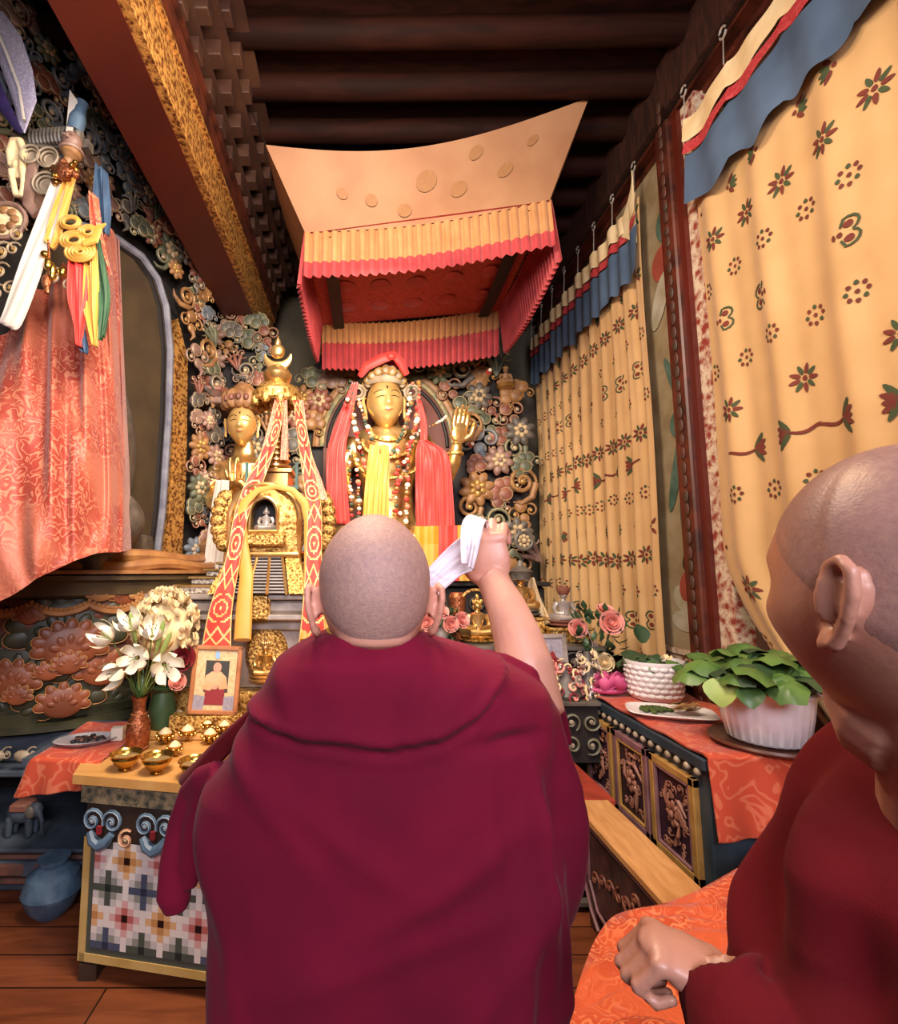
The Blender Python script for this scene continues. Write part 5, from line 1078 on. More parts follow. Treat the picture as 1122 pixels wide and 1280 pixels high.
# vase of lilies
vx = P(172, 926, 2.5); vz = .771; va = thing('flower_vase', 'engraved copper vase on the altar table', 'vase', (vx.x, vx.y, vz))
m = MB(); m.lathe([(.038, 0), (.046, .006), (.052, .05), (.056, .085), (.048, .125), (.03, .165), (.028, .2), (.034, .235), (.04, .24), (.036, .24), (.026, .2), (.028, .165), (.001, .16)], M=T((vx.x, vx.y, vz)), n=32); obj('body', m, 'copper', va)
for z in (.012, .125, .16): m = MB(); m.lathe([(.032 if z > .12 else .05, z - .003), (.036 if z == .16 else .052, z), (.032 if z > .12 else .05, z + .003)], M=T((vx.x, vx.y, vz)), n=28); obj('ring_band', m, 'frame_wood', va)
rg = random.Random(17)
def lily(c, d, s, lab, grp, pm='petal_white'):
    o = thing('lily', lab, 'flower', c, group=grp); d = V(d).normalized(); x = d.orthogonal().normalized(); M = Matrix((x, d.cross(x), d)).transposed().to_4x4(); M.translation = V(c)
    for k in range(6):
        m = MB(); a = 2 * PI * k / 6; m.grid(petal_grid(s, s * .42, 1.1 + .3 * (k % 2), .25), 6, 9, M=M @ T(rz=a) @ T((0, .01, 0), rx=.42 - .14 * (k % 2))); obj('petal', m, pm, o, sharp=180)
    m = MB()
    for k in range(5): a = 2 * PI * k / 5; e = (cos(a) * s * .16, sin(a) * s * .16, s * .62); m.tube([(0, 0, 0), (e[0] * .4, e[1] * .4, s * .4), e], s * .015, 4, M=M, mi=0); m.ell(e, (s * .03, s * .03, s * .06), M=M, n=6, m=4, mi=1)
    obj('stamens', m, ['leaf_pale', 'dried'], o)
    m = MB(); e = V((vx.x, vx.y, vz + .22)); m.tube([c, V(c) * .5 + e * .5 + V((0, .02, .0)), e], .0035, 5); obj('stem', m, 'stem', o)
YL = 2.42
for px, py, d, s, lb in ((140, 800, (-.6, -.6, .5), .105, 'white lily reaching furthest left out of the vase'), (152, 838, (-.5, -.8, -.3), .10, 'white lily drooping at the lower left of the bouquet'), (172, 822, (.1, -1, .1), .11, 'open white lily in the middle of the bouquet'),
                     (205, 830, (.5, -.8, -.1), .12, 'open white lily on the right of the bouquet, petals curling down'), (165, 785, (-.1, -.7, .8), .10, 'white lily on top of the bouquet'), (190, 795, (.3, -.6, .8), .10, 'white lily at the upper right of the bouquet, near the buds')):
    lily(P(px, py, YL), d, s, lb, 'white lilies in the copper vase')
for k, (px, py, qx, qy) in enumerate(((205, 775, 195, 815), (214, 790, 200, 820), (162, 765, 170, 800))):
    m = MB(); a, b_ = P(px, py, YL - .03), P(qx, qy, YL); m.tube([b_, b_ * .6 + a * .4, a * .85 + b_ * .15, a], [.006, .013, .011, .002], 8); m.tube([b_, V((vx.x, vx.y, vz + .22))], .003, 5); one('lily_bud', m, 'leaf_pale', ('tallest green lily bud at the right of the bouquet', 'green lily bud just below the tallest one', 'slim green lily bud above the left blossoms')[k], 'bud', 'lily buds')
lf = MB()
for k in range(16):
    a = rg.uniform(0, 2 * PI); c = V((vx.x, vx.y, vz + .22)); lf.grid(petal_grid(rg.uniform(.09, .16), .032, .7), 3, 6, M=T(c, rz=a) @ T(rx=rg.uniform(.6, 1.3)))
tag(obj('foliage', lf, 'leaf', va, sharp=180))
# big cream blossom head behind, and dark red rose
fb_ = thing('flower_bouquet', 'dense mass of cream blossoms behind the lilies', 'flowers', P(208, 870, 2.75) * 1.0)
m = MB()
for k in range(230):
    a = rg.uniform(0, 2 * PI); b_ = rg.uniform(-.5, 1.45); c = P(207, 790, 2.72) + V((.16 * cos(a) * cos(b_), .13 * sin(a) * cos(b_), .20 * sin(b_)))
    for j in range(3): m.grid(petal_grid(.04, .034, .9, .5), 2, 3, M=T(c, rz=rg.uniform(0, 6.3)) @ T(rx=rg.uniform(.1, 1.4)))
obj('blossoms', m, 'petal_cream', fb_, sharp=180, kind='stuff')
m = MB(); m.ell(P(207, 790, 2.72), (.13, .10, .16), n=16, m=12); obj('inner_mass', m, 'petal_cream', fb_); m = MB(); m.tube([P(207, 790, 2.72), V((P(207, 790, 2.72).x, 2.72, .80))], .02, 6); m.lathe([(.05, 0), (.07, .1), (.05, .18), (.06, .2)], M=T((P(207, 790, 2.72).x, 2.72, .802)), n=18); obj('holder', m, 'leaf_dark', fb_)
def rose(name, c, d, r, mats, lab, grp=None, leaves=True):
    o = thing(name, lab, 'flower', c, group=grp); d = V(d).normalized(); x = d.orthogonal().normalized(); M = Matrix((x, d.cross(x), d)).transposed().to_4x4(); M.translation = V(c); m = MB()
    for ring, (n_, t, q) in enumerate(((3, .15, .35), (4, .35, .55), (5, .65, .8), (6, 1.0, 1.0))):
        for k in range(n_):
            a = 2 * PI * k / n_ + ring * .5
            def fn(u, v, q=q, t=t, a=a): th = a + (u - .5) * 2.6 * .8; rr = r * q * (.35 + .65 * v ** .7) * (1 + .25 * t * v * v); return (rr * cos(th), rr * sin(th), r * (.75 * v * (1.25 - .55 * t) - .3 - .25 * t * (u - .5) ** 2 * 4 * v))
            m.grid(fn, 5, 4, M=M)
    m.ell((0, 0, -.1 * r), (r * .35, r * .35, r * .45), M=M, n=10, m=8); obj('petals', m, mats, o, sharp=180)
    if leaves:
        m = MB()
        for k in range(4): m.grid(petal_grid(r * 1.3, r * .7, .5), 3, 5, M=M @ T((0, 0, -r * .4), rz=k * 1.7) @ T(rx=.2))
        obj('leaf', m, 'leaf_dark', o, sharp=180)
rose('rose', P(228, 822, 2.66), (0, -1, .2), .055, 'petal_red', 'dark red rose between the cream blossoms and the framed photograph'); rose('rose', P(222, 852, 2.6), (.2, -1, .2), .035, 'petal_pink', 'small pale pink rose below the dark red one')
# orange cloth, tray and card left of the table
m = MB(); m.box((-1.36, 2.66, .758), (.30, .58, .03)); m.box((-1.36, 2.88, .735), (.22, .12, .05)); obj('side_shelf', m, 'stone_blue', tb)
def oc(u, v):
    # u: left to right along the front, v: back -> front edge -> down
    xl = -1.50 + .36 * u
    if v < .6: q = v / .6; p = V((xl - .05 * (1 - q) * (1 - u), 2.90 - .54 * q - .04 * u * q, .779 + .003 * sin(u * 14 + v * 9)))
    else: q = (v - .6) / .4; p = V((xl - .02 * q, 2.36 - .04 * u - .015 * sin(q * 1.5) - .008 * sin(u * 17) * q, .777 - .155 * q * (1 - .35 * u)))
    if u < .12: p.z -= (1 - u / .12) ** 2 * .09 * (1 if v < .6 else 1 - (v - .6) / .4)
    return p
m = MB(); m.grid(oc, 30, 30); m2 = MB(); m2.grid(lambda u, v: oc(u, v) + V((.0, .003, -.004)), 30, 30); m2.f = [tuple(reversed(f)) for f in m2.f]; m.join(m2)
one('orange_cloth', m, 'satin_orange', 'orange satin cloth hanging over the ledge at the left of the altar table', 'cloth', sharp=180)
tq = V((-1.33, 2.56, .785)); ty = thing('offering_tray', 'shallow grey tray of dark offerings on the orange cloth', 'tray', tq, rz=.3)
m = MB(); m.lathe([(.8, 0), (1, .1), (1.02, .1), (.97, .12), (.8, .03), (.001, .03)], M=T(s=(.14, .09, .16)), n=36); obj('dish', m, 'tray', ty, local=True)
m = MB(); rg = random.Random(4)
for k in range(40): a = rg.uniform(0, 6.28); r = rg.uniform(0, .8); m.ell((.12 * r * cos(a), .075 * r * sin(a), .012), (.014, .01, .009), n=6, m=4, mi=k % 3 // 2)
obj('offerings', m, ['black', 'stone_red'], ty, local=True, kind='stuff')
m = MB(); m.box((0, 0, .03), (.055, .04, .06), M=T((-1.2, 2.6, .781), rz=.2), b=.002); one('small_box', m, 'white_paper', 'small cream card box beside the copper vase', 'box')
# ================================================================ RIGHT SIDE: chest, bench, plants
XC = 1.38; Y0, Y1 = 2.18, 3.36; ZT = .85
ch = thing('painted_chest', 'painted chest with three carved flower panels under the long orange cloth on the right', 'chest', ((XC + 1.9) / 2, 2.7, 0))
m = MB(); m.box((1.66, (Y0 + Y1) / 2, .56), (.54, Y1 - Y0, .54), b=.006); obj('body', m, 'chest_blue', ch)
m = MB(); m.box((1.655, (Y0 + Y1) / 2, .815), (.575, Y1 - Y0 + .03, .055), b=.008); obj('cornice', m, 'chest_blue', ch)
n = 17
for k in range(n): m = MB(); m.ell((XC - .006, Y0 + .04 + (Y1 - Y0 - .08) * k / (n - 1), .775), (.014, .016, .016), n=10, m=7); obj('bead', m, 'cpale', ch)
m = MB(); m.box((1.7, (Y0 + Y1) / 2 + .05, .14), (.42, Y1 - Y0 - .16, .28)); obj('recessed_base', m, 'chest_panel', ch)
for y in (Y0 + .05, Y1 - .05):
    m = MB(); m.box((XC + .05, y, .15), (.05, .05, .30), b=.006); obj('leg', m, 'chest_frame', ch)
pw = (Y1 - Y0 - .1) / 3; rg = random.Random(2)
for k in range(3):
    yc = Y0 + .05 + pw * (k + .5); x = XC + .006
    fr = MB(); hw = pw / 2 - .012; zb, zt_ = .315, .735; zc = (zb + zt_) / 2; hh = (zt_ - zb) / 2
    for yy, zz_, a, b_ in ((yc, zb + .018, hw * 2, .036), (yc, zt_ - .018, hw * 2, .036), (yc - hw + .018, zc, .036, hh * 2), (yc + hw - .018, zc, .036, hh * 2)): fr.box((x - .008, yy, zz_), (.03, a, b_), b=.004)
    fo = obj('panel_frame', fr, 'chest_frame' if k != 1 else 'chest_mauve', ch)
    fr = MB(); h2_, w2_ = hh - .036, hw - .036
    for yy, zz_, a, b_ in ((yc, zc - h2_ + .006, w2_ * 2, .012), (yc, zc + h2_ - .006, w2_ * 2, .012), (yc - w2_ + .006, zc, .012, h2_ * 2), (yc + w2_ - .006, zc, .012, h2_ * 2)): fr.box((x - .014, yy, zz_), (.016, a, b_), b=.003)
    obj('inner_frame', fr, 'chest_mauve' if k != 1 else 'chest_frame', fo)
    pn = MB(); pn.box((x + .002, yc, zc), (.012, w2_ * 2, h2_ * 2)); obj('panel_ground', pn, 'chest_panel', fo)
    cv = MB(); Mp = Matrix.Translation((x - .004, yc, zc)) @ Euler((0, 0, -PI / 2)).to_matrix().to_4x4()
    W_, H_ = w2_ - .02, h2_ - .02
    for i in range(26):
        a, b_ = rg.uniform(-W_, W_), rg.uniform(-H_, H_)
        if abs(a) < .035 and abs(b_) < .05: continue
        spiral(cv, (a, b_), rg.uniform(.016, .028), rg.uniform(0, 6.3), rg.choice((-1, 1)), 1.0, M=Mp, n=9, r=.22, e=False)
    for j in range(8): a = 2 * PI * j / 8; cv.ell((.03 * cos(a), -.01, .03 * sin(a) * 1.3), (.02, .012, .014), M=Mp, n=8, m=5, R=Euler((0, -a, 0)).to_matrix())
    cv.ell((0, -.02, 0), (.016, .012, .018), M=Mp, n=8, m=5)
    for i in range(8): a = rg.uniform(0, 6.28); r = rg.uniform(.05, .1); cv.tube([(r * cos(a), -.006, r * sin(a) * 1.5), (r * .7 * cos(a + .5), -.014, r * .9 * sin(a + .5) * 1.5), (r * .5 * cos(a + 1), -.006, r * sin(a + 1) * .8)], [.004, .009, .004], 6, M=Mp)
    cv.v = [(p[0], min(max(p[1], yc - w2_ + .012), yc + w2_ - .012), min(max(p[2], zc - h2_ + .012), zc + h2_ - .012)) for p in cv.v]
    obj('carved_flowers', cv, 'chest_carve', fo)
# orange cloth over the chest, falling over its near end
YN = Y0 - .03
def oc_(u, v):
    # u across (0 = front edge above panels), v: back end -> near end -> down
    if v < .7: q = v / .7; p = V((XC - .012 + .56 * u, Y1 + .02 + (YN - Y1 - .02) * q, ZT + .012 + .004 * sin(q * 26 + u * 4) + .003 * sin(u * 19 + q * 7)))
    else: q = (v - .7) / .3; p = V((XC - .012 + .56 * u + .012 * q * sin(u * 9), YN - .012 - .016 * sin(u * 15 + 1) * q - .02 * q, ZT + .010 - .30 * q + .012 * u * q))
    return p
m = MB(); m.grid(oc_, 60, 100); m2 = MB(); m2.grid(lambda u, v: oc_(u, v) + V((0, .004 if v > .7 else 0, -.006)), 60, 100); m2.f = [tuple(reversed(f)) for f in m2.f]; m.join(m2)
one('table_runner', m, 'satin_orange', 'long orange brocade cloth spread over the painted chest and hanging over its near end', 'cloth', sharp=180)
zt2 = ZT + .020
# bench
bn = thing('low_bench', 'low bench with a plain board top and dark lacquered side before the painted chest', 'bench', (1.1, 2.0, 0))
m = MB(); m.box((1.085, 1.97, .487), (.18, 1.3, .03), b=.004); obj('board_top', m, 'bench_top', bn)
m = MB(); m.box((1.03, 1.95, .30), (.02, 1.18, .33)); m.box((1.15, 1.95, .30), (.02, 1.18, .33)); obj('side_panel', m, 'bench_panel', bn)
m = MB(); m.tube([(1.012, 1.36, .455), (1.012, 2.5, .455), (1.012, 2.53, .42), (1.012, 2.53, .2), (1.012, 2.47, .10), (1.012, 2.40, .05)], .008, 6); m.tube([(1.012, 2.47, .40), (1.012, 2.47, .22), (1.012, 2.40, .13), (1.012, 2.3, .12)], .007, 6); obj('painted_edge', m, 'chest_mauve', bn)
for y in (1.4, 2.5): m = MB(); m.box((1.09, y, .24), (.13, .05, .47), b=.005); obj('leg', m, 'bench_panel', bn)
m = MB()
for k in range(14): spiral(m, (0, 0), rg.uniform(.03, .05), rg.uniform(0, 6), 1, 1, M=Matrix.Translation((1.018, 1.5 + k * .07, rg.uniform(.24, .38))) @ Euler((0, 0, -PI / 2)).to_matrix().to_4x4(), n=10, e=False)
obj('faded_scrolls', m, 'cred', bn)
m = MB(); m.tube([(1.24, 2.62, .40), (1.27, 2.45, .30), (1.30, 2.2, .27), (1.34, 2.0, .31), (1.37, 1.95, .36)], .014, 8, flat=((1, 0, 0), .4)); one('cloth_strap', m, 'strap', 'pale cloth strap looping down between the bench board and the painted chest', 'strap')
# low carved step between the standing person and the bench
ls = thing('carved_step', 'dark carved low altar step with a red top, seen right of the standing person', 'altar', (.85, 2.95, 0))
m = MB(); m.box((.62, 3.0, .24), (1.1, .68, .46)); obj('body', m, 'deep', ls)
m = MB(); m.box((.62, 2.98, .49), (1.18, .76, .03), b=.006); obj('red_top', m, 'red_paint', ls)
m = MB()
for z, d in ((.47, .05), (.43, .03), (.10, .03), (.04, .05)): m.box((.62, 2.66 - d / 2, z), (1.12, .03 + d, .025), b=.004)
obj('moulding', m, 'cgrey', ls)
m = MB()
for k in range(8):
    for j in range(3): spiral(m, (0, 0), .052, .5 + j * 2, (-1) ** (k + j), 1.2, M=T((.14 + k * .14, 2.65, .16 + .11 * j)))
obj('carved_scrolls', m, ['cgrey', 'cpale'], ls)
ms = thing('middle_step', 'dark carved middle step of the altar, heaped with offerings beside the chest', 'altar', (.85, 3.2, 0))
m = MB(); m.box((.72, 3.20, .66), (1.28, .22, .32)); obj('body', m, 'deep', ms); m = MB(); m.box((.72, 3.19, .83), (1.30, .26, .025), b=.005); obj('top_board', m, 'cgrey', ms)
m = MB()
for k in range(11):
    for j in range(2): spiral(m, (0, 0), .055, .5 + j * 2 + k, (-1) ** (k + j), 1.2, M=T((.16 + k * .115, 3.08, .60 + .13 * j)))
obj('carved_scrolls', m, ['cgreen', 'cpale'], ms)
ua = thing('upper_altar', 'dark carved altar carrying the three small statues left of the curtain', 'altar', (.7, 3.85, 0))
m = MB(); m.box((.72, 3.9, .54), (1.62, .9, 1.08)); obj('body', m, 'deep', ua); m = MB(); m.box((.72, 3.88, 1.095), (1.70, .98, .03), b=.006); obj('top_board', m, 'cgrey', ua)
m = MB()
for k in range(13):
    for j in range(2): spiral(m, (0, 0), .06, .5 + j * 2 + k, (-1) ** (k + j), 1.2, M=T((-.02 + k * .125, 3.43, .88 + .13 * j)))
obj('carved_scrolls', m, ['cgrey', 'cpale'], ua)
# small statues
def small_statue(px, py, Y, h, label, mats, crown=True, halo=False, z=1.112, pf=None):
    a_, b_ = ray(px, py); o = thing('small_statue', label, 'statue', (a_ * Y, Y, z), group='small statues on the upper altar')
    if pf: m = MB(); m.box((0, 0, pf / 2), (.26, .22, pf), b=.006); m.box((0, 0, pf - .01), (.30, .26, .02), b=.004); obj('pedestal', m, 'gold_relief', o, local=True)
    m = MB(); deity(m, T((0, 0, pf or 0)), h, crown, 0, 1, halo); obj('figure', m, mats, o, local=True); return o
s1 = small_statue(597, 790, 3.62, .37, 'small gilt seated statue just left of the raised forearm', ['gold', 'gold_relief'], True, True)
s2 = small_statue(652, 770, 3.78, .40, 'small gilt statue with a dark hat and pale cloth, right of the raised forearm', ['gold', 'cgrey'], True, False, pf=.16)
s3 = small_statue(705, 775, 3.66, .33, 'small silver statue with a lotus crown in front of the curtain edge', ['silver', 'cred'], True, False, pf=.10)
m = MB()
for k in range(9): a = -PI / 2 + (k - 4) * .38; m.grid(petal_grid(.065, .03, .35), 3, 4, M=T((.03 * cos(a), .03 * sin(a), .315), rz=a - PI / 2) @ T(rx=1.0))
obj('lotus_crown', m, 'cred', s3, local=True, sharp=180)
m = MB(); m.lathe([(.07, .56), (.075, .60), (.09, .62), (.03, .66), (.015, .70)], n=16, M=T((0, 0, -.14))); obj('hat', m, 'cgrey', s2, local=True)
drape('offering_scarf', rows_px([(722, 660, 668), (750, 656, 678), (785, 656, 692)], 3.86), 2, 'cream_cloth', 'pale yellow scarf draped over the shoulder of the statue with the dark hat', 'scarf')
m = MB(); m.lathe([(.05, 0), (.06, .02), (.055, .2), (.06, .3), (.04, .33)], M=T((P(572, 790, 3.7).x, 3.7, 1.112)), n=20); one('prayer_cylinder', m, 'copper', 'copper cylinder standing behind the pink roses left of the first small statue', 'cylinder')
# roses
rg = random.Random(31)
def bush(px, py, Y, zb, label, n=26, r=.12):
    c = P(px, py, Y); o = thing('rose_foliage', label, 'foliage', (c.x, Y, zb))
    m = MB()
    for k in range(n * 2): a = rg.uniform(0, 6.3); b_ = rg.uniform(-1.2, 1.2); q = c + V((r * cos(a) * cos(b_), r * .6 * sin(a), r * sin(b_))); m.grid(petal_grid(rg.uniform(.05, .08), .04, .6), 3, 4, M=T(q, rz=rg.uniform(0, 6.3)) @ T(rx=rg.uniform(-.5, 1)))
    obj('leaves', m, 'leaf_dark', o, sharp=180, kind='stuff'); m = MB(); m.lathe([(.04, 0), (.055, .06), (.04, .12), (.045, .14)], M=T((c.x, Y, zb)), n=16)
    for k in range(5): m.tube([(c.x, Y, zb + .1), c + V((rg.uniform(-.08, .08), 0, rg.uniform(-.03, .05)))], .004, 5)
    obj('small_vase', m, 'silver', o)
bush(552, 785, 3.55, 1.112, 'green rose leaves in a small vase behind the shoulder of the standing person'); bush(748, 790, 3.42, .87, 'green rose leaves in a vase between the silver statue and the basket-pattern pot', 34, .16)
for x, y, Y, r, d, pm, lb in ((533, 778, 3.45, .05, (-.3, -1, .1), 'petal_pink', 'pink rose nearest the ear of the standing person'), (552, 765, 3.5, .04, (0, -1, .5), 'petal_pink', 'small pink rose topmost in the vase behind the shoulder'), (563, 780, 3.42, .045, (.2, -1, 0), 'petal_pink', 'pink rose in the middle of the vase behind the shoulder'),
                              (577, 775, 3.45, .045, (.4, -1, .2), 'petal_pink', 'pink rose beside the first small gilt statue'), (764, 778, 3.28, .062, (-.1, -1, .1), 'petal_pink', 'largest pink rose, facing out beside the far curtain'), (722, 785, 3.45, .05, (-.3, -1, .1), 'petal_pink', 'pale pink rose overlapping the silver statue'), (756, 762, 3.4, .045, (0, -.6, 1), 'petal_pink', 'drooping pink rose above the largest one'), (755, 828, 3.36, .05, (-.2, -1, .3), 'petal_cream', 'whitish rose just above the pink cloth')):
    rose('rose', P(x, y, Y), d, r, pm, lb, 'roses on the right altar')
# framed print and heaps of ornaments
fm_ = P(690, 850, 3.25); pfr = thing('picture_frame', 'silver-framed small picture leaning at the right altar behind the raised arm', 'picture', (fm_.x, 3.25, .845)); Mf = T((fm_.x, 3.25, .845), rz=.1, rx=-.12); w, h = .24, .36
m = MB()
for x, z, a, b_ in ((0, .014, w, .028), (0, h - .014, w, .028), (-w / 2 + .014, h / 2, .028, h), (w / 2 - .014, h / 2, .028, h)): m.box((x, 0, z), (a, .022, b_), M=Mf, b=.005)
obj('frame', m, 'silver', pfr); m = MB(); m.box((0, .004, h / 2), (w - .04, .006, h - .04), M=Mf); m.ell((0, 0, h * .5), (.05, .004, .09), M=Mf, mi=1, n=14, m=8); m.ell((0, -.002, h * .75), (.025, .004, .03), M=Mf, mi=0, n=10, m=6); obj('picture', m, ['ph_grey', 'ph_maroon'], pfr)
def heap(px, py, Y, zb, rx_, h, label, mats, seed, n=40):
    R = random.Random(seed); a_, _ = ray(px, py); o = thing('torma_ornament', label, 'ornament', (a_ * Y, Y, zb), group='butter ornaments on the middle step')
    m = MB(); m.lathe([(rx_ * .6, 0), (rx_ * .7, .02), (rx_ * .4, h * .5), (rx_ * .2, h)], n=16); obj('core', m, 'cgrey', o, local=True)
    m = MB()
    for k in range(n):
        t = R.random(); a = R.uniform(-PI, 0) if R.random() < .8 else R.uniform(0, PI); r = rx_ * (1 - .5 * t); mi = R.randrange(len(mats)); M = T((r * cos(a), r * .7 * sin(a), h * t), rz=a + PI / 2) @ T(rx=-.3)
        spiral(m, (0, 0), R.uniform(.022, .042), R.uniform(0, 6), R.choice((1, -1)), 1.0, M=M, n=9, r=.24, e=False)
        for j in range(1): m.grid(petal_grid(.05, .035, .8), 3, 3, M=M @ T(ry=R.uniform(0, 6)), mi=mi)
        k0 = len(m.f); 
    m.m = [(i // 60) % len(mats) for i in range(len(m.f))]
    obj('carved_petals', m, mats, o, local=True)
heap(708, 870, 3.17, .845, .13, .20, 'pale and red butter ornament heaped at the near front of the middle step', ['silver', 'petal_cream', 'petal_red', 'petal_pink'], 1)
heap(735, 850, 3.22, .845, .10, .26, 'silvery butter ornament beside the pink cloth', ['silver', 'petal_cream', 'cpink'], 2)
heap(672, 850, 3.18, .845, .10, .16, 'low butter ornament below the small picture frame', ['petal_cream', 'silver', 'petal_red'], 3)
# things on the orange cloth
def onchest(px, py, z=zt2): a_, b_ = ray(px, py); Y = (z - H) / b_; return V((a_ * Y, Y, z))
pk = onchest(760, 866); m = MB(); rg = random.Random(6)
for k in range(60): a = rg.uniform(0, 6.3); r = rg.uniform(0, 1) ** .5; q = V((.13 * r * cos(a), .10 * r * sin(a), .03 + .03 * (1 - r))); m.grid(petal_grid(.075, .06, .9, .5), 4, 4, M=T(pk + q, rz=rg.uniform(0, 6.3)) @ T(rx=rg.uniform(.0, 1.1)))
m.ell(pk + V((0, 0, .025)), (.12, .09, .03), n=16, m=8); one('crumpled_silk', m, 'petal_magenta', 'crumpled magenta pink silk at the far end of the orange cloth', 'cloth', sharp=180)
# basket-pattern pot
p1 = onchest(819, 872); pt = thing('potted_plant', 'leafy plant in a white pot with a woven basket pattern', 'plant', p1)
m = MB(); m.lathe([(.125, 0), (.135, .01), (.15, .09), (.155, .19), (.16, .205), (.158, .215), (.145, .215), (.14, .2), (.13, .03), (.001, .03)], n=48); 
for j in range(6):
    for k in range(20): a = 2 * PI * (k + .5 * (j % 2)) / 20; r = .137 + .0030 * j + .002; m.ell((r * cos(a), r * sin(a), .03 + j * .030), (.010, .026, .0135), R=Euler((0, 0, a)).to_matrix(), n=8, m=5)
obj('pot', m, 'ceramic', pt, local=True); m = MB(); m.lathe([(.14, .19), (.001, .195)], n=20, cap=False); obj('soil', m, 'soil', pt, local=True)
def leaves(o, n, rad, hgt, size, mats, seed, droop=.3):
    R = random.Random(seed)
    for k in range(n):
        a = R.uniform(0, 6.3); r = rad * R.uniform(.15, 1) ** .7; z = hgt * (1 - .24 * (r / rad) ** 2) * R.uniform(.86, 1.0); s = size * R.uniform(.65, 1.15); c = V((r * cos(a), r * sin(a), z)); m = MB()
        M = T(c, rz=a - PI / 2 + R.uniform(-.5, .5), s=1) @ T(rx=R.uniform(-.5, .35), ry=R.uniform(-.4, .4))
        def fn(u, v):
            t = 2 * PI * u; q = v; x = s * .62 * q * sin(t) * (1 - .12 * cos(t)); y = s * (.62 * q * cos(t) + .3) ; return (x, y, .16 * s * (1 - q * q) - .25 * abs(x) + .012 * sin(5 * t) * q - droop * s * max(0, q * cos(t)) ** 2)
        m.grid(fn, 14, 4, M=M, cu=True); m.tube([(0, 0, .005), V((c.x * .3, c.y * .3, .0)) * 1], .001, 3) if False else None
        lf_ = obj('leaf', m, mats[k % len(mats)], o, local=True, sharp=180)
    m = MB()
    for k in range(n // 2): a = R.uniform(0, 6.3); r = rad * R.uniform(.1, .8); m.tube([(.03 * cos(a), .03 * sin(a), .18), (r * .6 * cos(a), r * .6 * sin(a), hgt * .8), (r * cos(a), r * sin(a), hgt * .85)], .004, 5)
    obj('stems', m, 'stem', o, local=True)
leaves(pt, 16, .15, .27, .10, ['leaf_dark', 'leaf', 'leaf_dark'], 12)
m = MB(); m.grid(petal_grid(.11, .12, .2), 5, 5, M=T((-.06, -.02, .31), rz=.3) @ T(rx=1.1)); obj('upright_leaf', m, 'leaf_dark', pt, local=True, sharp=180)
m = MB(); 
for k in range(7): m.grid(petal_grid(.045, .03, .5), 3, 4, M=T((.02 + .02 * cos(k), -.08 + .02 * sin(k), .22), rz=k) @ T(rx=.4))
obj('small_blossoms', m, 'petal_cream', pt, local=True, sharp=180)
# fluted pot
p2 = V((1.715, 2.275, zt2)); m = MB(); m.lathe([(.001, 0), (.20, 0), (.215, .012), (.21, .022), (.19, .012), (.001, .012)], M=T(p2), n=48); one('saucer', m, 'saucer', 'round brown saucer under the white fluted pot', 'saucer')
p2z = p2 + V((0, 0, .018)); pt = thing('potted_plant', 'bushy round-leaved plant in a white fluted pot on a brown saucer', 'plant', p2z)
m = MB(); m.lathe([(.135, 0), (.143, .008), (.162, .10), (.178, .195), (.192, .20), (.196, .212), (.19, .222), (.178, .222), (.172, .19), (.14, .03), (.001, .03)], n=120, sq=lambda a, r, z: 1 + (.022 * (abs(sin(14 * a)) - .5) if .002 < z < .18 and r > .1 else 0)); obj('pot', m, 'ceramic', pt, local=True)
m = MB(); m.lathe([(.172, .195), (.001, .2)], n=24, cap=False); obj('soil', m, 'soil', pt, local=True)
leaves(pt, 46, .235, .36, .125, ['leaf', 'leaf', 'leaf_dark', 'leaf'], 5, .25)
m = MB(); m.grid(petal_grid(.12, .13, -.3), 5, 6, M=T((-.22, -.08, .27), rz=2.2) @ T(rx=-1.0)); m.grid(petal_grid(.09, .1, -.3), 5, 6, M=T((-.17, -.15, .25), rz=2.6) @ T(rx=-.8), mi=1); obj('drooping_leaf', m, ['leaf_pale', 'leaf'], pt, local=True, sharp=180)
# plate with greens
p3 = onchest(838, 893); pl_ = thing('plate', 'shallow pale oblong plate with green moss and dried leaves on the orange cloth', 'plate', p3, rz=-.35)
m = MB()
def rr(a, b_, z, n=28): return [(a * (abs(cos(t)) ** .5) * (1 if cos(t) > 0 else -1), b_ * (abs(sin(t)) ** .5) * (1 if sin(t) > 0 else -1), z) for t in [2 * PI * i / n for i in range(n)]]
m.rings([rr(.16, .10, 0), rr(.205, .135, .018), rr(.20, .13, .022), rr(.16, .10, .006)], True); obj('dish', m, 'ceramic', pl_, local=True)
m = MB(); rg = random.Random(9)
for k in range(60): a, r = rg.uniform(0, 6.3), rg.uniform(0, 1); m.ell((-.06 + .075 * r * cos(a), .01 + .06 * r * sin(a), .015 + .012 * (1 - r)), (.014, .014, .01), n=6, m=4)
obj('moss', m, 'moss', pl_, local=True, kind='stuff')
m = MB()
for k in range(36): m.grid(petal_grid(rg.uniform(.06, .11), .014, .2), 2, 3, M=T((.04 + rg.uniform(-.05, .04), rg.uniform(-.05, .05), .02 + .02 * rg.random()), rz=-1.4 + rg.uniform(-.5, .5)) @ T(rx=rg.uniform(-.05, .3)))
obj('dried_leaves', m, 'dried', pl_, local=True, kind='stuff', sharp=180)
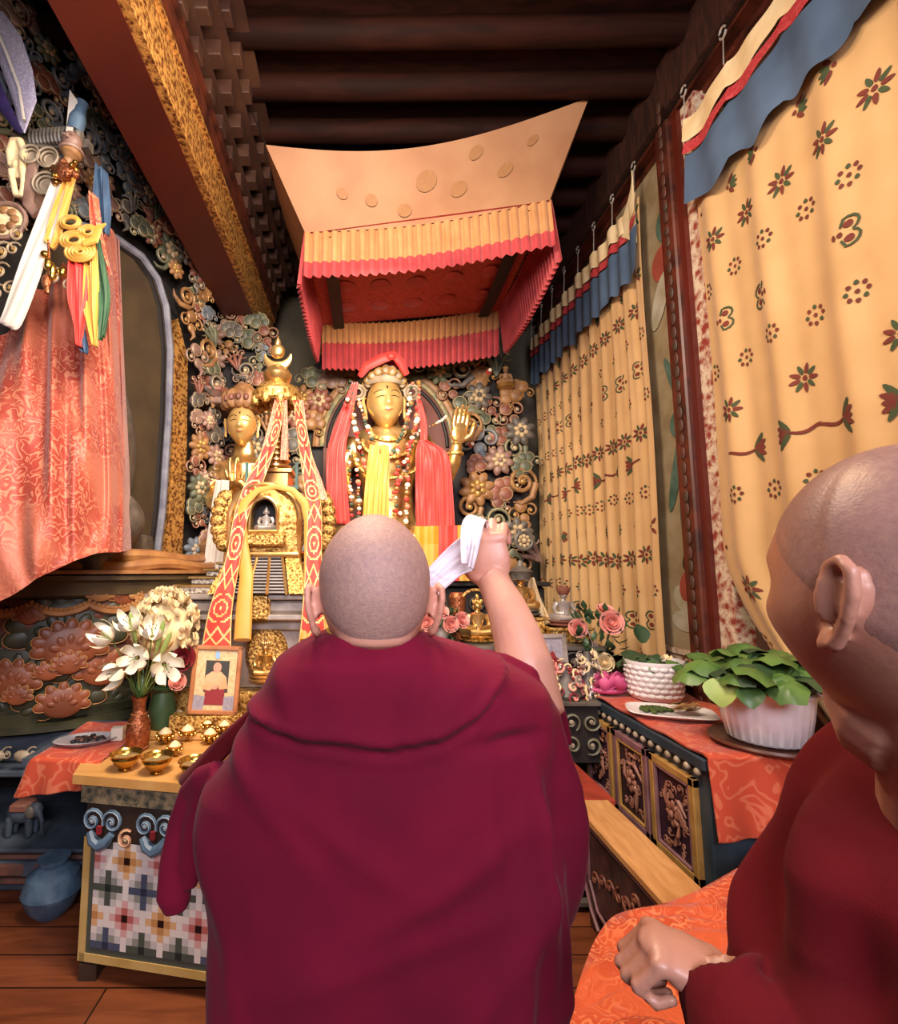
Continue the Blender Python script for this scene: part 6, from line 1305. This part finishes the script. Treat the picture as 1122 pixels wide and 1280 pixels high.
# brocade-covered seat in the foreground
ed = [(1000, 1060), (970, 1066), (920, 1092), (870, 1120), (830, 1135), (795, 1142), (768, 1152), (748, 1178), (733, 1215), (722, 1250), (712, 1285)]
pts = []
for px, py in ed: a_, b_ = ray(px, py); Y = (.56 - H) / b_; pts.append(V((a_ * Y, Y, 0)))
pts += [V((.50, 1.12, 0)), V((.62, .98, 0)), V((.9, .93, 0)), V((1.3, .95, 0)), V((1.62, 1.05, 0)), V((1.75, 1.3, 0)), V((1.78, 1.7, 0)), V((1.76, 1.95, 0))]
pts.reverse(); K = len(pts)
def loop(t): q = t * K; i = int(q) % K; f = q - int(q); g = lambda j: pts[(i + j) % K]; return .5 * ((2 * g(0)) + (g(1) - g(-1)) * f + (2 * g(-1) - 5 * g(0) + 4 * g(1) - g(2)) * f * f + (3 * g(0) - g(-1) - 3 * g(1) + g(2)) * f ** 3)
cen = V((1.15, 1.5, 0))
def bc(u, v):
    p = loop(u % 1.0); d = p - cen; w = sin(u * 160) * .5 + sin(u * 97 + 1) * .5
    if v < .5: q = v / .5; r = q; z = .60 - .04 * q ** 3 + .008 * sin(u * 60 + q * 9) * q + .012 * noise.noise(V((p.x * q * 5, p.y * q * 14, 4))) + .008 * noise.noise(V((p.x * q * 9, p.y * q * 9, 1))); return V((cen.x + d.x * r, cen.y + d.y * r, z))
    q = (v - .5) / .5; r = 1 + .012 + .02 * sin(q * PI * .5) + .018 * w * q; z = .56 - .55 * q; return V((cen.x + d.x * r, cen.y + d.y * r, z + .012 * (1 - q) ** 4))
m = MB(); m.grid(bc, 260, 44, cu=True); one('covered_seat', m, 'brocade_orange', 'low seat wholly covered in bright orange brocade in the right foreground', 'seat', sharp=180)
m = MB(); q0 = V((.62, 1.18, .575))
for j in range(3):
    rr_ = .10 - j * .03; m.tube([q0 + V((rr_ * cos(t), rr_ * .8 * sin(t), .012 + .016 * j)) for t in [2 * PI * i / 26 for i in range(27)]], .022, 8)
m.ell(q0 + V((0, 0, .03)), (.05, .04, .035), n=12, m=8); one('rolled_brocade', m, 'brocade_orange', 'rolled end of orange brocade at the bottom edge, below the fist', 'cloth', sharp=180)
# ================================================================ PEOPLE
def skull(M, rx=.079, ry=.097, rz=.120, nose=True, tap=.24, cheek=0, part=None):
    """closed head surface; face towards +y"""
    m = MB()
    def fn(u, v):
        a = 2 * PI * u; p = PI * (v * .998 + .001 - .5); dx, dy, dz = sin(a) * cos(p), cos(a) * cos(p), sin(p)
        x, y, z = rx * dx, ry * dy, rz * dz; t = max(0, -dz)
        x *= 1 - tap * t ** 1.6; x *= 1 + cheek * exp(-((z + .035) / .045) ** 2)
        if dy < 0: y *= 1 - (.34 if tap > .2 else .24) * t ** 1.3; y *= 1 + .05 * max(0, dz * (1 - dz)) * 4
        x *= 1 + .05 * max(0, dz) * (1 - max(0, dz)) * 4 * (1 if dy < 0 else .4)
        if dy > 0 and nose:
            g = lambda cx, cz, sx, sz: exp(-((abs(x) - cx) / sx) ** 2 - ((z - cz) / sz) ** 2)
            y += .024 * exp(-(x / .013) ** 2) * max(0, min(1, (.018 - z) / .045)) * (1 if z > -.030 else exp(-((z + .030) / .009) ** 2))
            y += .008 * g(.012, -.030, .008, .009) + .007 * exp(-(x / .022) ** 2 - ((z + .056) / .010) ** 2) + .009 * exp(-(x / .022) ** 2 - ((z + .092) / .016) ** 2)
            y -= .011 * g(.036, .006, .022, .013); y += .005 * g(.030, .032, .024, .010) + .006 * g(.042, -.022, .022, .022)
        return V((x, y, z))
    if part:      # cropped hair: a close shell over the scalp
        def hf(u, v):
            p0 = -.55 + (PI / 2 + .55) * v; a = u * 2 * PI; k = (1 + cos(a)) / 2; lo = -.84 + 1.50 * k ** 1.1; q = lo + (PI / 2 * .998 - lo) * v
            c = fn(u, (q / PI + .5 - .001) / .998); n_ = V((c.x / rx ** 2, c.y / ry ** 2, c.z / rz ** 2)).normalized(); return c + n_ * (part * min(1, v * 14) - .0006 * (1 - min(1, v * 14)))
        m.grid(hf, 96, 50, M=M, cu=True); return m
    m.grid(fn, 96, 72, M=M, cu=True)
    b = len(m.v); n = 96; m.f.append(tuple(range(95, -1, -1))); m.f.append(tuple(range(72 * n, 72 * n + n))); m.m += [0, 0]; return m
def ear(mb, M, s, e, ky=1.0):
    """e: -1 left, +1 right; at local origin"""
    def q(y, z, o): return V((e * o * s, y * s * ky, z * s))
    L = [(.012, -.005, .004), (.016, .012, .008), (.012, .026, .014), (-.002, .034, .019), (-.016, .028, .023), (-.021, .012, .023), (-.019, -.006, .020), (-.013, -.020, .015), (-.006, -.030, .011), (.004, -.034, .008), (.009, -.026, .004)]
    mb.tube([q(y, z, o) for y, z, o in L], [r * s for r in (.003, .0045, .005, .0052, .0055, .0055, .0052, .005, .0062, .0065, .004)], 8, M=M)
    mb.ell(q(-.002, .006, .013), (.0045 * s, .016 * s, .024 * s), M=M, n=12, m=8, R=Euler((0, 0, -e * .45)).to_matrix())
    mb.tube([q(.008, .018, .010), q(-.008, .016, .016), q(-.011, .002, .016), q(-.004, -.010, .011)], [.003 * s, .004 * s, .004 * s, .003 * s], 6, M=M); mb.ell(q(-.006, .008, .012), (.0045 * s, .015 * s, .024 * s), M=M, n=12, m=8, R=Euler((0, 0, -e * .6)).to_matrix()) if ky == 1 else None; mb.ell(q(.002, -.030, .008), (.0045 * s, .009 * s, .010 * s), M=M, n=10, m=8); mb.ell(q(.012, -.006, .006), (.004 * s, .004 * s, .007 * s), M=M, n=8, m=6)
def hand(mb, Wr, D, Nn, s=1.0, side=1, curl=(1.1, 1.15, 1.2, 1.25), thumb=(.6, .2), spread=.02):
    """Wr wrist, D towards the knuckles, Nn out of the palm; side +1: thumb on D x N"""
    D = V(D).normalized(); Nn = V(Nn); Nn = (Nn - D * Nn.dot(D)).normalized(); X = D.cross(Nn) * side; P0 = V(Wr)
    L = lambda x, y, z: P0 + X * x * s + D * y * s + Nn * z * s
    R3 = Matrix((X, D, Nn)).transposed()
    mb.ell(L(0, .048, -.002), (.041 * s, .052 * s, .0165 * s), n=16, m=10, R=R3); mb.ell(L(0, .076, -.004), (.043 * s, .018 * s, .0145 * s), n=14, m=8, R=R3); mb.ell(L(.024, .035, .006), (.017 * s, .034 * s, .016 * s), n=12, m=8, R=R3); mb.ell(L(-.026, .04, .005), (.014 * s, .036 * s, .015 * s), n=12, m=8, R=R3)
    for k in range(4):
        x = .030 - k * .0205; Ls = ((.043, .027, .021), (.047, .031, .022), (.044, .029, .022), (.035, .021, .019))[k]; p = L(x, .088 - .004 * abs(k - 1.2), 0); pts = [L(x * .75, .045, 0), p]; a = 0
        for j in range(3): a += curl[k] * (.75, 1.05, .75)[j]; p = p + (D * cos(a) + Nn * sin(a) + X * spread * (1.5 - k)) * Ls[j] * s; pts.append(p.copy())
        mb.tube(pts, [.0085 * s, .0102 * s, .0092 * s, .0083 * s, .0066 * s], 10); mb.ell(pts[-1], .0068 * s, n=8, m=6); mb.ell(pts[1] - Nn * .002 * s, .0108 * s, n=8, m=6); mb.ell(pts[2] - Nn * .0005, .0096 * s, n=8, m=6)
    t0 = L(.028, .016, .004); t1 = L(.050, .040, .010 + .01 * thumb[1]); t2 = t1 + (D * cos(thumb[0]) + Nn * sin(thumb[0]) * .9 - X * thumb[1]) * .036 * s; t3 = t2 + (D * cos(thumb[0] + .5) * .8 + Nn * sin(thumb[0]) - X * (thumb[1] + .35)) * .030 * s
    mb.tube([L(.012, .004, 0), t0, t1, t2, t3], [.014 * s, .0155 * s, .0125 * s, .011 * s, .0078 * s], 10); mb.ell(t3, .0082 * s, n=8, m=6)
    return t3
# ---------------------------------------------------------------- standing person seen from behind
YM = .86
m1 = thing('person', 'shaven-headed person in a maroon robe seen from behind, right arm raised holding a white scarf', 'person', (.03, YM + .02, 0))
b = MB(); Mh = T((.0155, .80, 1.5705), rx=-.10, rz=.04); K1 = dict(rx=.0835, ry=.099, rz=.1165, tap=.13); b.join(skull(Mh, **K1))
for e in (-1, 1): ear(b, Mh @ T((e * .079, .004, -.030), rz=-e * .1), 1.08, e)
b.tube([(.015, .812, 1.52), (.015, .818, 1.49), (.012, .83, 1.44), (.01, .85, 1.38)], [.064, .064, .068, .08], 24)
for z_, r_, o_ in ((1.522, .013, -.012), (1.501, .011, -.010)):     # folds at the nape
    b.tube([(.0155 + .052 * sin(t), .80 - .050 * cos(t) + o_ - .004, z_ + .004 * t * t) for t in [-1.1 + 2.2 * i / 12 for i in range(13)]], r_, 8)
sh = V((.215, .90, 1.36)); wr1 = P(613, 722, .99); e1 = P(664, 872, .885)
b.tube([sh, sh * .5 + e1 * .5, e1, P(655, 830, .90), P(646, 795, .92), P(633, 760, .95), P(619, 732, .98), wr1], [.075, .062, .055, .0475, .042, .036, .031, .029], 20)
hn = MB(); hand(hn, wr1 + V((.0, -.002, -.008)), (-.08, .12, 1), (.40, .88, -.05), 1.04, 1, (.85, .95, 1.05, 1.15), (.5, .15), .03)
b.join(hn)
# torso and legs under the robe (one continuous body)
b.lathe([(.08, .78), (.15, .84), (.16, 1.0), (.15, 1.15), (.17, 1.3), (.15, 1.38), (.07, 1.42)], M=T((.03, .90, 0), s=(1, .6, 1)), n=24)
for e in (-1, 1): b.tube([(.03 + e * .09, .90, .9), (.03 + e * .09, .90, .5), (.03 + e * .09, .91, .1), (.03 + e * .10, .99, .05)], [.085, .06, .04, .035], 12)
b.tube([(-.15, .90, 1.34), (-.21, .92, 1.14), (-.16, 1.05, 1.12)], [.06, .05, .04], 12)
bd = melt(b, .0035, 5); bo = obj('body', bd, 'skin', m1, sharp=180); obj('cropped_hair', skull(Mh, **K1, part=.0009), 'hair', m1, sharp=180)
def lerp_tab(tab, x):
    for i in range(len(tab) - 1):
        a, c = tab[i], tab[i + 1]
        if x <= c[0]: t = (x - a[0]) / (c[0] - a[0]); return [a[k] + (c[k] - a[k]) * t for k in range(1, len(a))]
    return list(tab[-1][1:])
rows = [(789, 420, 522, .088, .838), (795, 408, 532, .094, .842), (804, 388, 560, .10, .847), (813, 374, 588, .105, .85), (824, 360, 618, .118, .855), (840, 348, 655, .128, .86), (860, 340, 684, .138, .865), (885, 322, 699, .148, .87), (915, 306, 702, .155, .875), (950, 280, 706, .162, .88), (985, 260, 708, .168, .885), (1030, 257, 706, .172, .885), (1090, 259, 702, .175, .885), (1150, 262, 697, .178, .885), (1210, 264, 692, .18, .885), (1280, 264, 686, .185, .885)]
tab = []
for y, xl, xr, bb, cy in rows: a = P(xl, y, cy - .02); c = P(xr, y, cy - .02); tab.append((-a.z, a.x, c.x, bb, cy))
tab.append((-.5, tab[-1][1] - .01, tab[-1][2] - .01, .2, .885)); tab.append((-.02, tab[-1][1] - .03, tab[-1][2] + .01, .22, .885))
tab.sort()
ztop = -tab[0][0]
def seam_z(x): # lower edge of the shoulder layer as seen on the back
    t = [(-.30, 1.365), (-.18, 1.383), (-.08, 1.366), (.03, 1.358), (.10, 1.372), (.15, 1.40), (.20, 1.455), (.4, 1.6)]
    for i in range(len(t) - 1):
        if x <= t[i + 1][0]: f = (x - t[i][0]) / (t[i + 1][0] - t[i][0]); return t[i][1] + (t[i + 1][1] - t[i][1]) * f
    return 1.6
def robe1(u, v):
    z = ztop - (ztop - .02) * (v ** 1.25); xl, xr, bb, cy = lerp_tab(tab, -z); a = 2 * PI * u; ca, sa = cos(a), sin(a); n = 2.35
    ex = abs(ca) ** (2 / n) * (1 if ca > 0 else -1); ey = abs(sa) ** (2 / n) * (1 if sa > 0 else -1)
    x = (xl + xr) / 2 + ex * (xr - xl) / 2; y = cy + ey * bb; d = 0
    if sa < .3:
        k = max(0, min(1, (z - seam_z(x)) / .004)); d += .013 * k
        d += .006 * exp(-((z - seam_z(x) - .012) / .007) ** 2) + .004 * exp(-((z - seam_z(x) + .016) / .006) ** 2)
        r = max(0, min(1, (x - .16) / .16)) * max(0, min(1, (1.40 - z) / .12)); d += r * (.016 * sin((x - .08 * (1.4 - z)) * 92) + .006 * sin(x * 190 + 1))
        d += .008 * sin(x * 13 + z * 9 + 1) * max(0, min(1, (1.35 - z) / .2)) + .006 * sin(x * 22 - z * 15)
        d -= .016 * exp(-((x - .205) / .045) ** 2 - ((z - 1.365 - .05 * (x - .2)) / .011) ** 2)   # pinch below the right shoulder
        for x0, z0_, an, ln, am in ((.07, 1.43, 1.2, .05, .008), (-.10, 1.43, 2.0, .06, .007), (.12, 1.43, .9, .06, .008), (.0, 1.45, 1.5, .04, -.006), (.13, 1.20, .5, .15, .008), (.18, 1.08, .9, .2, .009), (.16, .95, .5, .18, .008), (-.16, 1.30, 2.3, .12, .007), (-.2, 1.12, 1.9, .16, .007), (-.05, 1.25, 2.6, .14, .005), (.02, 1.10, .3, .2, .006), (.24, 1.25, 1.35, .18, .012), (.28, 1.1, 1.5, .22, .012), (.205, 1.0, 1.45, .25, .010)):
            dx, dz = x - x0, z - z0_; al = dx * cos(an) + dz * sin(an); ac = -dx * sin(an) + dz * cos(an); d += am * exp(-(al / ln) ** 2 - (ac / .018) ** 2)
        d += .005 * sin(z * 30 + x * 12) * exp(-((x + .22) / .06) ** 2)
    else: d += .01 * sin(x * 60 + z * 4)
    return V((x + ca * d, y + sa * d, z))
r = MB(); r.grid(robe1, 260, 190, cu=True); n = 260; r.f.append(tuple(range(n - 1, -1, -1))); r.f.append(tuple(range(190 * n, 191 * n))); r.m += [0, 0]
r.v = r.v; 
# grid goes top to bottom: flip faces outward handled by voxel union
r.tube([P(275, 965, .88), P(255, 975, .90), P(240, 992, .93), P(228, 1030, .94), P(220, 1080, .94), P(217, 1122, .94), P(220, 1140, .94)], [.02, .024, .024, .026, .029, .030, .02], 14, flat=((0, 1, 0), .7))
r.tube([P(262, 980, .90), P(250, 1030, .92), P(240, 1080, .93), P(236, 1110, .93)], [.02, .028, .024, .012], 12, flat=((0, 1, 0), .8))
# rolled edge of cloth around the raised arm
r.tube([P(600, 818, .885), P(630, 826, .86), P(662, 842, .855), P(688, 866, .865), P(700, 895, .88), P(710, 930, .885)], [.010, .013, .014, .014, .012, .008], 10)
r.tube([P(560, 868, .80), P(590, 846, .815), P(608, 826, .84), P(612, 814, .87)], [.005, .009, .010, .006], 8)
rb1 = melt(r, .0048, 3); obj('maroon_robe', rb1, 'maroon', m1, sharp=180)
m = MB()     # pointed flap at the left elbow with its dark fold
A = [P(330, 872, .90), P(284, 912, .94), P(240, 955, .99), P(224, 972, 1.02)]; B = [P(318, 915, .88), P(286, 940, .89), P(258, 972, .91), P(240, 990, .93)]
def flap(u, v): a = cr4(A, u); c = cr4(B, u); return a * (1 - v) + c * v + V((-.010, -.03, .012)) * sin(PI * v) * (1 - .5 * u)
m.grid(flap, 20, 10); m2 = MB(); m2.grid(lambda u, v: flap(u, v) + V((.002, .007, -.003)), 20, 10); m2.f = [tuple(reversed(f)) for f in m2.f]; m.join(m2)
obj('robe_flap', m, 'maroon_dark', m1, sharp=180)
m = MB(); m.tube([(.0155 + .070 * sin(t), .83 - .088 * cos(t), 1.503 + .010 * abs(t) ** 1.5 * .4 + .003 * t) for t in [-1.5 + 3.0 * i / 20 for i in range(21)]], .0055, 8, flat=((0, 0, 1), 1.3)); obj('yellow_collar', m, 'collar', m1, sharp=180)
# white scarf in the raised hand
kh = [(P(586, 664, .985), P(589, 714, .985)), (P(572, 676, .99), P(577, 720, .985)), (P(556, 692, 1.0), P(562, 732, .99)), (P(540, 708, 1.01), P(546, 746, 1.0)), (P(520, 726, 1.03), P(526, 765, 1.02)), (P(500, 745, 1.05), P(506, 790, 1.04))]
drape('white_scarf', kh, 2.5, 'khata', 'long white silk scarf held in the standing person\'s fist, trailing behind the head', 'scarf', depth=.006, thick=.002, n=30, nv=40)
m = MB(); hp = wr1
cl = [(P(578, 704, .955), P(592, 712, .935)), (P(577, 680, .95), P(597, 694, .925)), (P(579, 655, .95), P(602, 668, .93)), (P(586, 644, .97), P(606, 652, .955)), (P(594, 646, 1.0), P(610, 652, .99)), (P(600, 662, 1.03), P(612, 668, 1.02))]
drape('white_scarf', cl, 1.6, 'khata', 'knotted end of the white silk scarf folded over the knuckles of the raised hand', 'scarf', depth=.005, thick=.002, n=24, nv=30)
# ---------------------------------------------------------------- nearer person on the right
m2_ = thing('person', 'shaven-headed person in a maroon robe at the right edge, face turned towards the altar', 'person', (.50, .47, 0))
b = MB(); Mh = T((.456, .430, 1.584), rz=.16, rx=-.03); K2 = dict(rx=.083, ry=.103, rz=.122, tap=.12, cheek=.07); b.join(skull(Mh, **K2))
for e in (-1, 1): ear(b, Mh @ T((e * .080, -.010, -.010), rz=-e * .12, rx=.30), 1.06, e, .72)
b.tube([(.468, .42, 1.52), (.485, .42, 1.47), (.51, .44, 1.42), (.55, .47, 1.36)], [.060, .062, .068, .08], 24)
b.tube([(.468, .49, 1.50), (.468, .46, 1.475), (.47, .44, 1.46)], [.04, .055, .05], 16)
b.lathe([(.08, .78), (.14, .84), (.15, 1.0), (.14, 1.15), (.15, 1.28), (.13, 1.34), (.07, 1.40)], M=T((.575, .50, 0), s=(1, .6, 1)), n=24)
for e in (-1, 1): b.tube([(.52 + e * .09, .48, .9), (.52 + e * .09, .48, .5), (.52 + e * .09, .49, .1), (.52 + e * .10, .57, .05)], [.085, .06, .04, .035], 12)
wr2 = V((.356, .552, 1.204))
b.tube([(.54, .50, 1.28), (.45, .44, 1.08), (.385, .47, 1.13), (.345, .51, 1.188), wr2], [.05, .045, .04, .033, .029], 18)
hand(b, wr2 + V((.004, -.004, -.002)), (-.82, .30, .20), (-.20, .15, -.97), .86, -1, (1.45, 1.5, 1.5, 1.5), (.25, .45), .004)
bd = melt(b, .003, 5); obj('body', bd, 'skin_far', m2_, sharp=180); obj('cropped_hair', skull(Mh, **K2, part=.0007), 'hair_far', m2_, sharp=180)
tab2 = [(1.475, .062, .065), (1.462, .085, .085), (1.445, .095, .095), (1.41, .128, .112), (1.37, .166, .126), (1.32, .200, .138), (1.26, .228, .148), (1.15, .245, .155), (1.0, .25, .16), (.6, .26, .17), (.02, .29, .20)]
tab2 = [(-z, a, c) for z, a, c in tab2]
def robe2(u, v):
    z = 1.475 - 1.455 * v ** 1.4; a_, c_ = lerp_tab(tab2, -z); a = 2 * PI * u; ca, sa = cos(a), sin(a); n = 2.2
    x = .602 + (abs(ca) ** (2 / n)) * (1 if ca > 0 else -1) * a_; y = .50 + (abs(sa) ** (2 / n)) * (1 if sa > 0 else -1) * c_
    d = .008 * sin(u * 60 + z * 22) * min(1, (1.475 - z) * 8) + .006 * sin(z * 45 + u * 20) + .007 * max(0, sin((z - x * .9) * 55)) * (1 if z > 1.1 else 0)
    d += .013 * sin(x * 55 - z * 38) * min(1, max(0, (1.44 - z) * 8)) + .006 * sin(x * 95 - z * 70 + 1)
    return V((x + ca * d, y + sa * d, z))
r = MB(); r.grid(robe2, 200, 150, cu=True); n = 200; r.f.append(tuple(range(n - 1, -1, -1))); r.f.append(tuple(range(150 * n, 151 * n))); r.m += [0, 0]
r.tube([(.60, .51, 1.26), (.54, .48, 1.17), (.47, .44, 1.08), (.385, .462, 1.128), (.338, .508, 1.187), (.347, .534, 1.197)], [.05, .070, .082, .070, .050, .045], 22)
r.ell((.347, .533, 1.197), (.052, .014, .049), n=18, m=10, R=Euler((.35, 0, .5)).to_matrix())
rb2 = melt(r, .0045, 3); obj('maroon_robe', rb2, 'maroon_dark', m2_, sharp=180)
# ================================================================ LIGHT AND CAMERA
def area(name, loc, tgt, size, power, colr, sy=None, sp=PI):
    l = bpy.data.lights.new(name, 'AREA'); l.energy = power; l.color = colr; l.size = size
    if sy: l.shape = 'RECTANGLE'; l.size_y = sy
    l.spread = sp; o = bpy.data.objects.new(name, l); col.objects.link(o); o.location = loc
    o.rotation_euler = (V(tgt) - V(loc)).to_track_quat('-Z', 'Y').to_euler(); return o
area('doorway_light', (.3, -2.0, 3.0), (.1, 4, 2.5), 2.2, 72, (.94, .88, 1), 1.2, 2.2)
area('ceiling_lamp', (-.1, 1.55, 3.95), (.1, 5.2, 2.0), .7, 72, (1, .84, .68), .5)
area('left_fill', (-.55, 1.0, 3.2), (-1.9, 3.0, 2.7), .35, 19, (1, .86, .72))  # added fill to brighten the great left statue and its halo
area('right_fill', (.75, 1.3, 3.45), (2.0, 3.3, 2.4), .35, 16, (1, .84, .68))  # extra light put in for the right wall curtains, not a fixture
area('altar_fill', (.15, 3.0, 3.45), (.1, 5.4, 2.1), .35, 33, (1, .84, .66), sp=1.9)  # added light without a lamp body, lifts the central statue and halo
area('head_lamp', (.15, 1.45, 3.3), (.05, .8, 1.5), .25, 15, (1, .64, .34))
area('table_fill', (-.35, 1.35, 3.0), (-.8, 2.6, .9), .3, 26, (1, .84, .66))  # fill light aimed down at the altar table, no lamp stands there
w = bpy.data.worlds.new('world'); bpy.context.scene.world = w; w.use_nodes = True
w.node_tree.nodes['Background'].inputs[0].default_value = (.9, .75, .7, 1); w.node_tree.nodes['Background'].inputs[1].default_value = .105
cd = bpy.data.cameras.new('camera'); cam = bpy.data.objects.new('camera', cd); col.objects.link(cam)
cam.location = (0, 0, H); cam.rotation_euler = (PI / 2 + PIT, 0, 0)
cd.sensor_fit = 'VERTICAL'; cd.sensor_height = 24; cd.lens = F / 1280 * 24; cd.shift_x = (561 - CX) / 1280; cd.shift_y = 0; cd.clip_start = .02
sc = bpy.context.scene; sc.camera = cam
vs = sc.view_settings; vs.view_transform = 'Standard'; vs.look = 'None'; vs.exposure = .42; vs.gamma = 1; vs.use_curve_mapping = False
